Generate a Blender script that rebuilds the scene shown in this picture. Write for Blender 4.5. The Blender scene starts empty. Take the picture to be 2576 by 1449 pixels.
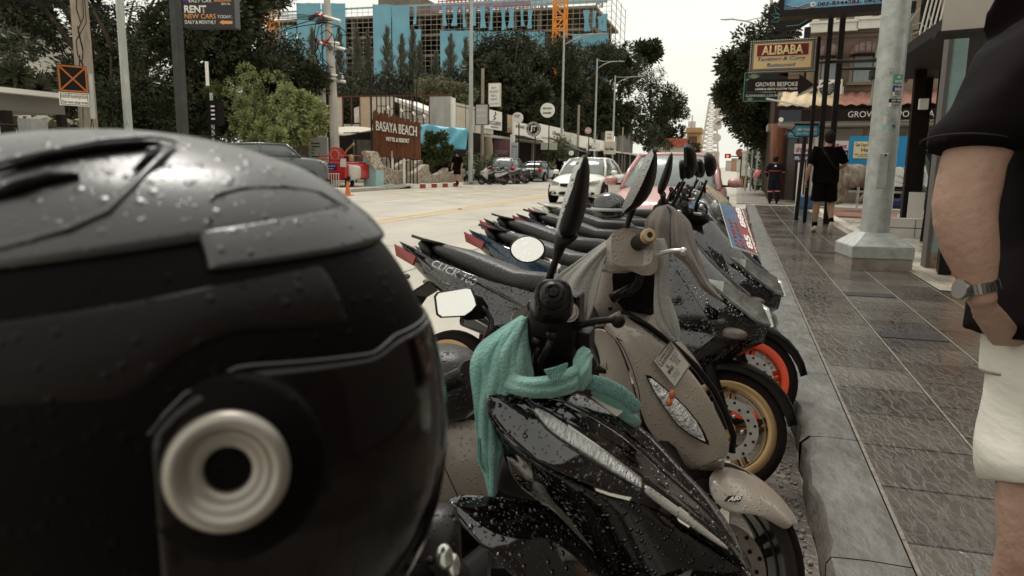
import bpy,math,random
import numpy as np
from math import sin,cos,pi,radians,atan2,sqrt
from mathutils import Vector,Matrix,Euler
sc=bpy.context.scene
COL=sc.collection
random.seed(7);RNG=np.random.default_rng(7)
FPX,CX,CY=1860.0,1288.0,724.5
YAW,PITCH,ROLL=radians(16.6),radians(9.55),radians(0.83)
CAM=Vector((0,0,1.25))
fh=Vector((-sin(YAW),cos(YAW),0));r0=Vector((cos(YAW),sin(YAW),0));Zv=Vector((0,0,1))
FW=fh*cos(PITCH)-Zv*sin(PITCH);u0_=r0.cross(FW)
RT=r0*cos(ROLL)+u0_*sin(ROLL);UP=-r0*sin(ROLL)+u0_*cos(ROLL)
cd=bpy.data.cameras.new('camera');cam=bpy.data.objects.new('camera',cd);COL.objects.link(cam);sc.camera=cam
cam.matrix_world=Matrix(((RT.x,UP.x,-FW.x,CAM.x),(RT.y,UP.y,-FW.y,CAM.y),(RT.z,UP.z,-FW.z,CAM.z),(0,0,0,1)))
cd.sensor_width=36;cd.lens=36*FPX/2576;cd.clip_start=0.02;cd.clip_end=3000
cd.dof.use_dof=True;cd.dof.focus_distance=2.7;cd.dof.aperture_fstop=9.5
w=bpy.data.worlds.new('World');sc.world=w;w.use_nodes=True
nt=w.node_tree;nt.nodes.clear()
sky=nt.nodes.new('ShaderNodeTexSky');sky.sky_type='NISHITA';sky.sun_disc=False
SUN_EL,SUN_AZ=radians(62),radians(-35)
sky.sun_elevation=SUN_EL;sky.sun_rotation=SUN_AZ;sky.dust_density=4
mx=nt.nodes.new('ShaderNodeMixRGB');mx.inputs[0].default_value=0.9
nz=nt.nodes.new('ShaderNodeTexNoise');nz.inputs['Scale'].default_value=2.2;nz.inputs['Detail'].default_value=5
tc=nt.nodes.new('ShaderNodeTexCoord');mp=nt.nodes.new('ShaderNodeMapping');mp.inputs['Scale'].default_value=(1,1,4)
nt.links.new(tc.outputs['Generated'],mp.inputs[0]);nt.links.new(mp.outputs[0],nz.inputs['Vector'])
cr=nt.nodes.new('ShaderNodeValToRGB');cr.color_ramp.elements[0].position=0.35;cr.color_ramp.elements[1].position=0.62
cr.color_ramp.elements[0].color=(7.6,7.5,6.6,1);cr.color_ramp.elements[1].color=(8.7,8.6,7.7,1)
nt.links.new(nz.outputs[0],cr.inputs[0]);nt.links.new(cr.outputs[0],mx.inputs[2]);nt.links.new(sky.outputs[0],mx.inputs[1])
bg=nt.nodes.new('ShaderNodeBackground');bg.inputs[1].default_value=0.1
wo=nt.nodes.new('ShaderNodeOutputWorld');nt.links.new(mx.outputs[0],bg.inputs[0]);nt.links.new(bg.outputs[0],wo.inputs[0])
sd=bpy.data.lights.new('sun','SUN');sd.energy=1.5;sd.angle=radians(20);sd.color=(1,.97,.92)
so=bpy.data.objects.new('sun',sd);COL.objects.link(so)
sdir=Vector((sin(SUN_AZ)*cos(SUN_EL),cos(SUN_AZ)*cos(SUN_EL),sin(SUN_EL)))
so.rotation_euler=sdir.to_track_quat('Z','Y').to_euler()
sc.view_settings.view_transform='Standard';sc.view_settings.look='None'
sc.view_settings.exposure=0.38;sc.view_settings.gamma=1
def ray(u,v):return FW+RT*((u-CX)/FPX)+UP*((CY-v)/FPX)
def at(u,v,x=None,y=None,z=None,d=None):
 r=ray(u,v)
 t=d if d is not None else(x-CAM.x)/r.x if x is not None else(y-CAM.y)/r.y if y is not None else(z-CAM.z)/r.z
 return CAM+r*t
CROPS={'A':(0,0,.3298),'B':(691.8,0,.3429),'C':(1132,157.2,.2604),'D':(1698,0,.3428),'E':(1823.8,251.6,.3255),'F':(974.8,345.9,.3038),'G':(1037.7,628.9,.3256),'H':(1069.1,943.3,.3662),'I':(1509.3,377.3,.2604),'J':(1446.5,691.8,.3473),'K':(1823.8,0,.1953),'L':(1823.8,220.1,.2170),'M':(2075.3,220.1,.3472),'N':(911.9,207.5,.2039),'O':(1163.4,314.4,.1587),'P':(1540.8,239,.14648),'Q':(0,283,.4394),'R':(0,817.6,.4883)}
def c(k,x,y):
 a,b,s=CROPS[k];return(a+x*s,b+y*s)
MATS={}
def mat(name,col=(.5,.5,.5),rough=.6,metal=0,bump=0,bscale=20,var=0,vscale=3,drops=0,dscale=60,trans=0,emit=0,coat=0,ior=1.5,sheen=0,alpha=1,stretch=(1,1,1),spec=.5,col2=None,bdetail=6):
 if name in MATS:return MATS[name]
 if rough>=.5 and spec==.5:spec=.15
 m=bpy.data.materials.new(name);m.use_nodes=True;t=m.node_tree;N=t.nodes;L=t.links;b=N['Principled BSDF']
 b.inputs['Base Color'].default_value=(*col,1);b.inputs['Roughness'].default_value=rough;b.inputs['Metallic'].default_value=metal
 b.inputs['IOR'].default_value=ior;b.inputs['Coat Weight'].default_value=coat;b.inputs['Coat Roughness'].default_value=.03
 b.inputs['Specular IOR Level'].default_value=spec
 b.inputs['Transmission Weight'].default_value=trans;b.inputs['Sheen Weight'].default_value=sheen;b.inputs['Alpha'].default_value=alpha
 if emit:b.inputs['Emission Color'].default_value=(*col,1);b.inputs['Emission Strength'].default_value=emit
 co=N.new('ShaderNodeTexCoord');mp=N.new('ShaderNodeMapping');mp.inputs['Scale'].default_value=stretch;L.new(co.outputs['Object'],mp.inputs[0])
 if var or col2:
  n=N.new('ShaderNodeTexNoise');n.inputs['Scale'].default_value=vscale;n.inputs['Detail'].default_value=8;n.inputs['Roughness'].default_value=.65
  L.new(mp.outputs[0],n.inputs['Vector'])
  r=N.new('ShaderNodeValToRGB');r.color_ramp.elements[0].position=.3;r.color_ramp.elements[1].position=.7
  c2=col2 or tuple(min(1,x*(1+var))for x in col);c1=col if col2 else tuple(x*(1-var)for x in col)
  r.color_ramp.elements[0].color=(*c1,1);r.color_ramp.elements[1].color=(*c2,1)
  L.new(n.outputs[0],r.inputs[0]);L.new(r.outputs[0],b.inputs['Base Color'])
 h=None
 if bump:
  n=N.new('ShaderNodeTexNoise');n.inputs['Scale'].default_value=bscale;n.inputs['Detail'].default_value=bdetail
  L.new(mp.outputs[0],n.inputs['Vector']);bp=N.new('ShaderNodeBump');bp.inputs['Strength'].default_value=bump;bp.inputs['Distance'].default_value=.02
  L.new(n.outputs[0],bp.inputs['Height']);L.new(bp.outputs[0],b.inputs['Normal']);h=bp
 if drops:
  prev=h
  for k,(sc_,th)in enumerate(((dscale,.30),(dscale*2.3,.26))):
   v=N.new('ShaderNodeTexVoronoi');v.inputs['Scale'].default_value=sc_;v.inputs['Randomness'].default_value=1
   L.new(co.outputs['Object'],v.inputs['Vector'])
   mr=N.new('ShaderNodeMapRange');mr.inputs['From Min'].default_value=th;mr.inputs['From Max'].default_value=th*.35;mr.interpolation_type='SMOOTHSTEP'
   L.new(v.outputs['Distance'],mr.inputs['Value'])
   bp=N.new('ShaderNodeBump');bp.inputs['Strength'].default_value=drops;bp.inputs['Distance'].default_value=.35/sc_
   L.new(mr.outputs[0],bp.inputs['Height'])
   if prev:L.new(prev.outputs[0],bp.inputs['Normal'])
   prev=bp
  L.new(prev.outputs[0],b.inputs['Normal'])
  if coat:L.new(prev.outputs[0],b.inputs['Coat Normal'])
 MATS[name]=m;return m
def frame(d):
 d=d.normalized();a=Vector((0,0,1))if abs(d.z)<.9 else Vector((1,0,0));s=d.cross(a).normalized();return s,s.cross(d).normalized()
class MB:
 def __init__(s):s.v=[];s.f=[]
 def add(s,vs,fs):
  o=len(s.v);s.v+=[tuple(q)for q in vs];s.f+=[tuple(o+i for i in f)for f in fs];return s
 def box(s,c0,size,rz=0,M=None):
  cx,cy,cz=c0;a,b,h=[q/2 for q in size];vs=[]
  for dz in(-h,h):
   for dx,dy in((-a,-b),(a,-b),(a,b),(-a,b)):
    p=Vector((dx*cos(rz)-dy*sin(rz),dx*sin(rz)+dy*cos(rz),dz))
    if M:p=M@Vector((dx,dy,dz))
    vs.append((cx+p.x,cy+p.y,cz+p.z))
  return s.add(vs,[(3,2,1,0),(4,5,6,7),(0,1,5,4),(1,2,6,5),(2,3,7,6),(3,0,4,7)])
 def b2(s,x0,x1,y0,y1,z0,z1):return s.box(((x0+x1)/2,(y0+y1)/2,(z0+z1)/2),(abs(x1-x0),abs(y1-y0),abs(z1-z0)))
 def tube(s,pts,r,n=10,cap=True,flat=1.0,upv=None):
  pts=[Vector(p)for p in pts];rs=r if isinstance(r,(list,tuple))else[r]*len(pts);o=len(s.v);prev=None
  for i,p in enumerate(pts):
   d=(pts[min(i+1,len(pts)-1)]-pts[max(i-1,0)])
   if prev is None:
    a,b=frame(d);dn=d.normalized();b=dn.cross(a)
    if upv:b=(Vector(upv)-dn*Vector(upv).dot(dn)).normalized();a=b.cross(dn)
   else:
    dn=d.normalized();a=(prev-dn*prev.dot(dn)).normalized();b=dn.cross(a)
    if upv:b=(Vector(upv)-dn*Vector(upv).dot(dn)).normalized();a=b.cross(dn)
   prev=a
   for k in range(n):
    t=2*pi*k/n;s.v.append(tuple(p+a*(cos(t)*rs[i])+b*(sin(t)*rs[i]*flat)))
  for i in range(len(pts)-1):
   for k in range(n):s.f.append((o+i*n+k,o+i*n+(k+1)%n,o+(i+1)*n+(k+1)%n,o+(i+1)*n+k))
  if cap:s.f.append(tuple(o+k for k in range(n))[::-1]);s.f.append(tuple(o+(len(pts)-1)*n+k for k in range(n)))
  return s
 def cyl(s,p0,p1,r0,r1=None,n=16):return s.tube([p0,p1],[r0,r0 if r1 is None else r1],n)
 def lathe(s,prof,c0=(0,0,0),ax=(0,0,1),n=24,cap=False):
  ax=Vector(ax).normalized();a,b=frame(ax);o=len(s.v);c0=Vector(c0)
  for(r,h)in prof:
   for k in range(n):t=2*pi*k/n;s.v.append(tuple(c0+ax*h+(a*cos(t)+b*sin(t))*r))
  for i in range(len(prof)-1):
   for k in range(n):s.f.append((o+i*n+k,o+i*n+(k+1)%n,o+(i+1)*n+(k+1)%n,o+(i+1)*n+k))
  if cap:s.f.append(tuple(o+k for k in range(n))[::-1]);s.f.append(tuple(o+(len(prof)-1)*n+k for k in range(n)))
  return s
 def torus(s,c0,ax,R,r,n=32,m=10,sq=1.0):
  pr=[(R+r*cos(2*pi*k/m),r*sq*sin(2*pi*k/m))for k in range(m+1)];return s.lathe(pr,c0,ax,n)
 def prism(s,poly,ext):
  o=len(s.v);n=len(poly);e=Vector(ext);s.v+=[tuple(p)for p in poly]+[tuple(Vector(p)+e)for p in poly]
  s.f.append(tuple(o+i for i in range(n)));s.f.append(tuple(o+n+i for i in range(n))[::-1])
  for i in range(n):j=(i+1)%n;s.f.append((o+i,o+n+i,o+n+j,o+j))
  return s
 def grid(s,rows,close=False):
  o=len(s.v);n=len(rows[0])
  for r in rows:s.v+=[tuple(p)for p in r]
  for i in range(len(rows)-1):
   for k in range(n if close else n-1):s.f.append((o+i*n+k,o+i*n+(k+1)%n,o+(i+1)*n+(k+1)%n,o+(i+1)*n+k))
  return s
 def loft(s,secs,n=16,cap=True):
  rows=[]
  for q in secs:
   ce,a,b=Vector(q[0]),Vector(q[1]),Vector(q[2]);e=q[3]if len(q)>3 else 2
   row=[]
   for k in range(n):
    t=2*pi*k/n;ct,st=cos(t),sin(t);row.append(ce+a*(math.copysign(abs(ct)**(2/e),ct))+b*(math.copysign(abs(st)**(2/e),st)))
   rows.append(row)
  o=len(s.v);s.grid(rows,True)
  if cap:s.f.append(tuple(o+k for k in range(n))[::-1]);s.f.append(tuple(o+(len(rows)-1)*n+k for k in range(n)))
  return s
 def ell(s,c0,r,n=16,m=10,M=None):
  c0=Vector(c0);rows=[]
  for i in range(m+1):
   ph=pi*i/m
   row=[]
   for k in range(n):
    p=Vector((r[0]*sin(ph)*cos(2*pi*k/n),r[1]*sin(ph)*sin(2*pi*k/n),r[2]*cos(ph)))
    row.append(c0+(M@p if M else p))
   rows.append(row)
  return s.grid(rows[::-1],True)
 def build(s,name,m,parent=None,base=None,smooth=False,sub=0,solid=0,bevel=0,angle=None,off=-1):
  me=bpy.data.meshes.new(name);B=base
  if B is None and parent is not None:B=BASE.get(parent.name)
  vs=s.v
  if B is not None:vs=[(x-B[0],y-B[1],z-B[2])for x,y,z in vs]
  me.from_pydata(vs,[],s.f)
  o=bpy.data.objects.new(name,me);COL.objects.link(o)
  if isinstance(m,(list,tuple)):
   for q in m:me.materials.append(q)
  elif m:me.materials.append(m)
  if parent:o.parent=parent;BASE[o.name]=B
  if smooth:me.polygons.foreach_set('use_smooth',[True]*len(me.polygons))
  if angle:me.set_sharp_from_angle(angle=radians(angle))
  if solid:md=o.modifiers.new('solid','SOLIDIFY');md.thickness=solid;md.offset=off
  if bevel:md=o.modifiers.new('bevel','BEVEL');md.width=bevel;md.segments=2;md.limit_method='ANGLE'
  if sub:md=o.modifiers.new('sub','SUBSURF');md.levels=sub;md.render_levels=sub
  return o
BASE={}
def tag(o,label=None,cat=None,group=None,kind=None):
 for k,v in(('label',label),('category',cat),('group',group),('kind',kind)):
  if v:o[k]=v
 return o
def thing(name,label,cat,loc=(0,0,0),rz=0,group=None,local=False):
 o=bpy.data.objects.new(name,None);COL.objects.link(o);o.location=loc;o.rotation_euler=(0,0,rz);o.empty_display_size=.1
 BASE[o.name]=None if local else tuple(loc)
 return tag(o,label,cat,group)
def structure(name,mb,m,**k):return tag(mb.build(name,m,**k),kind='structure')
def text(parent,s,m,x0,z0,w_,h_,yy=-.012,name='lettering',bold=0,shear=0,ext=.002,fit='both',align='CENTER',line=1.0,mirror=False):
 cu=bpy.data.curves.new('t','FONT');cu.body=s;cu.size=1;cu.offset=bold;cu.shear=shear;cu.align_x=align;cu.resolution_u=3;cu.space_line=line
 ob=bpy.data.objects.new('t',cu);COL.objects.link(ob);dg=bpy.context.evaluated_depsgraph_get();dg.update()
 me=bpy.data.meshes.new_from_object(ob.evaluated_get(dg));bpy.data.objects.remove(ob);bpy.data.curves.remove(cu)
 n=len(me.vertices);a=np.zeros(n*3);me.vertices.foreach_get('co',a);a=a.reshape(-1,3)
 if n==0:return None
 lo=a.min(0);hi=a.max(0);sx=w_/(hi[0]-lo[0]);sz=h_/(hi[1]-lo[1])
 if fit=='h':sx=sz
 if fit=='w':sz=sx
 X=(a[:,0]-(lo[0]+hi[0])/2)*sx;Z=(a[:,1]-(lo[1]+hi[1])/2)*sz
 if mirror:X=-X
 out=np.stack([X+x0+w_/2,np.full(n,yy),Z+z0+h_/2],1)
 me.vertices.foreach_set('co',out.ravel());me.name=name
 o=bpy.data.objects.new(name,me);COL.objects.link(o);o.parent=parent;me.materials.append(m)
 md=o.modifiers.new('solid','SOLIDIFY');md.thickness=ext;md.offset=1 if not mirror else-1
 return o
def quadplane(uL,vt,vb,uR,vtR,vbR,H,d=None):
 g=cos(PITCH)
 if d is None:dL=H*FPX/(vb-vt)
 else:dL=d
 dR=dL*(vb-vt)/(vbR-vtR)
 a=at(uL,vb,d=dL);b=at(uR,vbR,d=dR);dd=b-a;yaw=atan2(dd.y,dd.x)
 Hh=(vb-vt)*dL/FPX
 return a,yaw,sqrt(dd.x**2+dd.y**2),Hh
def leaf_mesh(pts,size,flat=.45,aspect=.5,seed=1,jitter=.5,up=.3):
 rg=np.random.default_rng(seed);n=len(pts);s=size*(1+jitter*(rg.random(n)-.5)*2)
 d=rg.normal(size=(n,3));d[:,2]*=.7;d/=np.linalg.norm(d,axis=1)[:,None]
 q=rg.normal(size=(n,3));q[:,2]+=up;b=np.cross(d,q);b/=np.linalg.norm(b,axis=1)[:,None]+1e-9
 a=d*s[:,None];b=b*(s*aspect)[:,None]
 v=np.stack([pts-a,pts+b*.9-a*.1,pts+a,pts-b*.9-a*.1],1).reshape(-1,3)
 f=np.arange(n*4).reshape(-1,4);return v,f
def np_obj(name,v,f,m,parent=None,base=None):
 if base is not None:v=v-np.array(base)
 me=bpy.data.meshes.new(name);me.vertices.add(len(v));me.vertices.foreach_set('co',v.astype(np.float32).ravel())
 k=f.shape[1];me.loops.add(f.size);me.loops.foreach_set('vertex_index',f.astype(np.int32).ravel())
 me.polygons.add(len(f));me.polygons.foreach_set('loop_start',(np.arange(len(f))*k).astype(np.int32));me.polygons.foreach_set('loop_total',np.full(len(f),k,np.int32))
 me.update(calc_edges=True);me.validate()
 if m:me.materials.append(m)
 o=bpy.data.objects.new(name,me);COL.objects.link(o)
 if parent:o.parent=parent
 return o
def clump_pts(clumps,n,seed=1,shell=.5):
 rg=np.random.default_rng(seed);C0=np.array([list(q[0])for q in clumps]);R=np.array([q[1]if hasattr(q[1],'__len__')else(q[1],)*3 for q in clumps])
 wt=R.prod(1)**(2/3);wt/=wt.sum();i=rg.choice(len(clumps),n,p=wt);d=rg.normal(size=(n,3));d/=np.linalg.norm(d,axis=1)[:,None]
 r=shell+(1-shell)*rg.random(n)**.6;r*=1+.25*rg.normal(size=n)*.6
 return C0[i]+d*R[i]*r[:,None]
def leafmat(name,c1,c2,rough=.5,vs=.8):
 if name in MATS:return MATS[name]
 m=mat(name,c1,rough,col2=c2,vscale=vs);return m
def sub_clumps(big,k,rr,seed):
 rg=np.random.default_rng(seed);out=[]
 for ce,R in big:
  for _ in range(k):
   d=rg.normal(size=3);d/=np.linalg.norm(d);q=rg.random()**.45
   out.append((np.array(ce)+d*np.array(R)*q,rr*(.6+.8*rg.random())))
 return out
def tree(name,label,base,big,nleaf,lsize,m,cat='tree',trunk_r=.2,group=None,k=14,rr=.6,seed=1,bark=None,aspect=.5,limbs=True,shell=.4):
 t=thing(name,label,cat,base,group=group)
 cl=sub_clumps(big,k,rr,seed)
 v,f=leaf_mesh(clump_pts(cl,nleaf,seed,shell),lsize,aspect=aspect,seed=seed)
 np_obj('crown',v,f,m,t,base)
 mb=MB();bx,by,bz=base;top=np.mean([q[0]for q in big],0);rg=random.Random(seed)
 pts=[Vector(base)];
 for i in range(1,6):q=i/5;pts.append(Vector((bx+(top[0]-bx)*q+rg.uniform(-.1,.1),by+(top[1]-by)*q,bz+(top[2]-bz)*q)))
 mb.tube(pts,[trunk_r*(1-.15*i)for i in range(6)],8)
 if limbs:
  for ce,R in big:
   for j in range(3):
    s=pts[rg.randint(2,4)];e=Vector(ce)+Vector((rg.uniform(-.6,.6)*R[0],rg.uniform(-.6,.6)*R[1],rg.uniform(-.2,.7)*R[2]))
    mid=(s+e)/2+Vector((0,0,.1*(e-s).length));mb.tube([s,mid,e],[trunk_r*.4,trunk_r*.25,trunk_r*.08],6)
 mb.build('trunk',bark or mat('bark',(.09,.07,.05),.9,bump=.6,bscale=12),t,smooth=True)
 return t
def brickmat(name,c1,c2,mortar,bw,rh,off,rough,bump,vec_yx=True,msize=.02,loc=(0,0,0),nb=6,stretch=(1,1,1),rot=0,wetvar=.15):
 m=bpy.data.materials.new(name);m.use_nodes=True;t=m.node_tree;N=t.nodes;L=t.links;b=N['Principled BSDF']
 co=N.new('ShaderNodeTexCoord');sep=N.new('ShaderNodeSeparateXYZ');cmb=N.new('ShaderNodeCombineXYZ');L.new(co.outputs['Object'],sep.inputs[0])
 ax=N.new('ShaderNodeMath');ax.operation='SUBTRACT';ax.inputs[1].default_value=loc[0];ay=N.new('ShaderNodeMath');ay.operation='SUBTRACT';ay.inputs[1].default_value=loc[1]
 L.new(sep.outputs[0],ax.inputs[0]);L.new(sep.outputs[1],ay.inputs[0])
 L.new(ay.outputs[0],cmb.inputs[0]);L.new(ax.outputs[0],cmb.inputs[1])
 br=N.new('ShaderNodeTexBrick');br.inputs['Scale'].default_value=1;br.inputs['Brick Width'].default_value=bw;br.inputs['Row Height'].default_value=rh
 br.inputs['Mortar Size'].default_value=msize*.25;br.inputs['Mortar Smooth'].default_value=.2;br.offset=off
 br.inputs['Color1'].default_value=(*c1,1);br.inputs['Color2'].default_value=(*c2,1);br.inputs['Mortar'].default_value=(*mortar,1);L.new(cmb.outputs[0],br.inputs['Vector'])
 n=N.new('ShaderNodeTexNoise');n.inputs['Scale'].default_value=1.3;n.inputs['Detail'].default_value=9;L.new(co.outputs['Object'],n.inputs['Vector'])
 mu=N.new('ShaderNodeMixRGB');mu.blend_type='MULTIPLY';mu.inputs[0].default_value=1
 r=N.new('ShaderNodeValToRGB');r.color_ramp.elements[0].position=.3;r.color_ramp.elements[1].position=.75;r.color_ramp.elements[0].color=(.6,.6,.6,1);r.color_ramp.elements[1].color=(1.25,1.2,1.1,1)
 L.new(n.outputs[0],r.inputs[0]);L.new(br.outputs[0],mu.inputs[1]);L.new(r.outputs[0],mu.inputs[2]);L.new(mu.outputs[0],b.inputs['Base Color'])
 rr=N.new('ShaderNodeMapRange');rr.inputs['From Min'].default_value=.35;rr.inputs['From Max'].default_value=.65;rr.inputs['To Min'].default_value=rough-wetvar;rr.inputs['To Max'].default_value=rough+wetvar
 L.new(n.outputs[0],rr.inputs['Value']);L.new(rr.outputs[0],b.inputs['Roughness'])
 mp=N.new('ShaderNodeMapping');mp.inputs['Scale'].default_value=stretch;mp.inputs['Rotation'].default_value=(0,0,rot);L.new(co.outputs['Object'],mp.inputs[0])
 n2=N.new('ShaderNodeTexNoise');n2.inputs['Scale'].default_value=nb;n2.inputs['Detail'].default_value=5;n2.inputs['Distortion'].default_value=.6;L.new(mp.outputs[0],n2.inputs['Vector'])
 rd=N.new('ShaderNodeValToRGB');rd.color_ramp.elements[0].position=.42;rd.color_ramp.elements[1].position=.60;L.new(n2.outputs[0],rd.inputs[0])
 bp=N.new('ShaderNodeBump');bp.inputs['Strength'].default_value=bump;bp.inputs['Distance'].default_value=.006;L.new(rd.outputs[0],bp.inputs['Height'])
 b2=N.new('ShaderNodeBump');b2.inputs['Strength'].default_value=.5;b2.inputs['Distance'].default_value=.004;b2.invert=True;L.new(br.outputs['Fac'],b2.inputs['Height']);L.new(bp.outputs[0],b2.inputs['Normal'])
 L.new(b2.outputs[0],b.inputs['Normal']);return m
M_road=mat('road concrete',(.35,.32,.262),.5,bump=.5,bscale=45,col2=(.51,.47,.39),vscale=1.1,stretch=(1,.3,1),spec=.4)
M_asph=mat('gutter wet',(.07,.06,.05),.35,bump=1,bscale=25,col2=(.2,.175,.15),vscale=5)
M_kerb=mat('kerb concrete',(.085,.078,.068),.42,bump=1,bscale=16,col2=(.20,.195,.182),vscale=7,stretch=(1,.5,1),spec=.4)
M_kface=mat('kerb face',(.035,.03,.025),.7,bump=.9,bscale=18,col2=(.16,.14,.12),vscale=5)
M_pave=brickmat('wet slate paving',(.145,.133,.118),(.075,.068,.061),(.022,.018,.015),.42,.43,.5,.13,.6,loc=(.54,0,0),msize=.03,nb=17,stretch=(2.0,.6,1),rot=radians(24),wetvar=.12)
M_dtile=mat('dark tile',(.02,.022,.025),.3,bump=.8,bscale=40,stretch=(2,.6,1))
M_concr=mat('concrete light',(.36,.34,.30),.8,bump=.3,bscale=10,var=.25,vscale=1)
M_ground=mat('ground',(.30,.27,.22),.9,var=.2,vscale=.3)
M_white=mat('white paint',(.80,.77,.70),.6,var=.06,vscale=2)
M_yel=mat('road yellow',(.62,.40,.16),.6,var=.2,vscale=4)
M_wmark=mat('road white',(.75,.73,.68),.6,var=.1,vscale=4)
M_redp=mat('red kerb paint',(.33,.05,.035),.6,var=.25,vscale=6)
M_black=mat('black satin',(.007,.0035,.003),.42,spec=.2)
M_blackm=mat('black matt',(.008,.0045,.004),.8)
M_steel=mat('galvanised steel',(.40,.41,.385),.42,metal=.25,var=.28,vscale=7,bump=.1)
M_pole=mat('pole paint',(.42,.43,.40),.5,metal=.2,var=.2,vscale=3,stretch=(3,3,.6))
M_conp=mat('concrete pole',(.30,.25,.20),.85,bump=.4,bscale=20,var=.3,vscale=3,stretch=(3,3,.6))
structure('ground',MB().b2(-400,400,-40,900,-.35,-.012),M_ground)
structure('road',MB().b2(-15.0,.05,-30,600,-.3,0),M_road)
structure('gutter',MB().b2(.054,.325,-12,40,-.3,.002),M_asph)
rg=random.Random(3)
g=MB()
for i in range(420):
 y=1.4+rg.random()**1.6*9;x=.30-abs(rg.gauss(0,.055));r=rg.uniform(.003,.011);g.ell((x,y,.003+r*.4),(r,r*rg.uniform(.6,1.3),r*.7),6,4)
tag(g.build('grit',mat('grit',(.22,.19,.16),.8,var=.4,vscale=30)),'wet grit and bits of rubble lying along the foot of the kerb','grit',kind='stuff')
kb=MB();kf=MB()
y=-6.0;k=0
ZS=.15
while y<23.1:
 L_=1.02;x0=.325+rg.uniform(-.012,.012);n=10;rows=[];fr=[]
 seedy=rg.random()*10
 for i in range(n+1):
  yy=y+L_*i/n-(0.006 if i==n else 0);wob=.010*sin(yy*9+seedy)+.007*sin(yy*23);ch=(.022+.012*sin(yy*6.3))if 2.6<yy<4.4 else .012
  rows.append([(x0+wob*.6,yy,-.05),(x0+wob,yy,ZS-.02-ch*.5),(x0+wob+ch,yy,ZS-.004),(x0+.10,yy,ZS+.002),(.538,yy,ZS)])
 kb.grid(rows);y+=L_;k+=1
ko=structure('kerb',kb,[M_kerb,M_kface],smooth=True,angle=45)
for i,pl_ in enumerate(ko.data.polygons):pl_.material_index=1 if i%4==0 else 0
kd=MB().b2(.37,.535,-6,23,-.05,ZS-.03);structure('kerb_core',kd,M_kface)
structure('sidewalk',MB().b2(.542,12,-20,23.2,-.2,ZS),M_pave)
M_pave2=brickmat('far paving',(.30,.27,.23),(.25,.23,.2),(.12,.1,.09),.6,.6,0,.45,.2,loc=(.3,0,0),msize=.04)
structure('far_sidewalk',MB().b2(.05,7,23.3,26,-.2,.02),M_road)
structure('side_street_apron',MB().b2(.054,12,26.1,400,-.2,.05),M_pave2)
structure('kerb_nosing',MB().b2(.45,2.6,23.0,23.28,.11,.158),mat('nosing',(.62,.58,.5),.7,col2=(.25,.2,.17),vscale=40))
jl=MB()
for x,r_ in((.548,.006),(.97,.0045),(1.40,.0045),(1.83,.004)):
 y=-5.0
 while y<23:L_=.5+.5*random.Random(int(y*31+x*7)).random();jl.b2(x-r_,x+r_,y,y+L_,ZS+.0005,ZS+.003);y+=L_+.004
structure('paving_joint',jl,mat('pale joint',(.22,.195,.165),.6,var=.4,vscale=20))
dt=MB()
for(u,v,yl)in((2295,847,.20),(2180,742,.20),(2060,634,.20)):
 p=at(u,v,z=ZS);dt.b2(.985,1.385,p.y-yl/2*.95,p.y+yl/2,ZS+.001,ZS+.005)
structure('dark_paving_tiles',dt,M_dtile)
M_fore=brickmat('forecourt tile',(.48,.44,.38),(.44,.40,.35),(.2,.17,.15),.6,.6,0,.3,.15,loc=(2,0,0),msize=.02)
structure('forecourt',MB().add([(1.86,7.6,ZS+.005),(4.3,6.9,ZS+.005),(6,8,ZS+.005),(6,22,ZS+.005),(1.85,22,ZS+.005)],[(0,1,2,3,4)]),M_fore)
p0=at(2360,700,z=ZS);p1=at(2440,745,z=ZS);
structure('terracotta_paving',MB().add([(at(2358,706,z=ZS+.004)),(at(2560,700,z=ZS+.004)),(at(2576,780,z=ZS+.004)),(at(2455,756,z=ZS+.004))],[(0,3,2,1)]),mat('terracotta',(.36,.22,.14),.45,var=.15,vscale=3))
def mark(mb,a,b,wdt,z=.004):
 a=at(*a,z=z)if len(a)==2 else Vector(a);b=at(*b,z=z)if len(b)==2 else Vector(b)
 d=(b-a);n=Vector((-d.y,d.x,0)).normalized()*wdt/2;mb.add([a-n,a+n,b+n,b-n],[(0,3,2,1)])
ym=MB()
for x in(-6.98,-7.36):mark(ym,(x,4,.004),(x,420,.004),.12)
structure('centre_line_marking',ym,M_yel)
ym=MB()
for a,b in(((12,1395),(1300,1428)),):pass
B0,B1,B2,B3=Vector((-14.2,24.5,.004)),Vector((-8.0,21.5,.004)),Vector((-7.6,36,.004)),Vector((-14.4,37,.004))
for i in range(0,7):
 t=i/6
 mark(ym,tuple(B0.lerp(B3,t)),tuple(B1.lerp(B2,min(1,t+.33))),.11);mark(ym,tuple(B0.lerp(B3,min(1,t+.33))),tuple(B1.lerp(B2,t)),.11,)
structure('box_junction_marking',ym,mat('faded yellow',(.52,.38,.21),.6,var=.2,vscale=4))
wm=MB()
for i in range(-1,14):mark(wm,(-10.55,8.5+i*6.0,.008),(-10.55,11.0+i*6.0,.008),.13)
for i in range(0,14):mark(wm,(-12.9,22+i*7.0,.008),(-12.9,24.4+i*7.0,.008),.12)
mark(wm,(-3.6,-8,.008),(-3.6,-5,.008),.13)
structure('lane_marking',wm,M_wmark)
jm=MB()
for y in(10.1,15.6,21.1,26.6):mark(jm,(-14.8,y,.002),(-.1,y+.02,.002),.025)
for x in(-3.6,-10.9):mark(jm,(x,3,.0025),(x,90,.0025),.02)
structure('road_joint',jm,mat('joint tar',(.13,.11,.09),.8))
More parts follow.
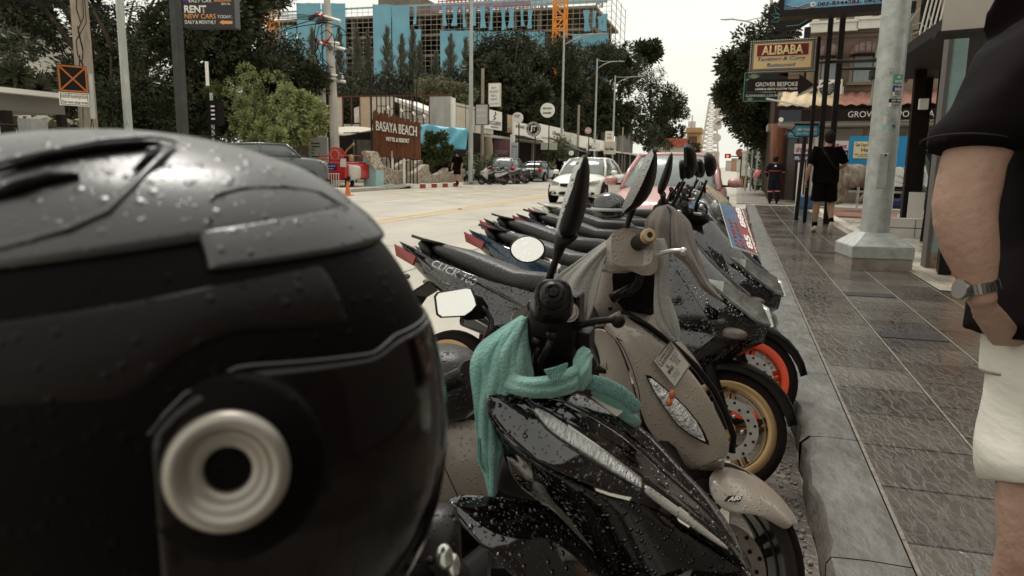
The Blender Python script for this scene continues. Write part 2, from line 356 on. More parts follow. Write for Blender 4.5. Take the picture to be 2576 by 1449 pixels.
for x,y in((-6.95,12.4),(-7.15,18.9),(-7.15,7.4)):
 tag(MB().loft([((x,y-.05,.008),(.04,0,0),(0,0,.002),4),((x,y-.03,.016),(.055,0,0),(0,0,.012),4),((x,y+.03,.016),(.055,0,0),(0,0,.012),4),((x,y+.05,.008),(.04,0,0),(0,0,.002),4)],10).build('road_stud',mat('stud',(.25,.22,.18),.5)),'low metal road stud set between the yellow centre lines','road stud','road studs on the centre line')
structure('opposite_pavement',MB().b2(-40,-15.12,-30,600,-.3,.13),mat('far pavement',(.34,.31,.26),.85,var=.2,vscale=1))
pv=MB().b2(-15.12,-15.0,-30,600,-.3,.135);structure('opposite_kerb',pv,M_concr)
for nm,pts,g_ in(('by the stone wall',[at(1030,474,z=0),at(1155,469,z=0)],9),('in front of the red cart',[at(812,484,z=0),at(868,488,z=0)],5)):
 a,b=pts;a=Vector((a.x,a.y,0));b=Vector((b.x,b.y,0));d=(b-a)/g_;rz=atan2(d.y,d.x)
 t=thing('painted_kerb',f'low red and white striped kerb {nm}','kerb',tuple(a))
 for j in(0,1):
  mb=MB()
  for i in range(g_):
   if i%2==j:q=a+d*(i+.5);mb.box((q.x,q.y,.10),(d.length,.5,.2),rz)
  mb.build(('white_block','red_block')[j],(M_white,M_redp)[j],t)
a=at(1000,474,z=0);tag(MB().prism([(-15.0,31.6,.0),(-15.0,34.2,0),(-15.0,34.2,.2),(-15.0,31.6,.02)],(-2.4,0,0)).build('concrete_ramp',M_concr),'low pale concrete ramp leading up to the striped kerb','ramp')
M_leafD=leafmat('dark leaves',(.018,.022,.011),(.085,.09,.05),.5)
M_leafM=leafmat('mid leaves',(.040,.046,.026),(.085,.09,.05),.5)
M_leafY=leafmat('yellow green leaves',(.14,.17,.06),(.48,.50,.23),.5,1.5)
M_conif=leafmat('conifer needles',(.07,.075,.05),(.19,.185,.13),.6)
def BG(u,v,d,rx,ry=None,rz=None):return(tuple(at(u,v,d=d)),(rx,ry or rx,rz or rx))
M_dwood=mat('dark steel',(.022,.016,.014),.6)
def pole(name,label,cat,u,v,X,r0,r1,ztop,m,group=None,n=12,sq=False):
 p=at(u,v,x=X);t=thing(name,label,cat,(p.x,p.y,.13),group=group)
 mb=MB()
 if sq:mb.loft([((p.x,p.y,.13),(r0,0,0),(0,r0,0),8),((p.x,p.y,ztop),(r1,0,0),(0,r1,0),8)],12)
 else:mb.cyl((p.x,p.y,.13),(p.x,p.y,ztop),r0,r1,n)
 mb.build('pole',m,t,smooth=True,angle=40);return t,p
g3=at(260,430,d=33)
tree('broadleaf_tree','huge dark tree behind the non-stop sign, its crown hanging over the street',(g3.x,g3.y,.1),[BG(250,60,33,4.6,4,3.6),BG(420,150,32,3.6,3,3),BG(180,210,33,2.8,2.8,2.2),BG(330,270,33,3.6,3,1.8),BG(100,-30,33,3,3,2.6),BG(500,10,33,3,3,2.6),BG(480,290,34,3,2,1.6)],68000,.13,M_leafD,trunk_r=.45,k=26,rr=.75,seed=11,shell=.3)
g3=at(640,430,d=36)
tree('broadleaf_tree','dark tree with fine leaves behind the yellow green bush tree',(g3.x,g3.y,.1),[BG(610,60,36,2.9,2.6,2.9),BG(690,160,36,2.0,2,1.8),BG(560,200,36,2.3,2,2.3),BG(740,215,36.5,1.3,1.3,1.1),BG(560,-40,36,3,3,2)],42000,.12,M_leafM,trunk_r=.35,k=26,rr=.6,seed=12,shell=.3)
g3=at(30,430,d=26)
tree('frangipani_tree','broad leaved green tree at the far left edge beside the white canopy',(g3.x,g3.y,.1),[BG(20,120,26,.7,.6,.5),BG(10,200,26,.9,.7,.6),BG(60,235,27,1.0,.8,.5)],900,.26,M_leafM,trunk_r=.12,k=6,rr=.35,seed=13,aspect=.3)
p=at(125,300,d=27);t=thing('banana_plant','pale banana plant with long arching blades under the dark tree','plant',(p.x,p.y,.13))
mb=MB()
for i in range(9):
 a=radians(-60+i*34);L_=2.2;o=Vector((p.x,p.y,1.6));pts=[]
 for j in range(7):q=j/6;pts.append(o+Vector((cos(a)*L_*q*.8,sin(a)*L_*q*.5,L_*(q*1.1-q*q*1.0)+.6*q)))
 for j in range(6):
  d=(pts[j+1]-pts[j]).normalized();s=d.cross(Zv).normalized();w0=.20*sin(pi*(j+.3)/6.6);w1=.20*sin(pi*(j+1.3)/6.6)
  for k in(-1,1):mb.add([pts[j],pts[j+1],pts[j+1]+s*k*w1-Zv*.05,pts[j]+s*k*w0-Zv*.05],[(0,1,2,3)])
mb.build('leaf_blades',leafmat('banana leaves',(.09,.10,.05),(.2,.2,.12),.5),t)
MB().tube([(p.x,p.y,.13),(p.x,p.y,1.7)],[.14,.1],8).build('stem',mat('banana stem',(.12,.12,.06),.7),t)
g3=at(650,425,d=33.5)
tree('bush_tree','rounded bright yellow green tree standing behind the grey pickup',(g3.x,g3.y,.1),[BG(640,235,33.6,2.1,1.8,1.14),BG(720,290,33.6,1.74,1.56,1.26),BG(610,320,33.6,1.56,1.44,0.72),BG(545,255,34.2,0.74,0.72,0.6),BG(520,300,34.2,0.74,0.72,0.72),BG(770,300,33.0,0.9,0.96,1.08),BG(690,345,33.0,1.32,1.2,0.48)],44000,.088,M_leafY,trunk_r=.16,k=26,rr=.34,seed=21,shell=.65,aspect=.42)
M_apt=mat('apartment wall',(.42,.44,.42),.8,var=.1,vscale=1);M_glassd=mat('dark window glass',(.03,.035,.04),.12)
def block(name,label,u0,u1,vt,y,depth,m,zb=0,cat='building'):
 a=at(u0,vt,y=y);b=at(u1,vt,y=y);t=thing(name,label,cat,((a.x+b.x)/2,y,0))
 MB().b2(a.x,b.x,y,y+depth,zb,a.z).build('wall',m,t);return t,a.x,b.x,a.z
t,x0,x1,z1=block('apartment_block','pale grey apartment block glimpsed through the trees at the far left',-120,150,118,75,12,M_apt)
fr=mat('window frame white',(.7,.7,.66),.6)
for i in range(14):
 for j in range(5):
  x=x0+.8+i*1.55;z=z1-1.6-j*1.9
  if x>x1-.7:continue
  wn=MB().b2(x-.48,x+.48,74.93,74.99,z-.6,z+.6).build('window',M_glassd,t)
  MB().b2(x-.03,x+.03,74.9,74.928,z-.58,z+.58).b2(x-.48,x+.48,74.9,74.927,z-.02,z+.04).b2(x-.55,x+.55,74.86,74.925,z-.70,z-.605).build('frame',fr,wn)
MB().b2(x0-.3,x1+.5,74.6,87,z1,z1+.7).build('roof',mat('roof edge',(.3,.29,.27),.8),t)
t,x0,x1,z1=block('gabled_house','pale house with a dark roof edge behind the frangipani',-160,95,62,48,8,mat('house wall',(.5,.48,.42),.8),zb=3)
MB().prism([(x0-.5,47.3,z1-.5),(x1+.5,47.3,z1-1.4),(x1+.5,47.3,z1-1.2),(x0-.5,47.3,z1+1.4)],(0,9,0)).build('roof',mat('roof dark',(.10,.09,.085),.7),t)
a=at(-60,283,x=-18);
t=thing('white_canopy','flat white entrance canopy at the far left edge','canopy',(a.x,14,.13))
b=at(100,268,x=-18.5);MB().b2(-20.5,-16.8,11,b.y,2.75,2.87).build('canopy_slab',M_white,t)
MB().b2(-20.3,-17.2,11,b.y-.4,2.35,2.745).build('soffit_beam',mat('beam grey',(.25,.24,.22),.7),t);MB().b2(-17.3,-17.1,b.y-2.2,b.y-2.0,.13,2.35).b2(-17.3,-17.1,b.y-.6,b.y-.45,.13,2.35).build('post',M_dwood,t)
a=at(22,262,d=25);tag(MB().box((a.x,a.y,a.z),(1.15,.08,.75),.7).build('lit_panel',M_white),'blank white panel in a dark frame behind the canopy','panel')
t=thing('iron_fence','black iron fence along the far pavement at the left','fence',(-16.2,16,.13));mb=MB()
for k in range(30):
 y=9+k*.42;mb.cyl((-16.2,y,.13),(-16.2,y,2.0),.018,n=5)
MB().cyl((-16.2,8,1.96),(-16.2,21.5,1.96),.035,n=6).cyl((-16.2,8,1.0),(-16.2,21.5,1.0),.03,n=6).build('rail',M_dwood,t);mb.build('bars',M_dwood,t)
tag(MB().b2(-17.0,-16.6,8,21.5,.13,1.75).build('garden_wall',mat('brick dark',(.13,.07,.055),.85,bump=.6,bscale=14,var=.3,vscale=8)),'low dark brick wall behind the iron fence','wall')
a=at(82,305,x=-15.8);tag(MB().b2(-16.0,-15.6,a.y-.22,a.y+.22,.13,a.z+.05).build('gate_pillar',mat('pillar grey',(.28,.28,.27),.8,var=.2)),'square grey gate pillar in the iron fence','pillar')
t,p=pole('utility_pole','stout square concrete utility pole with hanging wires behind the non-stop sign','pole',214,200,-15.7,.17,.13,11,M_conp,sq=True)
wr=MB()
for k in range(7):
 rgk=random.Random(k);o=Vector((p.x+.16,p.y-.16,6.2-k*.6));wr.tube([o+Vector((rgk.uniform(-.2,.2),0,-q*.45+.1*sin(q*2+k)))for q in range(5)],.012,4)
wr.build('loose_wire',M_blackm,t)
t,p=pole('lamp_post','slim pale grey lamp post left of the rental sign','lamp post',311,150,-15.6,.115,.085,10.5,M_pole)
MB().b2(p.x+.02,p.x+.125,p.y-.13,p.y-.1,2.15,2.27).build('sticker',mat('sticker pale',(.4,.5,.5),.5),t)
a,yaw,W,H=quadplane(151,164,264,225.5,172.5,270,1.0,d=17.5)
t=thing('no_stopping_sign','black square sign with an orange cross above a white Thai plate on a pole','traffic sign',a,yaw,local=True)
M_or=mat('sign orange',(.42,.13,.03),.5,var=.2,vscale=8)
h1=H*.665
MB().b2(0,W,0,.04,H*.335,H).build('cross_panel',mat('sign black',(.008,.006,.006),.5),t)
fr=MB();z0=H*.345;z1=H-.012;e=.035
fr.b2(.01,W-.01,-.014,-.002,z1-e,z1).b2(.01,W-.01,-.014,-.002,z0,z0+e).b2(.01,.01+e,-.013,-.002,z0+e,z1-e).b2(W-.01-e,W-.01,-.013,-.002,z0+e,z1-e);fr.build('border',M_or,t)
mb=MB()
for(xa,za,xb,zb)in((.04,z0+.03,W-.04,z1-.03),(.04,z1-.03,W-.04,z0+.03)):
 q=Vector((xb-xa,0,zb-za)).normalized();n_=Vector((-q.z,0,q.x))*.018;y_=-.010 if za<zb else-.008
 mb.prism([Vector((xa,y_,za))+n_,Vector((xa,y_,za))-n_,Vector((xb,y_,zb))-n_,Vector((xb,y_,zb))+n_],(0,.006,0))
mb.build('cross',M_or,t)
MB().b2(0,W,.001,.035,.0,H*.325).build('plate',M_white,t)
bd=MB();k_=.012
for q in((.02,W-.02,.02,.02+k_),(.02,W-.02,H*.325-.02-k_,H*.325-.02)):bd.b2(q[0],q[1],-.004,.0005,q[2],q[3])
for q in((.02,.02+k_),(W-.02-k_,W-.02)):bd.b2(q[0],q[1],-.0045,.0005,.033,H*.325-.033)
bd.build('plate_border',M_black,t)
text(t,'เขตห้ามหยุดรถ',M_black,.045,H*.155,W-.09,H*.15,-.006);text(t,'Car non stop area',M_black,.045,H*.04,W-.09,H*.085,-.006,bold=.01)
MB().cyl((W+.07,.04,-.28),(W+.07,.04,.78),.06).cyl((W*.4,.05,.15),(W+.07,.05,.15),.02).cyl((W*.4,.05,.62),(W+.07,.05,.62),.02).build('bracket_post',M_pole,t)
t0,p=pole('sign_post','thick dark steel post carrying the car rental board','post',455,250,-16.0,.13,.13,9.5,mat('sign post dark',(.06,.06,.058),.6,var=.2),sq=True)
a,yaw,W,H=quadplane(464,-3,68.5,584,0,62,1.3,d=20.5);yaw=radians(14);W=1.42
t=thing('rental_sign','black rental board with white and orange lettering and an arrow','sign',a,yaw,local=True)
H2=H*1.35
MB().b2(-.02,W+.02,0,.35,0,H2).build('sign_box',mat('sign box black',(.012,.010,.014),.4),t)
MB().b2(.0,W*.18,-.008,-.002,H*.86,H*1.3).build('purple_patch',mat('purple',(.12,.03,.22),.5),t)
M_sw=mat('sign white',(.78,.75,.68),.5);M_so=mat('sign light orange',(.75,.33,.12),.5)
text(t,'EAZY CAR',M_sw,W*.12,H*.83,W*.45,H*.12,bold=.01);text(t,'BIZCAR',M_so,W*.62,H*.86,W*.34,H*.13,bold=.03,shear=.2);text(t,'RENTAL',M_sw,W*.76,H*.75,W*.18,H*.07,bold=.01,shear=.2)
text(t,'RENT',M_sw,W*.02,H*.48,W*.44,H*.25,bold=.035);text(t,'NEW CARS',M_so,W*.02,H*.29,W*.62,H*.16,bold=.01);text(t,'TODAY.',M_sw,W*.67,H*.31,W*.29,H*.10)
text(t,'DAILY & MONTHLY',M_sw,W*.02,H*.11,W*.62,H*.12,bold=.01)
MB().prism([(W*.70,-.01,H*.17),(W*.78,-.01,H*.09),(W*.78,-.01,H*.12),(W*.96,-.01,H*.12),(W*.96,-.01,H*.22),(W*.78,-.01,H*.22),(W*.78,-.01,H*.25)],(0,.008,0)).build('arrow',M_so,t)
p=at(537,345,x=-16.3);t=thing('signal_post','short post with a black signal box and cable coils in front of the bush tree','post',(p.x,p.y,.13))
MB().cyl((p.x,p.y,.13),(p.x,p.y,3.35),.05).build('pole',M_pole,t);MB().b2(p.x-.02,p.x+.38,p.y-.2,p.y+.1,2.35,3.1).build('signal_box',M_blackm,t)
mb=MB()
for k in range(4):mb.b2(p.x+.12,p.x+.26,p.y-.212,p.y-.203,2.5+k*.13,2.545+k*.13)
mb.build('label_stripe',M_sw,t);MB().torus((p.x,p.y-.08,2.0),(0.3,1,0),.22,.02,20,6).torus((p.x-.05,p.y-.1,1.85),(0.1,1,.2),.26,.018,20,6).build('cable_coil',M_blackm,t)
p=at(522,205,d=27);tag(MB().cyl((p.x,p.y,3.9),(p.x,p.y,4.75),.06).build('white_tube_post',M_white),'short white post with a red band rising above the bush tree','post')
YB=120.0
def XB(u,v,y=YB):return at(u,v,y=y)
def cb(x,y):return c('B',x,y)
def Z_(x,y):return XB(*cb(x,y)).z
a=XB(*cb(-120,60));b=XB(*cb(2440,100))
t=thing('unfinished_building','huge unfinished concrete building wrapped in blue netting and scaffolding','building',((a.x+b.x)/2,YB+10,0))
M_slab=mat('raw concrete',(.20,.17,.14),.9,var=.3,vscale=.4);M_int=mat('interior shade',(.03,.022,.02),1)
zs=[27.6,23.9,20.2,16.5,12.8,9.1,5.4]
zs=[Z_(1400,78),Z_(1400,232)];st=zs[0]-zs[1]
levels=[zs[0]-i*st for i in range(6)]
sl=MB();co_=MB()
for z in levels:sl.b2(a.x,b.x-2,YB+.5,YB+24,z-.45,z)
for i in range(15):
 x=a.x+1+i*(b.x-a.x-4)/14
 for yy in(YB+2,YB+9,YB+17):co_.b2(x-.35,x+.35,yy-.35,yy+.35,0,levels[0]-.46)
sl.build('floor_slab',M_slab,t);co_.build('column',M_slab,t);MB().b2(a.x,b.x-3,YB+22,YB+22.3,0,levels[0]-.5).build('interior_shade_wall',M_int,t)  # dark sheet at the back stands in for shade between the floors
pr_=MB()
rg=random.Random(5)
for i in range(90):
 x=rg.uniform(a.x+1,b.x-4);k=rg.randint(0,2);z=levels[k+1]if k<5 else 0;y=YB+rg.uniform(3,12);pr_.cyl((x,y,z),(x,y,z+st-.5),.07,n=5)
pr_.build('prop',mat('steel prop',(.35,.22,.15),.7),t)
def topbox(x0,x1,y0,y1,dep,nm,m):
 A_=XB(*cb(x0,y1));B_=XB(*cb(x1,y1));top=Z_((x0+x1)/2,y0);MB().b2(A_.x,B_.x,YB+dep,YB+dep+8,levels[0],top).build(nm,m,t)
topbox(680,1000,-60,40,4,'lift_core',M_slab)
sf=MB();
x=a.x
while x<b.x:
 sf.cyl((x,YB-.6,levels[3]),(x,YB-.6,levels[0]+1.3),.035,n=4);x+=1.05
for k in range(13):
 z=levels[0]+1.2-k*st/4;sf.cyl((a.x,YB-.62,z),(b.x+.8,YB-.62,z),.035,n=4)
for k in range(30):
 z=levels[0]+1.6-k*.7
 if k%3==0:pass
for yy in(YB-.6,YB+4,YB+9,YB+14):
 sf.cyl((b.x+.7,yy,2),(b.x+.7,yy,levels[0]+1.8),.06,n=4)
for k in range(18):z=levels[0]+1.5-k*1.2;sf.cyl((b.x+.7,YB-.6,z),(b.x+.7,YB+14,z),.05,n=4)
s_=sf.build('scaffolding',mat('scaffold tube',(.40,.35,.28),.6),t);tag(s_,kind='stuff')
M_net=mat('blue debris net',(.19,.40,.50),.75,var=.12,vscale=.35,bump=.8,bscale=1.2);
def net(x0,x1,y0,y1,dy=0,top2=None):
 A_=XB(*cb(x0,y0),y=YB-.9-dy);B_=XB(*cb(x1,top2 if top2 else y0),y=YB-.9-dy);zb=XB(*cb((x0+x1)/2,y1),y=YB-.9).z;n=max(3,int((B_.x-A_.x)/.35));rows=[]
 rgn=random.Random(int(x0))
 for j in range(9):
  q=j/8;rows.append([(A_.x+(B_.x-A_.x)*i/n,YB-.9-dy+.10*sin(i*1.7+j*.3)+.06*rgn.random(),(A_.z+(B_.z-A_.z)*i/n)*(1-q)+zb*q-(0.07*abs(sin(i*pi/6.5))if j==0 else 0))for i in range(n+1)])
 MB().grid(rows).build('debris_net',M_net,t,smooth=True)
net(155,335,20,700);net(340,515,22,700);net(715,850,30,640);net(855,985,36,640);net(985,1072,212,650);net(1210,1480,222,640);net(1484,1740,228,640);net(1744,1978,232,640);net(2185,2448,250,640);net(85,153,185,660,.2);net(-120,80,200,500)
for i,(xx,ya,yb)in enumerate(((1030,45,180),(1240,45,190),(1320,45,190),(1385,45,200),(1462,50,190),(1522,45,205),(1588,45,220),(1675,55,220),(1735,55,205),(1812,60,190),(1872,70,210),(2285,75,230),(2345,78,200),(2385,120,220),(2418,100,230))):
 A_=XB(*cb(xx,ya),y=YB-1.2);B_=XB(*cb(xx+(6 if i%2 else-6),yb),y=YB-1.2);w_=.3+.12*(i%3)
 MB().grid([[(A_.x-w_,YB-1.2,A_.z),(A_.x,YB-1.3,A_.z),(A_.x+w_,YB-1.2,A_.z)],[(A_.x-w_*.5,YB-1.2,(A_.z+B_.z)/2),(A_.x,YB-1.3,(A_.z+B_.z)/2),(A_.x+w_*.6,YB-1.2,(A_.z+B_.z)/2)],[(B_.x-w_,YB-1.2,B_.z),(B_.x,YB-1.3,B_.z),(B_.x+w_,YB-1.2,B_.z)]]).build('hanging_net_strip',M_net,t)
A_=XB(*cb(1150,60));B_=XB(*cb(1880,60));rf=MB()
for k in range(26):
 x=A_.x+(B_.x-A_.x)*k/25
 for yy in(YB+3,YB+7):rf.cyl((x,yy,levels[0]),(x,yy,levels[0]+3.4-(.06*k if k>13 else 0)),.08,n=4)
for z in(.7,1.5,2.3,3.1):rf.cyl((A_.x,YB+3,levels[0]+z),(B_.x,YB+3,levels[0]+z),.08,n=4)
for z in(1.9,2.6,3.3):rf.cyl((A_.x,YB+7,levels[0]+z),(B_.x,YB+7,levels[0]+z),.1,n=4)
tag(rf.build('shuttering_frame',mat('red lead steel',(.42,.13,.07),.6),t))
MB().b2(A_.x,B_.x,YB-.55,YB-.5,levels[0]+.1,levels[0]+.95).build('edge_sheet',mat('mauve sheet',(.30,.22,.28),.7,var=.2,vscale=1),t)
MB().b2(a.x,b.x-1,YB-.5,YB-.45,levels[0]+.96,levels[0]+1.25).b2(B_.x,b.x,YB-.52,YB-.47,levels[0]+.1,levels[0]+.9).build('edge_net',mat('pale blue sheet',(.35,.52,.58),.7),t)
def lattice(mb,x,y,z0,z1,w_,r,n):
 for sx in(-1,1):
  for sy in(-1,1):mb.cyl((x+sx*w_,y+sy*w_,z0),(x+sx*w_,y+sy*w_,z1),r,n=4)
 h=(z1-z0)/n
 for i in range(n):
  z=z0+i*h;s=1 if i%2 else-1
  for sy in(-1,1):mb.cyl((x-s*w_,y+sy*w_,z),(x+s*w_,y+sy*w_,z+h),r*.7,n=4);mb.cyl((x-w_,y+sy*w_,z),(x+w_,y+sy*w_,z),r*.7,n=4)
  for sx in(-1,1):mb.cyl((x+sx*w_,y-s*w_,z),(x+sx*w_,y+s*w_,z+h),r*.7,n=4)
M_crane=mat('crane orange',(.70,.28,.05),.5)
for(xx,lab)in((2092,'orange lattice mast of a tower crane in front of the netted building'),(-25,'orange crane mast half hidden behind the dark tree')):
 A_=at(*cb(xx,150),y=112);t2=thing('tower_crane',lab,'crane',(A_.x,112,0));mb=MB();lattice(mb,A_.x,112,0,42,.85,.14,26);mb.build('mast',M_crane,t2)
 j=MB();j.b2(A_.x-12,A_.x+30,111.6,112.4,42.4,42.7);j.build('jib',M_crane,t2);MB().b2(A_.x-1.2,A_.x+1.2,111,113,42.05,44).build('cab',M_crane,t2)
for(xx,u2)in((1500,0),(2345,0),(1925,0)):
 A_=at(*cb(xx,40),y=118);t2=MB();lattice(t2,A_.x,122,levels[0],levels[0]+6,.45,.07,9);tag(t2.build('hoist_mast',mat('hoist steel',(.3,.26,.22),.6)),{1500:'thin grey hoist mast near the middle of the building roof',2345:'thin grey hoist mast at the right end of the roof',1925:'thin grey hoist mast left of the orange crane'}[xx],'mast','hoist masts on the roof')
coni=[(600,205,74),(680,220,76),(270,205,72),(470,200,73),(820,190,70),(930,250,69),(1010,192,72),(1060,300,70),(1290,250,70),(1400,272,71),(1180,380,70),(160,330,70)]
wh=['behind the utility pole crossarms, left of the tallest netting','beside the dark gap in the netting','tallest at the far left of the row','just right of the utility pole','tall and narrow before the blue net','short, in the middle of the row','broad, right of the short one','low and bushy at the middle','alone against the right blue net','next to the tall street lamp','small, below the open floor','low, by the yellow bush tree']
for i,(xx,yy,d)in enumerate(coni):
 top=at(*cb(xx,yy),d=d);base=(top.x,top.y,.1);hgt=top.z-.1;rg2=np.random.default_rng(40+i);n=3600
 q=rg2.random(n)**.75;z=top.z-q*hgt*.75;ang=rg2.random(n)*2*pi;ph=np.sin(z*5.2+ang*1.0)*.35+.75;rad=(.10+1.75*q**.8)*ph*rg2.random(n)**.5*(.8 if i%2 else 1.05)
 P=np.stack([top.x+np.cos(ang)*rad,top.y+np.sin(ang)*rad,z],1)
 d_=np.stack([np.cos(ang)*.5,np.sin(ang)*.5,.75+.3*rg2.random(n)],1);d_/=np.linalg.norm(d_,axis=1)[:,None];s=.23*(1+.4*rg2.random(n))
 b_=np.cross(d_,rg2.normal(size=(n,3)));b_/=np.linalg.norm(b_,axis=1)[:,None];a_=d_*s[:,None];b_*=.030
 v=np.stack([P-a_,P+b_,P+a_,P-b_],1).reshape(-1,3);t2=thing('conifer_tree','feathery grey green conifer '+wh[i],'tree',base,group='conifers in front of the netted building')
 np_obj('crown',v,np.arange(n*4).reshape(-1,4),M_conif,t2,base);MB().tube([base,(top.x,top.y,top.z-.5)],[.17,.03],6).build('trunk',mat('bark',(.09,.07,.05),.9),t2)
for i,(lst,n,lab)in enumerate(((([BG(1270,130,60,2.6,2,1.3),BG(1290,200,60,3.2,2.5,2.3),BG(1240,190,60,1.7,2,2.0),BG(1300,260,60,3.5,2.5,1.6)]),22000,'dark broad tree behind the buy and sell boards'),(([BG(1400,140,83,3.17,2.44,1.95),BG(1420,210,83,4.15,3.05,2.93),BG(1380,270,83,3.9,3.05,3.17),BG(1330,160,81,1.95,2.44,1.46)]),24000,'dark tree in front of the orange crane'),(([BG(1510,150,110,3.48,2.9,2.03),BG(1560,160,113,3.62,2.9,2.75),BG(1500,220,110,4.93,3.62,3.77),BG(1510,300,110,5.22,3.62,3.19)]),24000,'dark tree behind the double street lamps'),(([BG(1600,190,151,4.68,3.6,3.96),BG(1640,250,151,5.22,3.96,3.42),BG(1690,270,153,3.06,2.7,2.16),BG(1610,310,151,6.12,3.96,4.32),BG(1670,335,153,3.42,2.7,2.16),BG(1630,130,151,2.16,1.8,1.44)]),22000,'dark tree at the right end of the row with ragged hanging sprays'),(([BG(1085,215,54,1.5,1.2,.7),BG(1120,235,54,1.6,1.2,.8),BG(1165,250,54,1.0,1,.7)]),5000,'pale olive bushy tree above the shop roofs'),(([BG(760,190,50,1.6,1.2,1.5),BG(790,230,50,1.4,1.2,1.0)]),6000,'grey green tree between the bush tree and the utility pole'))):
 p=at(lst[0][0]and 0 or 0,0,d=1)if False else Vector(lst[1][0]);base=(p.x,p.y,.1)
 tree('broadleaf_tree',lab,base,lst,n,(.20,.24,.28,.34,.13,.13)[i],(M_leafD if i<4 else leafmat('olive leaves',(.09,.09,.05),(.22,.21,.13),.6)),trunk_r=.3 if i<4 else .12,k=24 if i<4 else 14,rr=(.8,.95,1.1,1.35,.4,.4)[i],seed=60+i,shell=.35,group='dark trees behind the shops' if i<4 else None)
pts=clump_pts([((at(u,225+8*sin(u),d=66)),(2.4,2,1.7))for u in range(730,1260,40)]+[((at(u,300,d=64)),(2.4,2,2.6))for u in range(730,1260,50)],26000,5,.2);v,f=leaf_mesh(pts,.2,seed=5)
tag(np_obj('hedge_mass',v,f,M_leafD),'dark mass of undergrowth below the conifers','undergrowth',kind='stuff')
def cN(x,y):return c('N',x,y)
M_cream=mat('cream panel',(.56,.50,.41),.7,var=.12,vscale=2);M_cream2=mat('peach panel',(.55,.42,.29),.7,var=.1,vscale=2)
M_dirtyw=mat('dirty white',(.58,.56,.50),.8,var=.25,vscale=2.5);M_corr=mat('corrugated grey',(.42,.41,.38),.55,var=.25,vscale=1.5,stretch=(1,1,.3))
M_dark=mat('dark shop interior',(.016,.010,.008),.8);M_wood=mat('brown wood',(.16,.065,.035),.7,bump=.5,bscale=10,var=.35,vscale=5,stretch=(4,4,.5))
M_rust=mat('rusty frame',(.14,.05,.035),.8)
YS=44.0
def S(u,v):return at(u,v,y=YS)
t=thing('shop_building','low shop with patchwork sign panels above a dark open front, behind the hotel sign','building',(-21,YS+3,.13))
p0=S(845,330);p1=S(1140,330);zt=S(1000,243).z;zb=S(1000,323).z
MB().b2(p0.x,p1.x,YS+.3,YS+6,.13,zb-.05).build('shop_shade_box',M_dark,t)  # solid box, the shade of the open front is in its colour
MB().b2(p0.x-1,p1.x,YS+.5,YS+8,zb-.04,zb+.3).build('roof',M_dirtyw,t)
def pan(u0,u1,m,nm='fascia_panel',v0=243,v1=325,corr=False):
 a=S(u0,v0);b=S(u1,v1);mb=MB()
 if corr:
  n=int((b.x-a.x)/.09);rows=[[(a.x+(b.x-a.x)*i/n,YS-.02+(.03 if i%2 else 0),z)for i in range(n+1)]for z in(b.z,a.z)];mb.grid(rows);return mb.build(nm,m,t,solid=.02)
 return mb.b2(a.x,b.x,YS-.02,YS+.05,b.z,a.z).build(nm,m,t)
pan(846,862,M_cream);pan(905,931,M_cream2);pan(931,992,M_cream,v1=300);pan(1081,1137,M_corr,corr=True)
fr=MB()
for u in(862,884,905,992,1036,1065,1080):p=S(u,243);q=S(u,325);fr.b2(p.x-.03,p.x+.03,YS-.05,YS,q.z,p.z)
for v in(243,324):p=S(850,v);q=S(1137,v);fr.b2(p.x,q.x,YS-.045,YS-.002,p.z-.04,p.z+.04)
fr.build('panel_frame',M_rust,t)
a=S(862,262);b=S(905,305);MB().prism([(a.x,YS+1.5,b.z),(b.x,YS+1.5,b.z),(b.x,YS+1.5,S(0,270).z),((a.x+b.x)/2+.3,YS+1.5,a.z+.1),(a.x,YS+1.5,S(0,275).z)],(0,.2,0)).build('gable_boarding',M_dirtyw,t)
a=S(985,256);b=S(1081,292);MB().prism([(a.x,YS+1.2,S(0,324).z),(b.x,YS+1.2,S(0,324).z),(b.x,YS+1.2,b.z),(a.x,YS+1.2,a.z)],(0,.2,0)).build('gable_boarding',M_dirtyw,t)
MB().prism([(a.x-.3,YS+.9,a.z+.35),(b.x,YS+.9,b.z+.2),(b.x,YS+.9,b.z),(a.x-.3,YS+.9,a.z+.12)],(0,4,0)).build('gable_roof',M_white,t)
bd=MB()
for k in range(6):z=S(0,324).z+k*.22;bd.b2(a.x,b.x-.3*k,YS+1.17,YS+1.195,z,z+.02)
bd.build('board_joint',mat('grey line',(.3,.28,.25),.8),t)
t=thing('lean_to_awning','curved cream lean-to awning over the red fire cart','awning',(-20,38,.13))
a=at(818,320,y=38);b=at(940,330,y=38);rows=[]
for j in range(7):q=j/6;rows.append([(a.x+(b.x-a.x)*i/8,36.0+q*6,at(818,338,y=38).z+.45*sin(q*pi*.6)+.12*sin(i*.8))for i in range(9)])
MB().grid(rows).build('roof_sheet',M_cream,t,smooth=True,solid=.04)
mb=MB()
for i in range(5):x=a.x+(b.x-a.x)*i/4;mb.tube([(x,36.0,a.z-.4),(x,38.5,a.z-.25),(x,42,a.z-.2)],.03,5)
for x in(a.x+.2,b.x-.2):mb.cyl((x,36.3,.13),(x,36.3,a.z-.45),.045)
mb.build('roof_frame',M_dwood,t)
MB().b2(a.x-1,b.x+.3,43,43.1,.13,2.6).build('back_wall',mat('back wall',(.10,.085,.07),.8,var=.6,vscale=2),t)
a,b=at(797,218,y=33),at(822,345,y=33)
t=thing('shop_banner','tall white banner with faint mirrored writing beside the bush tree','banner',(a.x,33,b.z-.1),local=True);W=b.x-a.x;H=a.z-b.z
MB().b2(0,W,0,.06,0,H).build('banner_cloth',M_white,t);M_faint=mat('faint grey',(.45,.43,.39),.7)
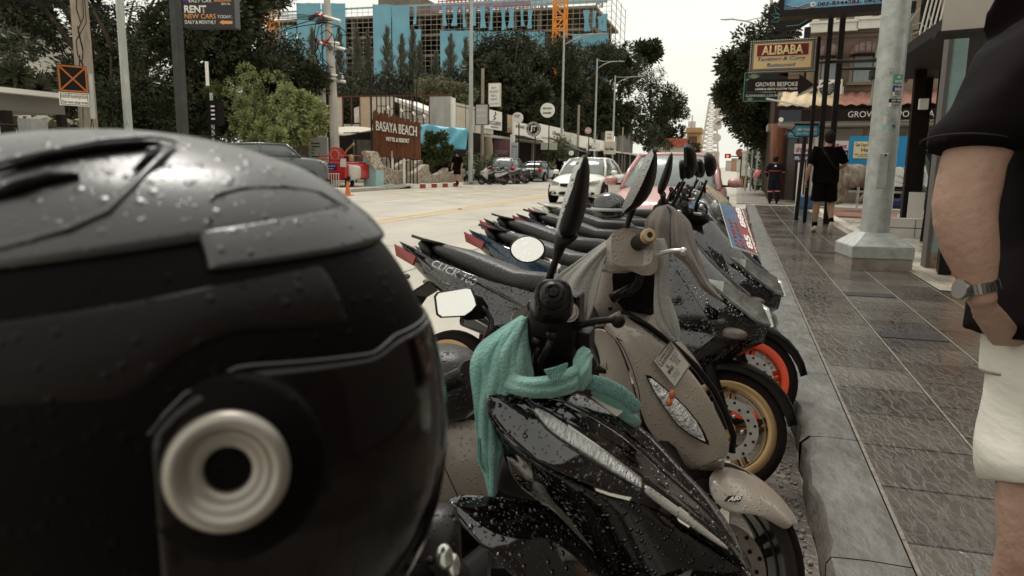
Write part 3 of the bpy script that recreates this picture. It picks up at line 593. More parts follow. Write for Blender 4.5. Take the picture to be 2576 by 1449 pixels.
text(t,'เปิด\nร้าน\nนวด\nPED',M_faint,W*.25,H*.25,W*.65,H*.6,-.005,mirror=True)
MB().b2(W+.02,W+.12,0,.1,-2.2,H+.03).b2(-.05,W+.1,-.01,-.002,H*.16,H*.19).build('banner_frame',M_dwood,t)
a,b=at(772,345,y=32),at(826,462,y=32)
t=thing('menu_wall','white wall with printed menu lines beside rough stone cladding','wall',(a.x,32,.13),local=True);W=b.x-a.x;H=a.z-.13
MB().b2(W*.1,W,0,.1,0,H).build('menu_board',mat('menu pale',(.45,.49,.44),.7,var=.1,vscale=2),t)
mb=MB();rg=random.Random(2)
for k in range(9):
 z=H*(.86-k*.07);mb.b2(W*.2,W*(.2+rg.uniform(.12,.45)),-.012,-.002,z,z+H*.02)
mb.build('menu_lines',M_blackm,t);MB().b2(-W*.35,W*.09,-.1,.2,0,H*.86).build('stone_cladding',mat('cladding stone',(.10,.085,.07),.9,bump=1,bscale=10,col2=(.36,.31,.25),vscale=6),t)
M_stone=bpy.data.materials.new('river stones');m=M_stone;m.use_nodes=True;tt=m.node_tree;N=tt.nodes;L=tt.links;b_=N['Principled BSDF'];b_.inputs['Roughness'].default_value=.8
co_=N.new('ShaderNodeTexCoord');vo=N.new('ShaderNodeTexVoronoi');vo.inputs['Scale'].default_value=7;ve=N.new('ShaderNodeTexVoronoi');ve.feature='DISTANCE_TO_EDGE';ve.inputs['Scale'].default_value=7
L.new(co_.outputs['Object'],vo.inputs['Vector']);L.new(co_.outputs['Object'],ve.inputs['Vector'])
r1=N.new('ShaderNodeValToRGB');r1.color_ramp.elements[0].color=(.33,.27,.20,1);r1.color_ramp.elements[1].color=(.60,.53,.43,1);L.new(vo.outputs['Color'],r1.inputs[0])
r2=N.new('ShaderNodeValToRGB');r2.color_ramp.elements[0].position=.02;r2.color_ramp.elements[1].position=.12;r2.color_ramp.elements[0].color=(.35,.3,.25,1);L.new(ve.outputs['Distance'],r2.inputs[0])
mu=N.new('ShaderNodeMixRGB');mu.blend_type='MULTIPLY';mu.inputs[0].default_value=1;L.new(r1.outputs[0],mu.inputs[1]);L.new(r2.outputs[0],mu.inputs[2]);L.new(mu.outputs[0],b_.inputs['Base Color'])
bp=N.new('ShaderNodeBump');bp.inputs['Strength'].default_value=1;bp.inputs['Distance'].default_value=.08;L.new(ve.outputs['Distance'],bp.inputs['Height']);L.new(bp.outputs[0],b_.inputs['Normal'])
M_turq=mat('turquoise paint',(.28,.46,.48),.6,var=.2,vscale=6,stretch=(3,3,.6),col2=(.42,.55,.53))
def wavewall(name,label,uvs,y0,th=.35,end=False,ubot=470):
 pts=[at(u,v,x=y0)for u,v in uvs];pts2=[]
 for i in range(len(pts)-1):
  for j in range(4):q=j/4;pts2.append(pts[i].lerp(pts[i+1],q))
 pts2.append(pts[-1])
 poly=[(y0,p.y,p.z)for p in pts2]+[(y0,pts[-1].y,.0),(y0,pts[0].y,.0)]
 t=thing(name,label,'wall',(y0,pts[0].y,.13));MB().prism(poly,(-th,0,0)).build('stonework',M_stone,t,bevel=.05);return t,pts
t,pts=wavewall('stone_wall','front stone wall with wave shaped crests and a turquoise end post',[cN(150,1075),cN(160,1035),cN(200,1030),cN(300,1045),cN(380,1070),cN(440,1095),cN(520,1085),cN(600,1130),cN(680,1090),cN(740,1045),cN(790,1012),cN(825,1018),cN(828,1090),cN(850,1130),cN(920,1135),cN(980,1105),cN(1030,1068),cN(1060,1050),cN(1065,1110),cN(1140,1105),cN(1200,1075),cN(1240,1062),cN(1270,1070),cN(1275,1160)],-16.0)
a=at(*cN(8,870),y=31.2);b=at(*cN(165,1080),y=31.2)
MB().prism([(a.x,31.2,0),(b.x,31.2,0),(b.x,31.2,b.z),(a.x+.35*(b.x-a.x),31.2,at(*cN(60,935),y=31.2).z),(a.x,31.2,a.z)],(0,.8,0)).build('turquoise_end',M_turq,t)
MB().prism([(a.x,31.0,a.z+.002),(a.x+.4*(b.x-a.x),31.0,at(*cN(62,930),y=31.2).z),(b.x+.01,31.0,b.z+.002),(b.x+.01,31.0,b.z+.12),(a.x+.35,31.0,a.z+.06),(a.x+.1,31.0,a.z+.1)],(0,1.0,0)).build('stone_coping',M_stone,t)
wavewall('stone_wall','rear stone wall with a tall wave crest below the hotel sign',[cN(140,1060),cN(150,1000),cN(200,960),cN(260,930),cN(320,925),cN(345,1000),cN(400,1045),cN(460,1010),cN(540,960),cN(600,950),cN(625,965),cN(630,1060),cN(650,1000),cN(700,965),cN(745,958),cN(755,1060)],-17.3)
MB().cyl(at(*cN(135,1288),y=31.0),at(*cN(390,1266),y=31.1),.04,n=8).build('pipe',M_turq)
tag(bpy.data.objects['pipe'],'pale turquoise pipe lying at the foot of the stone wall','pipe')
a,b=at(*cN(0,1330),z=.006),at(*cN(450,1310),z=.006);structure('drain_plate',MB().add([(a.x,a.y,.014),(b.x-1,b.y-1.2,.014),(b.x,b.y,.014),(a.x+.5,a.y+3.0,.014)],[(0,1,2,3)]),M_dark)
YH=34.0
a=at(*cN(122,360),y=YH);a2=at(*cN(125,918),y=YH);b=at(*cN(705,500),y=YH);b2_=at(*cN(700,945),y=YH)
t=thing('hotel_sign','hotel sign of brown upright planks with raised white letters','sign',(a.x,YH,a2.z),local=True)
W=b.x-a.x;H=a.z-a2.z;bot=b2_.z-a2.z;rg=random.Random(9);n=46;pk=MB();rt=b.z-a2.z
for i in range(n):
 q=i/n;z1=H*(1-q)+rt*q+rg.uniform(-.13,.10)+(.14 if i%8==3 else 0);pk.b2(W*q,W*(i+.93)/n,rg.uniform(0,.05),.12,bot*q+rg.uniform(-.02,.02),z1)
pk.build('plank_face',M_wood,t)
MB().b2(0,W,.13,.18,H*.2,H*.28).b2(0,W,.13,.18,H*.6,H*.68).build('back_rail',M_dwood,t)
M_let=mat('raised white letters',(.85,.83,.76),.5)
def tilt_text(s,x0,z0,w_,h_,zdrop,bold,serif):
 n=len(s);o=text(t,s,M_let,x0,z0,w_,h_,-.06,'lettering',bold=bold,ext=.05)
 me=o.data;a_=np.zeros(len(me.vertices)*3);me.vertices.foreach_get('co',a_);a_=a_.reshape(-1,3);a_[:,2]-=(a_[:,0]-x0)/w_*zdrop;me.vertices.foreach_set('co',a_.ravel());return o
kx,kz=W/583.,H/558.
tilt_text('BASAYA BEACH',55*kx,H-(230+0)*kz,500*kx,118*kz,72*kz,.0,True)
sf_=MB()
for(xa,top,bt)in((60,480,603),(78,0,0),(268,512,0),(296,0,0),(355,520,0),(450,545,0),(350,533,655),(365,0,0),(480,560,670),(530,560,680)):
 pass
tilt_text('HOTEL & RESORT',180*kx,H-360*kz,285*kx,52*kz,26*kz,.02,False)
mb=MB()
for u in(370,510):p=at(*cN(u,930),y=YH+.1);mb.cyl((p.x-a.x,.1,-a2.z+.13),(p.x-a.x,.1,.3),.06)
mb.build('support_post',M_white,t)
rods=[(105,-60),(174,5),(228,20),(288,35),(335,40),(383,55),(438,20),(491,50),(536,60),(583,70),(622,0),(668,60)]
for i,(x,yt)in enumerate(rods):
 p=at(*cN(x,170),y=YH+.35);q=at(*cN(x,yt-60 if i else-230),y=YH+.35)
 o=tag(MB().cyl((p.x,YH+.35,.13),(p.x,YH+.35,q.z),.028 if i else .045,n=6).build('flag_rod',M_black),'thin black rod in the row rising behind the hotel sign' if i else 'tallest and thickest black rod, at the left edge of the hotel sign','rod','black rods behind the hotel sign')
t=thing('sign_lamp_rail','row of small swan neck sign lamps above the hotel sign','lamp',(-15.5,YH,4));
for k,(x,y)in enumerate(((178,290),(340,322),(487,357),(615,390))):
 p=at(*cN(x,y),y=YH+.2);mb=MB();mb.tube([p,p+Vector((.62,-.1,-.02)),p+Vector((.75,-.35,-.1))],.02,6).build('arm',M_black,t);MB().cyl(p+Vector((.72,-.3,-.06)),p+Vector((.88,-.5,-.16)),.03,.07,10).build('lamp_head',M_white,t)
YT=42.5
q=[cN(712,527),cN(800,513),cN(1000,548),cN(1150,556),cN(1306,572)];r_=[cN(712,835),cN(800,828),cN(1000,815),cN(1100,822),cN(1275,830)]
rows=[]
for j in range(10):
 row=[]
 for i in range(21):
  s_=i/20*4;k=min(3,int(s_));f_=s_-k;u0,v0=[q[k][z]*(1-f_)+q[k+1][z]*f_ for z in(0,1)];u1,v1=[r_[k][z]*(1-f_)+r_[k+1][z]*f_ for z in(0,1)]
  h=j/9;p=at(u0*(1-h)+u1*h,v0*(1-h)+v1*h,y=YT-.5*h+.10*sin(i*.9+j*.6));row.append(p)
 rows.append(row)
tag(MB().grid(rows).build('blue_tarpaulin',mat('blue tarpaulin',(.12,.42,.54),.45,bump=1,bscale=3,var=.12,vscale=2,stretch=(1,1,.4)),smooth=True,solid=.01),'bright blue tarpaulin hung as a screen beside the hotel sign','tarpaulin')
M_plant=leafmat('shrub leaves',(.035,.045,.018),(.11,.13,.05),.5,3)
p=at(*cN(860,1080),x=-17.0);PY=p.y;base=(p.x,PY,.13)
tree('potted_tree','dark leafy shrub tree in a terracotta pot beside the hotel sign',base,[(tuple(at(*cN(860,950),y=PY)),(1.20,0.91,0.97)),(tuple(at(*cN(880,830),y=PY)),(0.85,0.68,0.80)),(tuple(at(*cN(960,690),y=PY)),(0.32,0.28,0.48)),(tuple(at(*cN(830,720),y=PY)),(0.32,0.28,0.41)),(tuple(at(*cN(1010,870),y=PY)),(0.48,0.46,0.48)),(tuple(at(*cN(740,880),y=PY)),(0.48,0.46,0.57))],7000,.085,M_plant,cat='tree',trunk_r=.06,k=16,rr=.2,seed=90)
tag(MB().lathe([(.16,.13),(.26,.45),(.27,.5),(.2,.5)],(p.x,PY,0),n=16,cap=True).build('flower_pot',mat('terracotta pot',(.35,.12,.06),.7)),'terracotta pot under the shrub tree','pot')
XS=-17.0
t=thing('shop_terrace','long low terrace of dark open shops running away along the far side','building',(XS-3,60,.13))
MB().b2(XS-6,XS-1.2,44.2,230,.13,3.1).build('shop_shade_box',M_dark,t);MB().b2(XS-6,XS-.3,50.5,230,3.12,3.3).build('roof',M_dirtyw,t)  # near black block painted as the shade inside the open shops
mb=MB()
for k in range(14):y=47+k*6.5;mb.b2(XS-1.15,XS-.95,y-.1,y+.1,.13,3.1)
mb.build('shop_pier',M_dirtyw,t);
for y,w_,m_ in((56,2.2,'poster night'),(60,.9,'poster pale')):
 pass
def fas(name,label,u0,vt,vb,u1,m,cat='sign',X=XS,group=None,th=.12,zt=None,zb=None):
 a=at(u0,vb,x=X);top=at(u0,vt,x=X).z;b=at(u1,vb,x=X);
 z0=a.z if zb is None else zb;H=(top if zt is None else zt)-z0;t=thing(name,label,cat,(X,a.y,z0),radians(90),group=group,local=True);W=b.y-a.y
 MB().b2(0,W,0,th,0,H).build('panel',m,t);return t,W,H
G_='fascia panels above the far shops'
fas('fascia_panel','folded white fascia corner beside the grey corrugated sheet',1138,245,326,1146,M_white,'panel',group=G_)
t,W,H=fas('fascia_panel','cream fascia with thin black uprights left of the mirrored sign',1148,258,328,1212,M_cream,'panel',group=G_)
MB().b2(W*.33,W*.34,-.02,-.002,0,H).b2(W*.7,W*.71,-.02,-.002,0,H).b2(0,W,-.025,-.003,H*.88,H*.9).build('upright',M_black,t)
t,W,H=fas('fascia_panel','white real estate fascia with a winding line emblem',1216,272,322,1261,M_white,'sign',group=G_)
t.location.x+=.05
text(t,'EXCLUSIVE',M_black,W*.18,H*.24,W*.74,H*.2,-.01,bold=.02);text(t,'REAL ESTATE',M_black,W*.38,H*.08,W*.4,H*.10,-.01,bold=.02)
MB().tube([(W*.5,-.03,H*.5),(W*.62,-.03,H*.6),(W*.5,-.03,H*.68),(W*.62,-.03,H*.8),(W*.58,-.03,H*.93)],H*.03,6).build('emblem',M_black,t)
t,W,H=fas('fascia_panel','tan beauty salon fascia with white script',1273,287,332,1300,M_cream2,'sign',group=G_);text(t,"Let'sGlow",M_sw,W*.05,H*.2,W*.85,H*.3,-.01,bold=.03)
MB().b2(-W*.06,0,-.1,.1,0,H*1.05).b2(W,W*1.05,-.1,.1,0,H*1.02).build('frame',M_black,t)
t,W,H=fas('fascia_panel','black tattoo shop fascia with a grey mural',1304,300,345,1346,mat('mural dark',(.03,.025,.022),.6,col2=(.5,.48,.42),vscale=3.5),'sign',group=G_)
t,W,H=fas('fascia_panel','long white fascia with black script lettering',1349,309,342,1418,M_white,'sign',group=G_);text(t,'Ohana',M_black,W*.55,H*.3,W*.3,H*.36,-.01,bold=.03,shear=.3);text(t,'TATTOO STUDIO',M_black,W*.6,H*.1,W*.22,H*.09,-.01)
fas('fascia_panel','grey white boarded fascia beyond the script fascia',1420,331,362,1450,M_dirtyw,'panel',group=G_);fas('fascia_panel','far white boarded fascia before the thin pole',1451,339,368,1488,M_white,'panel',group=G_)
fas('fascia_panel','farthest white fascia by the double lamp posts',1490,349,373,1530,M_white,'panel',group=G_)
a=at(1291,322,x=XS+.9);b=at(1362,343,x=XS+.9)
y0=at(1293,340,x=XS+.9).y;y1=at(1362,345,x=XS+.9).y
t=thing('porch_beam','white porch beam lettered with the estate agent services','sign',(XS+.9,y0,at(1291,338,x=XS+.9).z),radians(90),local=True);W=y1-y0;H=.95
MB().b2(0,W,0,.15,0,H).build('beam',M_white,t);text(t,'BUY - INVEST - SELL - RENT PROPERTY',M_black,W*.05,H*.55,W*.9,H*.22,-.01,bold=.02)
MB().b2(0,.25,0,.3,-2.6,-.001).build('post',M_white,t)
for(u0,u1,vt,vb,m_,lab,txt)in((1241,1283,353,437,mat('poster dusk',(.02,.022,.06),.4,col2=(.25,.10,.10),vscale=.6),'tall dark blue poster of a sunset skyline in the porch','THE SUNRISE SEAVIEW\nLUXURY CONDO'),(1285,1303,358,425,mat('poster pale blue',(.45,.50,.52),.5),'narrow pale price board beside the skyline poster','Glow')):
 a=at(u0,vb,y=51);b=at(u1,vt,y=51);t=thing('poster',lab,'poster',(a.x,51,a.z),local=True);W=b.x-a.x;H=b.z-a.z
 MB().b2(0,W,0,.06,0,H).build('poster_sheet',m_,t);text(t,txt,mat('poster text',(.5,.48,.5),.5)if u0<1280 else M_black,W*.1,H*(.6 if u0<1280 else .8),W*.8,H*(.1),-.01)
 if u0>1280:
  mb=MB();[mb.b2(W*.1,W*.3,-.01,-.002,H*(.7-k*.09),H*(.715-k*.09)).b2(W*.65,W*.9,-.01,-.002,H*(.7-k*.09),H*(.715-k*.09))for k in range(7)];mb.build('price_lines',M_black,t)
def awning(label,u0,v0,u1,v1,drop,out,X,m):
 a=at(u0,v0,x=X);b=at(u1,v1,x=X);n=10;rows=[]
 for j in range(6):q=j/5;rows.append([(X+out*q,a.y+(b.y-a.y)*i/n,a.z+(b.z-a.z)*i/n-drop*q**1.3+.03*sin(i*2)*q)for i in range(n+1)])
 tag(MB().grid(rows).build('awning',m,smooth=True,solid=.03),label,'awning')
awning('weathered white awning below the tan fascia',1288,335,1332,345,.35,1.4,XS,M_dirtyw)
awning('grey striped awning below the tattoo shop mural',1325,340,1352,345,.9,1.9,XS,mat('stripe awning',(.20,.18,.16),.7,col2=(.6,.57,.5),vscale=3,stretch=(1,2.5,1)))
awning('faded grey awning right of the striped one',1352,343,1392,352,1.0,1.8,XS,mat('awning grey',(.22,.20,.18),.7,col2=(.45,.42,.38),vscale=2,stretch=(1,2,1)))
awning('dark green grey awning above the bamboo',1380,345,1445,366,.9,1.8,XS,mat('awning dark',(.10,.10,.09),.7))
awning('long low white roof edge beyond the awnings',1425,365,1640,396,.25,1.6,XS,M_dirtyw)
pts=clump_pts([(tuple(at(1395,395,y=62)),(1.2,1,.9)),(tuple(at(1410,375,y=62)),(1.1,.8,1.1)),(tuple(at(1370,420,y=58)),(1.4,.8,.5)),(tuple(at(1240,425,y=46)),(.8,.5,1.0)),(tuple(at(1190,420,y=44)),(.9,.5,.9))],5200,5,.2)
p=at(1395,440,y=62);t=thing('bamboo_clump','light green bamboo clump in front of the dark shop awnings','plant',(p.x,62,.13));v,f=leaf_mesh(pts,.17,seed=6,aspect=.2);np_obj('foliage',v,f,leafmat('bamboo leaves',(.05,.055,.025),(.2,.2,.11),.5),t,(p.x,62,.13))
MB().cyl((p.x,62,.13),(p.x+.1,62,2.6),.04).build('stem',M_plant,t)
a=at(1362,352+13,y=58);tag(MB().box((at(1381,410-42,y=58)),(1.3,.08,.55)).build('hanging_board',mat('pale green board',(.4,.42,.33),.6)),'small pale board hung in the bamboo','sign')
p=at(1228,400,y=49);rows=[[(p.x+.22*cos(k*pi/6)*(1.2-.35*sin(z*2.2)),49+.2*sin(k*pi/6),z)for k in range(12)]for z in np.linspace(.2,3.0,12)]
tag(MB().grid(rows,True).build('tied_curtain',mat('beige curtain',(.34,.27,.20),.9,bump=.8,bscale=6,stretch=(4,4,.4)),smooth=True),'beige curtain tied against the porch post','curtain')
def board(name,label,u0,v0,u1,v1,y,m,txts,cat='sign',th=.15,edge=None,post=None):
 a=at(u0,v1,y=y);b=at(u1,v0,y=y);t=thing(name,label,cat,(a.x,y,a.z),local=True);W=b.x-a.x;H=b.z-a.z
 MB().b2(0,W,0,th,0,H).build('board',m,t)
 for(s,m2,x,z,w_,h_,kw)in txts:text(t,s,m2,W*x,H*z,W*w_,H*h_,-.01,**kw)
 if edge:MB().b2(-.03,0,-.01,th+.01,0,H).b2(W,W+.05,-.01,th+.01,0,H).b2(-.03,W+.05,-.01,th+.01,H,H+.03).b2(-.03,W+.05,-.01,th+.01,-.03,0).build('frame',edge,t)
 if post:MB().cyl((W*post[0],th+.06,-a.z+.13),(W*post[0],th+.06,H*post[1]),post[2]).build('post',M_pole,t)
 return t,W,H
M_gl=mat('grey lettering',(.12,.11,.10),.6)
board('service_board','tall white board reading buy invest sell rent on a pole',1229.5,210,1257,267,41.5,M_white,[('BUY',M_gl,.27,.76,.42,.10,{}),('INVEST',M_gl,.1,.59,.8,.10,{}),('SELL',M_gl,.22,.42,.55,.10,{}),('RENT',M_gl,.2,.25,.62,.10,{}),('Tel. +66 62 490 9919',M_gl,.08,.07,.84,.07,{})],edge=M_cream)
board('mirrored_board','pale grey board with faint mirrored letters on the concrete pole',1197,263,1227,313,40.5,mat('grey board',(.42,.42,.38),.6,var=.08,vscale=2),[('นวดไทย',M_sw,.1,.66,.7,.16,dict(mirror=True)),('MASSAGE',M_sw,.1,.4,.75,.08,dict(mirror=True))],edge=M_black)
board('picture_board','square white board with a small food picture',1522,330,1544,356,70,M_white,[('ooo',M_so,.2,.25,.6,.25,dict(bold=.06)),('~~',mat('sign green',(.1,.3,.2),.5),.25,.62,.5,.15,dict(bold=.04))])
board('emblem_board','white board with a black ink emblem by the lamp post',1475,360,1509,379.5,72,M_white,[('K-.',M_black,.2,.2,.55,.5,dict(bold=.03))])
t,W,H=board('bistro_board','beige board with black cursive lettering',1518,356,1549,388,76,M_cream,[("Bay's Best",M_black,.15,.25,.7,.3,dict(bold=.03))])
def disc(name,label,u,v,rpx,y,m,txts,rim=None,arm=True):
 p=at(u,v,y=y);r=rpx/FPX*(p-CAM).dot(FW);t=thing(name,label,'sign',tuple(p),local=True)
 MB().lathe([(0,.08),(r,.08),(r,-.08),(0,-.08)],(0,0,0),(0,1,0),40).build('disc',m,t,smooth=True,angle=40)
 if rim:MB().lathe([(r*.88,.1),(r*.94,.1)],(0,0,0),(0,-1,0),40).lathe([(r*.66,.1),(r*.70,.1)],(0,0,0),(0,-1,0),40).build('ring',rim,t,solid=.01)
 for(s,m2,x,z,w_,h_,kw)in txts:text(t,s,m2,r*x,r*z,r*w_,r*h_,-.1,**kw)
 if arm:MB().cyl((r*.2,.12,r),(r*.2,.12,-p.z+.2),.04).build('post',M_dwood,t)
 return t,r
disc('round_sign','round white sign reading brunch and dinner',1377.5,277.5,18,52,M_sw,[('BRUNCH',M_black,-.62,.12,1.24,.26,dict(bold=.02)),('DINNER',M_black,-.62,-.5,1.24,.26,dict(bold=.02))])
t,r=disc('round_sign','round black tattoo shop sign with a white ring and monogram',1342,324.5,18.5,50,M_black,[('JT',M_sw,-.42,-.45,.84,.9,dict(bold=.05))],rim=M_sw)
for k,ch in enumerate('JT TEAM TATTOO'):
 a_=radians(160-k*10.8);o=text(t,ch,M_sw,-r*.07,-r*.07,r*.14,r*.14,0)if ch!=' ' else None
 if o:o.matrix_local=Matrix.Translation((cos(a_)*r*.80,-.1,sin(a_)*r*.80))@Matrix.Rotation(-(a_-pi/2),4,'Y')
for k,ch in enumerate('PATTAYA THAILAND'):
 a_=radians(200+k*9.4);o=text(t,ch,M_sw,-r*.07,-r*.07,r*.14,r*.14,0)if ch!=' ' else None
 if o:o.matrix_local=Matrix.Translation((cos(a_)*r*.80,-.1,sin(a_)*r*.80))@Matrix.Rotation(-(a_-pi*1.5),4,'Y')
disc('round_sign','round pale sign with a facial price and a face picture',1302,297,14,46,mat('pale print',(.6,.55,.5),.4,col2=(.8,.78,.72),vscale=3),[('Facial',M_black,-.5,.35,1.0,.25,{}),('399',M_black,-.35,.02,.7,.25,{})])
disc('round_sign','small pink and white oval no entry sign on a thin post',1479.5,328.5,8,62,mat('pale pink',(.55,.36,.32),.5),[('-',M_sw,-.6,-.1,1.2,.3,{})])
disc('round_sign','tiny round white sign behind the large mirror tip',1437,385,6,56,M_sw,[])
def street_lamp(label,u,v,X,top_uv,arm,r0=.10,y=None,group='street lamps'):
 p=at(u,v,x=X)if y is None else at(u,v,y=y);tp=at(*top_uv,y=p.y)
 t=thing('street_lamp',label,'street lamp',(p.x,p.y,.13),group=group)
 MB().cyl((p.x,p.y,.13),(p.x,p.y,tp.z),r0,r0*.55,12).build('pole',M_pole,t,smooth=True,angle=40)
 for(au,av)in arm:
  q=at(au,av,y=p.y);b=Vector((p.x,p.y,tp.z-(.35 if len(arm)else 0)))
  L_=q-b;MB().tube([b-Vector((0,0,.75)),b+Vector((L_.x*.28,0,L_.z*.35-.30)),b+Vector((L_.x*.6,0,L_.z*.8-.02)),q],.045,6).tube([b+Vector((0,0,.2)),b+Vector((L_.x*.3,0,L_.z*.55+.02)),b+Vector((L_.x*.6,0,L_.z*.8))],.03,6).build('arm',M_pole,t,smooth=True)
  s=1 if L_.x>0 else-1;MB().loft([((q.x-s*.3,q.y,q.z),(0,.05,0),(0,0,.03)),((q.x,q.y,q.z),(0,.13,0),(0,0,.05)),((q.x+s*.45,q.y,q.z-.01),(0,.10,0),(0,0,.035))],10).build('lamp_head',M_pole,t,smooth=True)
 return t
street_lamp('tall plain steel lamp post rising left of the buy and sell board',1184,400,-15.0,(1184,-30),[],r0=.15)
street_lamp('street lamp whose arm reaches over the orange crane',1412,380,-15.2,(1427,80),[(1515,84)],r0=.14)
street_lamp('middle street lamp of the far row with a curved arm',1495,380,-15.2,(1505,147),[(1560,154)],r0=.14)
street_lamp('last street lamp of the far row before the sky',1541,380,-15.2,(1549,190),[(1610,192)],r0=.14)
for u,v,ut,lab,r in((1213,400,172,'rough concrete pole behind the mirrored board',.13),(1454,350,264,'thin bare concrete pole rising above the far fascias',.14),(1565,380,320,'faint far concrete pole right of the food picture board',.13)):
 p=at(u,v,x=-15.9);tp=at(u,ut,y=p.y);tag(MB().cyl((p.x,p.y,.13),(p.x,p.y,tp.z),r,r*.8,8).build('concrete_pole',M_conp),lab,'pole')
p=at(838,400,x=-19.5);Y=p.y
t=thing('power_pole','tall pale power pole with crossarms, insulators and looping cables','pole',(p.x,Y,.13))
x0=p.x;top=at(825,-20,y=Y);MB().tube([(x0+.12,Y,.13),(x0+.05,Y,5),(at(822,0,y=Y).x,Y,top.z)],[.27,.22,.15],10).build('pole',mat('pale concrete pole',(.52,.48,.42),.8,var=.15,vscale=2),t)
arms=[((314,105),(480,155)),((320,312),(540,370)),((365,305),(470,320)),((325,560),(515,600)),((345,540),(500,565))]
M_ins=mat('red insulator',(.45,.06,.05),.4);M_insg=mat('grey insulator',(.10,.09,.09),.4)
for i,(a,b)in enumerate(arms):
 A_=at(*cb(*a),y=Y-.2);B_=at(*cb(*b),y=Y-.2);d=(B_-A_);MB().tube([A_,B_],.10,4,flat=.8).build('crossarm',M_white,t)
 MB().ell(A_,(.13,.13,.13),8,6).ell(A_+d*.22,(.12,.12,.12),8,6).build('red_cap',M_ins,t)
mb=MB()
for(a,b)in(((305,110),(255,135)),((365,145),(315,165)),((325,145),(372,160)),((300,290),(312,315)),((395,330),(410,360)),((550,350),(530,385)),((480,540),(465,575)),((365,520),(350,545)),((385,500),(395,545))):
 A_=at(*cb(*a),y=Y-.3);B_=at(*cb(*b),y=Y-.3)
 for k in range(7):q=A_.lerp(B_,k/6);mb.cyl(q-(B_-A_).normalized()*.03,q+(B_-A_).normalized()*.03,.11-.02*(k%2),n=8)
mb.build('insulator_string',M_insg,t)
mb=MB()
for P in([(85,215),(200,190),(375,165)],[(85,205),(260,150),(300,155),(290,250),(295,300)],[(375,165),(320,200),(300,300),(290,400),(330,470),(430,495)],[(375,165),(470,190),(440,300),(430,400),(470,440),(500,400),(530,340),(550,330)],[(480,260),(530,255),(555,340)],[(320,320),(300,380),(310,450),(350,490)],[(410,200),(470,190),(520,240),(545,300),(550,345)],[(330,250),(380,220),(430,260),(440,320)],[(310,330),(340,420),(400,480)],[(420,250),(360,330),(330,430),(390,500)],[(500,560),(530,520),(470,480),(440,420)]):
 mb.tube([at(*cb(*q),y=Y-.45)for q in P],.022,4)
for k in range(4):
 A_=at(*cb(330+k*30,115+k*12),y=Y-.3);mb.tube([A_,A_+Vector((-7,-8,-.7)),A_+Vector((-16,-16,-.3))],.018,4)
mb.build('cable',M_blackm,t)
p0=at(1729,320,y=150);p1=at(1763,320,y=150)
t=thing('tan_tower_block','tan tower like building beyond the red car','building',(p0.x,150,0));M_tan=mat('tan render',(.50,.32,.16),.8,var=.1,vscale=.6)
MB().b2(p0.x,p1.x,150,158,0,at(0,322,y=150).z if False else at(1745,335,y=150).z).build('wall',M_tan,t);MB().b2(p0.x-.2,p1.x+.2,149.7,158.2,at(1745,334.5,y=150).z,at(1745,321,y=150).z).build('parapet',M_tan,t)
MB().b2(p0.x-.3,p1.x+.3,149.5,149.68,at(1745,336,y=150).z,at(1745,334,y=150).z).build('cornice',mat('brown line',(.15,.08,.05),.8),t);A_=at(1741,355,y=149.9);MB().b2(A_.x-.7,A_.x+.9,149.9,149.98,at(1741,366,y=150).z,at(1741,343,y=150).z).build('window',mat('brown line',(.15,.08,.05),.8),t)
tag(MB().b2(at(1743,374,y=140).x,at(1758,374,y=140).x,140,140.3,at(1743,377,y=140).z,at(1743,369.5,y=140).z).build('red_billboard',mat('billboard red',(.5,.10,.03),.5)),'small orange red billboard in front of the tan building','billboard')
def lat(label,u,vt,w0,w1,y,m,r):
 p=at(u,418,y=y);top=at(u,vt,y=y).z;t=thing('lattice_tower',label,'tower',(p.x,y,0));mb=MB();n=16
 for i in range(n):
  z0=top*i/n;z1=top*(i+1)/n;a=w0+(w1-w0)*i/n;b=w0+(w1-w0)*(i+1)/n
  for sx in(-1,1):
   for sy in(-1,1):mb.cyl((p.x+sx*a,y+sy*a,z0),(p.x+sx*b,y+sy*b,z1),r,n=4)
  mb.cyl((p.x-a,y-a,z0),(p.x+b,y-b,z1),r*.6,n=4);mb.cyl((p.x+a,y-a,z0),(p.x-b,y-b,z1),r*.6,n=4);mb.cyl((p.x-a,y-a,z0),(p.x+a,y-a,z0),r*.6,n=4)
 mb.build('lattice',m,t);d=MB()
 for k,zf in enumerate((.45,.62,.68,.8)):d.cyl((p.x+w0*.6,y-2,top*zf),(p.x+w0*.6+.4,y-3,top*zf),r*6,n=10)
 d.build('dish',m,t);return t
M_haz=mat('hazed steel',(.55,.50,.45),.8)
lat('tall slender telecom lattice tower against the sky',1783,250,4.2,1.2,330,M_haz,.28);
p=at(1735,418,y=260);t=thing('antenna_mast','small antenna mast rising behind the tan building','mast',(p.x,260,0));zt=at(1735,290,y=260).z;MB().cyl((p.x,260,0),(p.x,260,zt),.25,n=6).build('pole',M_haz,t);mb=MB()
for k in range(6):a_=k*pi/3;mb.b2(p.x+cos(a_)*1.0-.2,p.x+cos(a_)*1.0+.2,260+sin(a_)-.2,260+sin(a_)+.2,zt-4.5+.6*(k%2),zt-2)
mb.build('antenna',M_haz,t)
t,xa,xb,zt=block('market_building','low building with a red roof edge and pale mural beyond the far shops',1672,1723,351,95,10,mat('mural wall',(.30,.42,.40),.7,col2=(.62,.60,.52),vscale=1.2))
MB().b2(xa-.3,xb+.3,94.7,94.98,zt-.9,zt+.15).build('red_roof_edge',mat('red edge',(.40,.10,.07),.7,var=.4,vscale=3),t)
t,xa,xb,zt=block('corrugated_shed','grey corrugated shed behind the cursive board',1548,1583,335,150,6,mat('shed grey',(.25,.24,.22),.7,var=.3,vscale=1.5,stretch=(1,1,.3)))
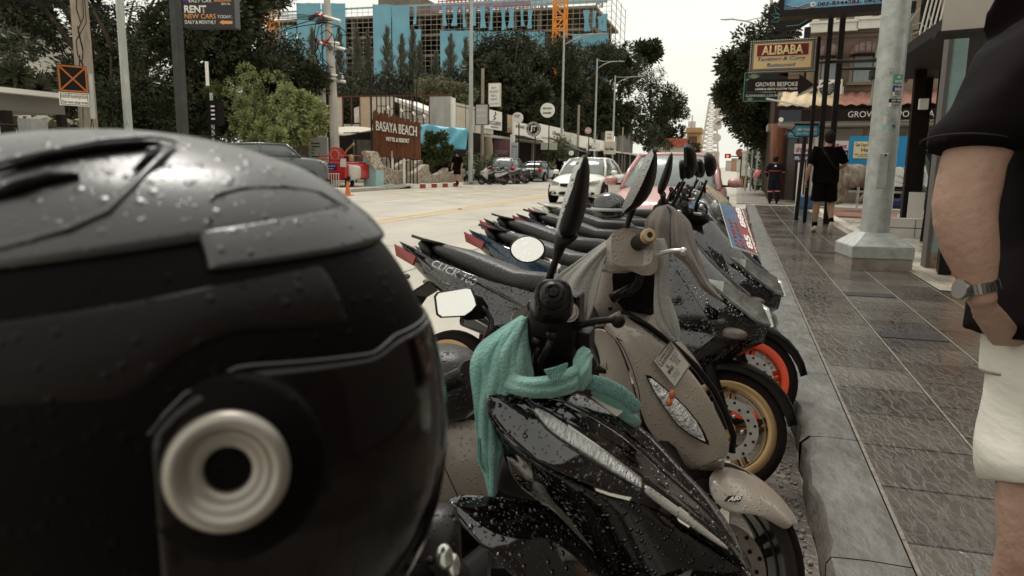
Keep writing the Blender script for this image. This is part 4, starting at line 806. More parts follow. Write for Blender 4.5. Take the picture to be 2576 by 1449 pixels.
t,xa,xb,zt=block('distant_building','pale flat roofed building at the right of the lattice tower',1775,1808,381,200,10,mat('pale distant',(.48,.44,.38),.8))
rg=random.Random(4)
for k,(u0,u1,vt,y,lab)in enumerate(((1826,1845,404,230,'tiny pale house closing the street, left one'),(1840,1858,398,210,'tiny orange brown house closing the street'),(1854,1868,400,180,'tiny white house closing the street by the cabinet'),(1640,1680,372,110,'low cream shop at the far end of the terrace'))):
 block('distant_house',lab,u0,u1,vt,y,8,mat('distant%d'%k,((.5,.45,.4),(.45,.28,.18),(.6,.56,.5),(.45,.4,.33))[k],.8,var=.3,vscale=.5))
for k,(u,v,y,r,lab)in enumerate(((1725,380,100,1.8,'low green shrub before the tan building'),(1645,350,92,2.2,'dark hanging tree edge by the red lettered roof'))):
 p=at(u,v,y=y);tree('shrub',lab,(p.x,y,0),[(tuple(p),(r*1.1,r,r*.7))],2200,.2,M_leafM,cat='shrub',trunk_r=.1,k=10,rr=.6,seed=300+k)
def cD(x,y):return c('D',x,y)
def cE(x,y):return c('E',x,y)
def cK(x,y):return c('K',x,y)
def cL(x,y):return c('L',x,y)
def cM(x,y):return c('M',x,y)
M_stucco=mat('brown stucco',(.20,.15,.11),.9,bump=1,bscale=5,var=.25,vscale=2.5);M_stucco2=mat('smooth brown render',(.22,.17,.13),.85,var=.1)
M_wht=mat('trim white',(.66,.63,.57),.6,var=.08);M_blkp=mat('black post paint',(.009,.005,.0045),.5,var=.5,vscale=4,spec=.15)
LP=Vector((1.80,9.0,0));p=at(2204,680,z=.15);LP=Vector((p.x,p.y+.30,0))
t=thing('lamp_post','large galvanised lamp post with stickers standing on a pyramid shaped metal base','lamp post',(LP.x,LP.y,.15))
rz=radians(9);hw=.325
def sq(mb,z0,h0,z1,h1):mb.loft([((LP.x,LP.y,z0),(h0*cos(rz),h0*sin(rz),0),(-h0*sin(rz),h0*cos(rz),0),60),((LP.x,LP.y,z1),(h1*cos(rz),h1*sin(rz),0),(-h1*sin(rz),h1*cos(rz),0),60)],4,cap=True)
def frus(mb,z0,h0,z1,h1,cap=True):
 P=[]
 for z,h in((z0,h0),(z1,h1)):
  for sx,sy in((-1,-1),(1,-1),(1,1),(-1,1)):P.append((LP.x+(sx*h)*cos(rz)-(sy*h)*sin(rz),LP.y+(sx*h)*sin(rz)+(sy*h)*cos(rz),z))
 mb.add(P,[(0,1,5,4),(1,2,6,5),(2,3,7,6),(3,0,4,7),(4,5,6,7),(3,2,1,0)])
zb=at(2204,651,y=LP.y-.3).z;zm=at(2204,622,y=LP.y-.3).z;zt=at(2204,585,y=LP.y-.1).z
mb=MB();frus(mb,.15,hw*.97,zb,hw*.97);mb.build('plinth',mat('plinth concrete',(.20,.16,.13),.85,bump=.5,bscale=15,col2=(.36,.32,.27),vscale=6),t)
mb=MB();frus(mb,zb+.002,hw,zm,hw);mb.build('base_box',M_steel,t,bevel=.006);mb=MB();frus(mb,zm+.002,hw,zt,.16);mb.build('pyramid_cap',M_steel,t,bevel=.006)
mb=MB();mb.tube([(LP.x,LP.y,zt-.03),(LP.x,LP.y,3.2),(LP.x,LP.y,9)],[.150,.142,.10],28);mb.build('pole',M_steel,t,smooth=True,angle=50)
def onpole(u,v):
 q=at(u,v,y=LP.y);return q
MB().box((LP.x-.002,LP.y-.136,(onpole(0+2220,385).z+onpole(2220,475).z)/2),(.11,.03,onpole(2220,385).z-onpole(2220,475).z),0).build('pole_door',mat('steel door',(.34,.34,.32),.5,metal=.5,var=.3,vscale=5),t,bevel=.012)
q=onpole(2232,391);MB().cyl((LP.x+.01,LP.y-.16,q.z),(LP.x+.01,LP.y-.15,q.z),.012,n=10).build('lock',M_black,t)
def sticker(u0,v0,u1,v1,colr,s,fg,nm):
 a=onpole(u0,v1);b=onpole(u1,v0);zc=(a.z+b.z)/2;R=.1505-(zc-.6)*.003;a0=(a.x-LP.x)/R;a1=(b.x-LP.x)/R;n=8;rows=[]
 a0,a1=[math.asin(max(-.98,min(.98,q)))for q in(a0,a1)]
 for z in(a.z,b.z):rows.append([(LP.x+(R+.004)*sin(a0+(a1-a0)*i/n),LP.y-(R+.004)*cos(a0+(a1-a0)*i/n),z)for i in range(n+1)])
 o=MB().grid(rows).build('sticker',mat(nm,colr,.5),t,solid=.001);
 if s:
  am=(a0+a1)/2;w_=(b.x-a.x)*.8;h_=(b.z-a.z)*.8
  o2=text(t,s,fg,-w_/2,-h_/2,w_,h_,0,line=1.1);o2.matrix_local=Matrix.Translation((R*sin(am)*1.04,-R*cos(am)-.012,zc-.15))@Matrix.Rotation(am,4,'Z')
M_wt=mat('print white',(.75,.74,.70),.5)
sticker(*cK(2128,975),*cK(2262,1095),(.10,.30,.22),'ขายบ้าน\n06-6521-5576',M_wt,'sticker green');sticker(*cK(2122,1122),*cK(2245,1195),(.03,.035,.12),'จดทะเบียน',M_wt,'sticker navy');sticker(*cK(2122,1198),*cK(2245,1250),(.7,.68,.62),'097.942.2161',M_black,'sticker white')
sticker(*cK(2075,1285),*cK(2240,1335),(.012,.01,.01),'ดูดส้วม น้ำเสีย',M_wt,'sticker black');sticker(*cK(2070,1337),*cK(2240,1388),(.7,.68,.62),'092-607-0679',M_black,'sticker white');sticker(*cD(1510,818),*cD(1548,850),(.25,.5,.45),'รับ',M_wt,'sticker teal');sticker(*cD(1506,853),*cD(1540,920),(.6,.52,.5),'',None,'sticker faded');sticker(*cD(1500,922),*cD(1532,960),(.25,.5,.45),'',None,'sticker teal')
sticker(*cD(1562,912),*cD(1605,952),(.6,.6,.57),'MEN',M_black,'sticker pale');sticker(*cK(2092,905),*cK(2130,965),(.05,.05,.05),'8',M_wt,'sticker dark')
O=at(1962,290,y=26);Yb=radians(-6);O=Vector((O.x,O.y,.15));dx=Vector((cos(Yb),sin(Yb),0));dn=Vector((-sin(Yb),cos(Yb),0))
def FB(u,v,off=0):
 r=ray(u,v);O2=O+dn*off;tt=(O2-CAM).dot(dn)/r.dot(dn);P=CAM+r*tt;d=P-O;return d.dot(dx),P.z-O.z
t=thing('shop_house','brown stucco shop house with arched window hoods and a tailor shop at street level','building',O,Yb,local=True)
xr=FB(2576,100)[0]+4
z_roof=FB(2100,266)[1];zf1=FB(2100,274)[1];zf0=FB(2100,305)[1]
xl=FB(2030,150)[0];z60=FB(2150,70)[1]
w_=MB();w_.b2(xl,xr,.5,8,zf0,z60-.1);w_.build('upper_wall',M_stucco,t);MB().b2(xl-.05,xr,.44,.49,FB(2150,88)[1],FB(2150,72)[1]).build('render_band',M_stucco2,t)
MB().b2(xl,xr,.3,8,z60-.09,z60+5).build('top_wall',M_stucco2,t)
def bx_(nm,q0,q1,y0,y1,m,par=None,off=0):
 a=FB(*q0,off);b=FB(*q1,off);return MB().b2(a[0],b[0],y0,y1,b[1],a[1]).build(nm,m,par or t)
for(x0,x1)in((1100,1710),(1712,2030)):
 a=FB(*cK(x0,140));b=FB(*cK(x1,385 if x0==1100 else 350));z1=a[1]+1.4;wn=MB().b2(a[0]+.1,b[0]-.1,.2,.29,b[1]+.3,z1).build('window',mat('tan blind',(.27,.22,.17),.7,bump=.5,bscale=3,stretch=(.3,1,6)),t)
 MB().b2(a[0],b[0],.05,.19,b[1],b[1]+.25).b2(a[0],b[0],.0,.19,b[1]+.255,b[1]+.33).b2(a[0],a[0]+.28,.06,.195,b[1]+.335,z1).b2(b[0]-.12,b[0],.06,.195,b[1]+.335,z1).b2((a[0]+b[0])/2-.1,(a[0]+b[0])/2+.06,.08,.195,b[1]+.335,z1).build('frame',M_wht,wn)
M_hood=mat('hood canvas',(.16,.11,.10),.8,bump=.5,bscale=6,var=.4,vscale=4)
for(xa,xb_,yt,ym,yb,lab)in((1190,1510,540,740,1010,0),(1612,1985,512,710,1035,1)):
 a=FB(*cK(xa,ym));b=FB(*cK(xb_,ym));top=FB(*cK((xa+xb_)/2,yt))[1];zc=a[1];r_=(b[0]-a[0])/2;xc=(a[0]+b[0])/2;rows=[]
 for j in range(7):
  ph=j/6*pi/2;rows.append([(xc-r_*cos(k*pi/14)*1.0,.45-(.75*sin(ph))*1.0*(sin(k*pi/14)**.3),zc+(top-zc)*sin(k*pi/14)**.8*cos(ph*.98))for k in range(15)])
 hd=MB().grid(rows).build('window_hood',M_hood,t,smooth=True,solid=.02)
 rb=MB();[rb.tube([Vector(rows[j][k])+Vector((0,-.015,.01))for j in range(7)],.012,4)for k in range(1,14,2)];rb.build('hood_rib',M_dwood,hd)
 zb=FB(*cK(xc,yb))[1]if False else FB(*cK((xa+xb_)/2,yb))[1]
 wn=MB().b2(a[0]+.12,b[0]-.12,.40,.48,zb,zc-.0).build('window',M_glassd,t)
 cu=MB();[cu.grid([[(a[0]+.15+(i*.08)*(1-.05*j)if s else b[0]-.15-(i*.08),.37+.02*(i%2),zb+(zc-zb)*j/4)for i in range(6)]for j in range(5)])for s in(0,1)];cu.build('curtain',mat('grey curtain',(.25,.30,.30),.9),wn)
 MB().b2(a[0]-.03,b[0]+.03,.30,.48,zb-.1,zb-.005).b2(a[0]+.02,a[0]+.115,.36,.48,zb,zc).b2(b[0]-.115,b[0]-.02,.36,.48,zb,zc).build('sill',M_stucco2,wn)
a=FB(*cK(1195,1250));b=FB(*cK(1540,1020));W=b[0]-a[0];H=b[1]-a[1];ac=bpy.data.objects.new('tmp',None);bpy.data.objects.remove(ac)
acl=O+dx*a[0]+Vector((0,0,a[1]));t2=thing('air_conditioner','white outdoor air conditioner unit mounted below the arched windows','air conditioner',acl,Yb,local=True)
MB().b2(0,W*.94,-.05,.45,0,H).build('casing',M_wht,t2,bevel=.02);MB().b2(W*.945,W,.05,.4,H*.05,H*.6).build('side_cover',M_wht,t2,bevel=.02)
MB().torus((W*.34,-.07,H*.5),(0,1,0),H*.40,.018,28,6).build('fan_ring',M_black,t2);mb=MB()
for k in range(14):a_=k*2*pi/14;mb.tube([(W*.34+cos(a_)*.03,-.075,H*.5+sin(a_)*.03),(W*.34+cos(a_+.25)*H*.2,-.08,H*.5+sin(a_+.25)*H*.2),(W*.34+cos(a_+.35)*H*.39,-.075,H*.5+sin(a_+.35)*H*.39)],.012,4)
MB().lathe([(0,0),(H*.38,0)],(W*.34,-.055,H*.5),(0,-1,0),24).build('fan_opening',mat('fan grey',(.10,.10,.10),.6),t2);mb.build('fan_grille',mat('grille',(.3,.3,.28),.5),t2)
MB().torus((W*.8,-.06,H*.8),(0,1,0),.035,.02,12,6).build('badge',M_redp,t2);MB().cyl((W*.2,.2,-.35),(W*.2,.2,-.01),.025).cyl((W*.8,.2,-.35),(W*.8,.2,-.01),.025).build('bracket',M_dwood,t2)
def corr(x0,x1,m,nm):
 n=int((x1-x0)/.075);rows=[]
 for j in range(3):rows.append([(x0+(x1-x0)*i/n,-1.3+j*.9,zf1+.03+.028*sin(i*pi/2.0)+j*.28)for i in range(n+1)])
 MB().grid(rows).build(nm,m,t,smooth=True,solid=.012)
xm=FB(*cK(1435,1400))[0];corr(FB(1958,275,-1.3)[0],xm,mat('cream roof sheet',(.60,.47,.30),.6,var=.15),'roof_sheet');corr(xm+.01,xr,mat('red roof sheet',(.35,.13,.09),.6,col2=(.5,.3,.25),vscale=2),'roof_sheet')
xa=FB(1960,280,-1.2)[0];M_fascia=mat('fascia black',(.016,.009,.008),.5)
z1=FB(2100,275,-1.2)[1];z0=FB(2100,304,-1.2)[1]
MB().b2(xa+FB(2016,290,-1.2)[0]-xa,xr,-1.2,-1.1,z0,z1).build('fascia',M_fascia,t);MB().b2(xa,FB(2016,290,-1.2)[0]-.003,-1.2,-1.1,z0,z1).build('fascia_end',mat('fascia blue grey',(.05,.055,.07),.5),t)
MB().lathe([(0,.02),(.07,.02),(.07,0)],(FB(1965,301,-1.2)[0],-1.22,FB(1965,301,-1.2)[1]),(0,-1,0),16).build('round_lamp',M_sw,t)
a=FB(*cD(1268,862),-1.2);b=FB(*cD(1505,815),-1.2);W_=(b[0]-a[0]);text(t,'GROVER BESPOKE TAILOR',M_sw,a[0],a[1],W_*3.25,b[1]-a[1],-1.215,bold=-.004)
a=FB(*cD(1655,886),-1.2);text(t,'—— EST. 1998 ——'.replace('1998',''),M_sw,a[0]-.1,a[1]-.02,1.1,.09,-1.215)
M_inw=mat('shop white wall',(.46,.42,.36),.7,var=.08,vscale=1)
MB().b2(xa,xr,-1.09,.49,z0,z0+.05).build('soffit',M_inw,t);MB().b2(xa-.02,xr,-1.05,.3,z0-.12,z0-.004).build('soffit_edge',mat('grey beam',(.33,.30,.26),.7),t)
MB().b2(xl+.2,xr,.9,1.0,0,z0-.13).build('shop_wall',M_inw,t);
for(u0,u1,m)in((2047,2063,M_wht),(2165,2175,M_stucco2)):
 a=FB(u0,400,.3);b=FB(u1,400,.3);MB().b2(a[0],b[0],.0,.5,0,z0-.125).build('pillar',m,t)
a=FB(*cE(920,200),.9);arc=MB();cx0,cz0=FB(*cE(900,290),.88)
arc.tube([(cx0+1.35*sin(k*pi/24),.87,cz0-.55+1.25*cos(k*pi/24))for k in range(-2,13)],.02,5);arc.build('arch_trim',mat('trim grey',(.3,.28,.25),.7),t)
MB().b2(FB(2180,400,.8)[0],xr,.78,.88,0,FB(2180,378,.8)[1]).build('shop_window',M_glassd,t)
MB().b2(FB(2275,400,.6)[0],xr,.5,.76,FB(0+2300,352,.6)[1],FB(2300,335,.6)[1]).b2(FB(2275,400,.6)[0],xr,.5,.76,0,FB(2300,480,.6)[1]).build('window_band',M_wht,t)
x=FB(1975,400,1.5)[0];MB().b2(x,FB(2045,400,1.5)[0],1.4,1.5,0,z0-.13).build('side_shop_window',mat('dark glass brown',(.05,.035,.028),.15),t)
mb=MB();
for u in(1976,2004,2030):xx=FB(u,400,1.4)[0];mb.b2(xx-.03,xx+.03,1.34,1.395,0,z0-.13)
mb.build('window_frame',M_dwood,t)
a,b=at(*cE(476,700),y=29),at(*cE(552,460),y=29);t2=thing('menu_easel','dark menu easel with chalk lettering by the side shop window','sign',(a.x,29,.15),local=True);W=b.x-a.x
MB().prism([(0,0,.25),(W,0,.25),(W,.35,2.0),(0,.35,2.0)],(0,.05,0)).build('board',M_black,t2);o=text(t2,'ALIV',M_gl,.1*W,1.72,W*.75,.16,.24);MB().cyl((.05,0,0),(.05,.3,1.9),.02).cyl((W-.05,0,0),(W-.05,.3,1.9),.02).cyl((W/2,.9,0),(W/2,.3,1.9),.02).build('leg',M_dwood,t2)
a=at(*cE(432,760),y=30);b=at(*cE(560,705),y=30);tag(MB().b2(a.x,b.x+.6,30,31,.05,.32).b2(a.x+.1,b.x+.6,30.3,31,.325,.5).build('brick_step',mat('brick step',(.34,.19,.12),.8,var=.3,vscale=6)),'brick step in front of the dark side shop','step')
a=at(*cD(745,600),y=30);b=at(*cD(1000,600),y=30);t2=thing('timber_house','dark timber house with a plank screen between the tree and the brown shop','building',(a.x,30,.15));zt_=at(*cD(800,560),y=30).z
MB().b2(a.x,b.x+1.5,30,36,.15,zt_).build('wall',mat('dark timber',(.045,.03,.022),.8,bump=.6,bscale=6,stretch=(.3,1,6)),t2)
pl=MB();x0,x1=at(*cK(800,1200),y=29.8).x,at(*cK(1000,1200),y=29.8).x
for k in range(9):z=at(*cK(900,1330),y=29.8).z+k*.165;pl.b2(x0,x1,29.8,29.88,z,z+.15)
pl.build('plank_screen',mat('tan plank',(.26,.19,.12),.8,bump=.5,bscale=5,stretch=(.4,1,6),var=.3),t2)
x0,x1=at(*cK(685,1200),y=29.6).x,at(*cK(795,1200),y=29.6).x
MB().b2(x0,x1,29.6,29.68,at(*cK(700,1365),y=29.6).z,at(*cK(700,1150),y=29.6).z).build('photo_menu_strip',mat('photo menu',(.20,.10,.06),.6,col2=(.65,.55,.42),vscale=7),t2)
MB().b2(x0-.3,x1+1.8,28.9,30.5,at(*cL(640,480),y=29).z-.05,at(*cL(640,480),y=29).z+.18).build('stone_lintel',mat('stone lintel',(.3,.24,.18),.9,bump=1,bscale=5,var=.4,vscale=4),t2)
a=at(*cE(395,500),y=28.8);MB().tube([(a.x,28.8,.1),(a.x+.05,28.8,1.5),(a.x-.02,28.8,2.8)],.26,8).build('timber_post',M_wood,t2,smooth=True)
tb=at(1935,440,y=40)
tree('street_tree','dark spreading street tree overhanging the pavement at the right',(tb.x,40,.1),[(tuple(at(1905,215,y=36)),(2.1,2,1.9)),(tuple(at(1860,225,y=36)),(1.2,1.2,1.0)),(tuple(at(1960,95,y=36)),(1.7,1.5,1.0)),(tuple(at(1900,300,y=37)),(1.4,1.3,1.3)),(tuple(at(1945,280,y=37)),(1.8,1.5,2.3)),(tuple(at(1835,245,y=36)),(.5,.6,.3)),(tuple(at(1870,165,y=36)),(.9,.8,.7)),(tuple(at(1985,170,y=37)),(1.6,1.5,1.6))],36000,.12,M_leafD,trunk_r=.3,k=24,rr=.42,seed=401,shell=.35)
pts=clump_pts([(tuple(at(1908,425,y=44)),(.5,.6,.9)),(tuple(at(1903,395,y=44)),(.5,.6,.6)),(tuple(at(1912,455,y=42)),(.6,.5,.5)),(tuple(at(1925,420,y=42)),(.5,.5,.9))],3000,8,.2)
p=at(1910,460,y=43);t2=thing('shrub','green shrub beside the slim lamp posts at the right','shrub',(p.x,43,.05));v,f=leaf_mesh(pts,.1,seed=8);np_obj('foliage',v,f,M_plant,t2,(p.x,43,.05));MB().cyl((p.x,43,.05),(p.x,43,1.0),.05).build('stem',M_plant,t2)
for(u,vb,y0,ut,lab,sq_)in((1909,466,42,1935,'slim galvanised lamp post behind the restaurant sign with a small pyramid foot',.30),(1889,455,62,1919,'farther slim street lamp with a curved arm over the road',.32)):
 p=at(u,vb,y=y0);t2=thing('street_lamp',lab,'street lamp',(p.x,y0,p.z),group=None);zt_=11 if u>1900 else at(1919,38,y=y0).z
 MB().cyl((p.x,y0,p.z+.2),(p.x,y0,zt_),.16,.075,12).build('pole',M_steel,t2,smooth=True,angle=40);MB().loft([((p.x,y0,p.z),(sq_,0,0),(0,sq_,0),9),((p.x,y0,p.z+.3),(sq_,0,0),(0,sq_,0),9),((p.x,y0,p.z+.75),(.15,0,0),(0,.15,0),4)],12).build('foot',M_steel,t2)
 if u<1900:
  q=at(1816,49,y=y0);P0=Vector((p.x,y0,at(1919,73,y=y0).z));P1=Vector((p.x,y0,at(1919,44,y=y0).z));m_=at(1876,53,y=y0);MB().tube([P0,at(1900,60,y=y0),m_,at(1840,48,y=y0),q],.06,6).tube([P1,at(1895,48,y=y0),m_],.04,6).build('arm',M_pole,t2,smooth=True)
  MB().loft([((q.x-.1,y0,q.z),(0,.05,0),(0,0,.05)),((q.x+.3,y0,q.z-.02),(0,.16,0),(0,0,.06)),((q.x+.9,y0,q.z),(0,.1,0),(0,0,.05))],10).build('lamp_head',M_pole,t2)
p=at(1875,460,z=.05);Yc=46;a,b=at(1864,445,y=Yc),at(1887,383,y=Yc);t2=thing('electric_cabinet','tall pale electric cabinet on a yellow and black striped plinth','cabinet',((a.x+b.x)/2,Yc,.05));zp=at(1875,442,y=Yc).z
MB().b2(a.x,b.x,Yc,Yc+.5,zp,b.z).build('cabinet_body',M_dirtyw,t2);MB().b2(a.x-.06,b.x+.06,Yc-.06,Yc+.56,b.z+.001,b.z+.1).build('cabinet_roof',M_wht,t2)
MB().b2(a.x+.2,a.x+.34,Yc-.02,Yc-.002,b.z-.45,b.z-.3).b2(a.x+.2,a.x+.34,Yc-.02,Yc-.002,b.z-.9,b.z-.75).build('vent',M_black,t2);MB().b2(a.x,b.x,Yc,Yc+.5,.05,zp-.001).build('plinth',mat('hazard yellow',(.45,.32,.12),.7),t2)
st_=MB();n=4;W=b.x-a.x
for k in range(n):x0_=a.x+W*k/n;st_.prism([(x0_,Yc-.012,.06),(x0_+W/n*.5,Yc-.012,.06),(x0_+W/n,Yc-.012,zp-.01),(x0_+W/n*.5,Yc-.012,zp-.01)],(0,.01,0))
st_.build('hazard_stripe',M_black,t2)
a=at(*cL(228,490),y=40);b=at(*cL(425,390),y=40);t2=thing('pole_platform','black railed steel platform carried between posts below the dark tree','platform',(a.x,40,.05));mb=MB()
for zz in(a.z,b.z):mb.b2(a.x,b.x+1.5,39.9,40.0,zz-.06,zz+.06)
for k in range(6):x=a.x+.05+k*.36;mb.b2(x-.03,x+.03,39.92,39.98,a.z+.061,b.z-.061)
mb.build('railing',M_dwood,t2);mb=MB();[mb.cyl((a.x+.2+k*.25,40,.05),(a.x+.2+k*.25,40,b.z),.05,n=6)for k in range(3)];mb.build('post',M_steel,t2)
tag(MB().lathe([(0,.03),(.28,.03),(.28,-.03),(0,-.03)],at(*cL(250,575),y=48),(0,1,0),20).build('round_traffic_sign',mat('sign red',(.35,.05,.05),.5)),'round red traffic sign behind the thin posts','traffic sign')
t2=thing('traffic_light','small red traffic light on an arm at the end of the street','traffic light',tuple(at(1850,392,y=75)));a,b=at(1833,393,y=75),at(1866,394,y=75);MB().cyl(a,b,.05).cyl(b,(b.x,75,0),.08).build('arm',M_dwood,t2)
MB().b2(a.x-.35,a.x+.2,74.8,75.0,a.z-.18,a.z+.22).b2(a.x+.9,a.x+1.4,74.8,75.0,a.z-.3,a.z+.4).build('housing',M_dwood,t2);MB().lathe([(0,.02),(.13,.02)],(a.x-.1,74.78,a.z),(0,-1,0),12).build('lamp',mat('red lamp',(1,.12,.08),.5,emit=1.5),t2)
tag(MB().lathe([(0,.03),(.3,.03),(.3,-.03),(0,-.03)],at(1861,384,y=60),(0,1,.1),20).build('round_mirror_sign',mat('dull red',(.25,.08,.07),.5)),'dull red oval sign above the red traffic light','traffic sign')
def qsign(name,label,q,H,m,th=.12,yaw=None,d=None,W=None):
 a,yw,W_,Hh=quadplane(*q,H,d=d);
 if yaw is not None:
  Rr=at((q[3]),(q[4]+q[5])/2,d=d or H*FPX/(q[2]-q[1]))
  dx_=Vector((cos(yaw),sin(yaw),0));dn_=Vector((-sin(yaw),cos(yaw),0));r=ray(q[3],q[5]);tt=(a-CAM).dot(dn_)/r.dot(dn_);W_=(CAM+r*tt-a).dot(dx_);yw=yaw
 t=thing(name,label,'sign',a,yw,local=True);W_=W or W_
 MB().b2(0,W_,0,th,0,Hh).build('panel',m,t);return t,W_,Hh
yw=radians(-8)
t,W,H=qsign('restaurant_sign','framed yellow and maroon curry restaurant sign edged with bulbs',(1882,106,184.5,2051,96,179),0,mat('sign dark frame',(.05,.035,.03),.5),yaw=yw,d=15)
MB().b2(W*.045,W*.955,-.02,-.003,H*.07,H*.93).build('grey_border',mat('border grey',(.17,.16,.13),.5),t);MB().b2(W*.075,W*.925,-.03,-.021,H*.12,H*.88).build('yellow_field',mat('sign yellow',(.62,.44,.22),.5),t)
MB().b2(W*.12,W*.88,-.04,-.031,H*.50,H*.84).build('maroon_field',mat('maroon',(.16,.02,.02),.5,var=.3,vscale=3),t)
text(t,'ALIBABA',mat('letter cream',(.72,.55,.30),.5),W*.19,H*.53,W*.62,H*.28,-.045,bold=.035,ext=.01)
text(t,'Tandoori & Curry',M_wt,W*.13,H*.32,W*.72,H*.155,-.034,bold=.045,shear=.25);text(t,'Restaurant',M_wt,W*.27,H*.165,W*.44,H*.125,-.034,bold=.05,shear=.25)
text(t,'Tandoori & Curry',M_black,W*.135,H*.325,W*.71,H*.145,-.04,bold=.005,shear=.25);text(t,'Restaurant',M_black,W*.275,H*.17,W*.43,H*.115,-.04,bold=.005,shear=.25)
mb=MB();nx,nz_=30,13
for i in range(nx+1):
 for z in(H*.03,H*.97):mb.ell((W*(.022+.956*i/nx),-.012,z),(.011,)*3,6,4)
for i in range(1,nz_):
 for x in(W*.022,W*.978):mb.ell((x,-.012,H*(.03+.94*i/nz_)),(.011,)*3,6,4)
tag(mb.build('bulb_border',M_sw,t),kind='stuff')
a=at(2045,157,d=15.0);b=at(2240,149.5,y=LP.y+5.0)
t2=thing('sign_gantry','black steel gantry of uprights and bars carrying the blue banner and restaurant sign','gantry',(a.x,a.y,.15))
MB().cyl(a,b,.035,n=8).build('cross_bar',M_blkp,t2);a=at(2118,173,d=14.5);b=at(2206,172,d=13.5);MB().cyl(a,b,.03,n=8).build('cross_bar',M_blkp,t2)
for(ut,ub,vb,d,r)in((2094,2058,420,14.6,.045),(2127,2084,420,14.6,.05),(2066,2040,345,14.8,.035)):
 q=at(ub,vb,d=d);q2=at(ut,32,y=q.y);x=(q.x+q2.x)/2;MB().b2(x-r,x+r,q.y-r,q.y+r,.15,q2.z+(.6 if r>.04 else-.45)).build('upright',M_blkp,t2)
t,W,H=qsign('blue_banner','blue fishing banner with phone numbers in a black box frame at the top',(1972,-30,25.5,2295,-38,9),0,mat('banner blue',(.05,.20,.42),.5,col2=(.25,.50,.62),vscale=1.6,stretch=(1,1,3)),yaw=yw,d=13.5)
MB().b2(-.06,W+.06,-.12,.3,-.14,-.02).b2(-.07,-.002,-.10,.3,-.019,H).build('box_frame',M_black,t)
text(t,'083-8344283, 092-9939648',mat('dark navy letter',(.02,.02,.06),.5),W*.27,H*.06,W*.7,H*.18,-.012,bold=.03);text(t,'083-8344283, 092-9939648',M_wt,W*.265,H*.04,W*.71,H*.21,-.006,bold=.07)
MB().torus((W*.235,-.015,H*.15),(0,1,0),H*.09,.012,20,6).tube([(W*.23,-.02,H*.20),(W*.222,-.02,H*.15),(W*.238,-.02,H*.11)],.012,5).build('phone_emblem',M_wt,t)
for k,(m_,z)in enumerate(((M_wt,.05),(mat('wave orange',(.5,.25,.12),.5),.10),(M_wt,.16))):
 mb=MB();mb.tube([(W*(.02+.022*i),-.008-.004*k,H*(z+.06*sin(i*.7+k)))for i in range(11)],.014,4,flat=.5);mb.build('wave_print',m_,t)
p=at(1990,40,d=19);t=thing('leaf_sign','black round edged sign with a green outlined leaf behind the blue banner','sign',p,radians(-8),local=True)
out=[(-.70,.05),(-.58,.13),(-.52,.32),(-.35,.30),(-.3,.5),(.3,.7),(.68,.35),(.66,.1),(.5,-.15),(.2,-.33),(-.1,-.36),(-.35,-.33),(-.42,-.2),(-.58,-.18),(-.55,-.05)]
MB().prism([(x,0,z)for x,z in out],(0,.12,0)).build('panel',M_black,t,bevel=.02);M_neon=mat('leaf green',(.10,.32,.24),.5)
mb=MB()
for k in range(7):
 a_=radians(200-k*36);L_=.38 if k in(2,3,4)else .3;ax=Vector((cos(a_),0,sin(a_)));nn=Vector((-sin(a_),0,cos(a_)));o_=Vector((-.2,-.02,-.02))
 mb.tube([o_,o_+ax*L_*.5+nn*.06,o_+ax*L_,o_+ax*L_*.5-nn*.06,o_],.008,4)
mb.build('leaf_outline',M_neon,t);MB().tube([(-.1,-.02,-.25),(.2,-.02,-.24),(.45,-.02,-.1),(.58,-.02,.15)],.008,4).build('neon_curve',M_neon,t);text(t,'ur',mat('gold outline',(.45,.38,.18),.5),.02,.0,.35,.22,-.01,shear=.2)
MB().cyl((-.15,.05,-.36),(-.15,.05,-.8),.05).cyl((.42,.05,-.3),(.42,.05,-.8),.08).b2(-.5,.3,0,.1,-.5,-.44).build('bracket',M_dwood,t)
t,W,H=qsign('lounge_sign','dark green cannabis lounge board with leaf outlines and a thin frame',(1869,185,255,1926,186,253.5),0,mat('dark green board',(.015,.022,.02),.5),yaw=radians(0),d=19.5,W=.85)
text(t,'CANNABIS LOUNGE',M_gl if False else mat('letter dim',(.42,.42,.38),.5),W*.07,H*.15,W*1.1,H*.085,-.01,bold=.02);text(t,"'Thailand'",M_wt,W*.45,H*.30,W*.55,H*.12,-.01,shear=.3)
mb=MB();[mb.b2(x0,x1,-.015,-.003,z0*H,z1*H)for x0,x1,z0,z1 in((.01,W-.01,.985,.998),(.01,W-.01,.002,.015))];mb.b2(0,.012,-.015,-.003,.016*H,.984*H).build('thin_frame',M_neon,t)
mb=MB()
for(cx0,cz0,s)in((.28*W,.78*H,1),(.2*W,.02*H,.6),(.1*W,.7*H,.5)):
 for k in range(5):a_=radians(30+k*30);ax=Vector((cos(a_),0,sin(a_)));nn=Vector((-sin(a_),0,cos(a_)));o_=Vector((cx0,-.008,cz0));mb.prism([o_,o_+ax*.09*s+nn*.018*s,o_+ax*.19*s,o_+ax*.09*s-nn*.018*s],(0,.005,0))
mb.build('leaf_print',mat('leaf print',(.2,.27,.14),.5),t)
a=at(1879,231,d=17.5);b=at(2048,223,y=a.y);t=thing('arrow_sign','black arrow shaped tailor sign pointing right under the restaurant sign','sign',a,0,local=True);W=b.x-a.x;H=at(1879,201,d=17.5).z-a.z
MB().prism([(0,0,0),(W*.77,0,0),(W*.77,0,-H*.28),(W,0,H*.5),(W*.77,0,H*1.4),(W*.77,0,H),(0,0,H)],(0,.1,0)).build('arrow_panel',M_fascia,t)
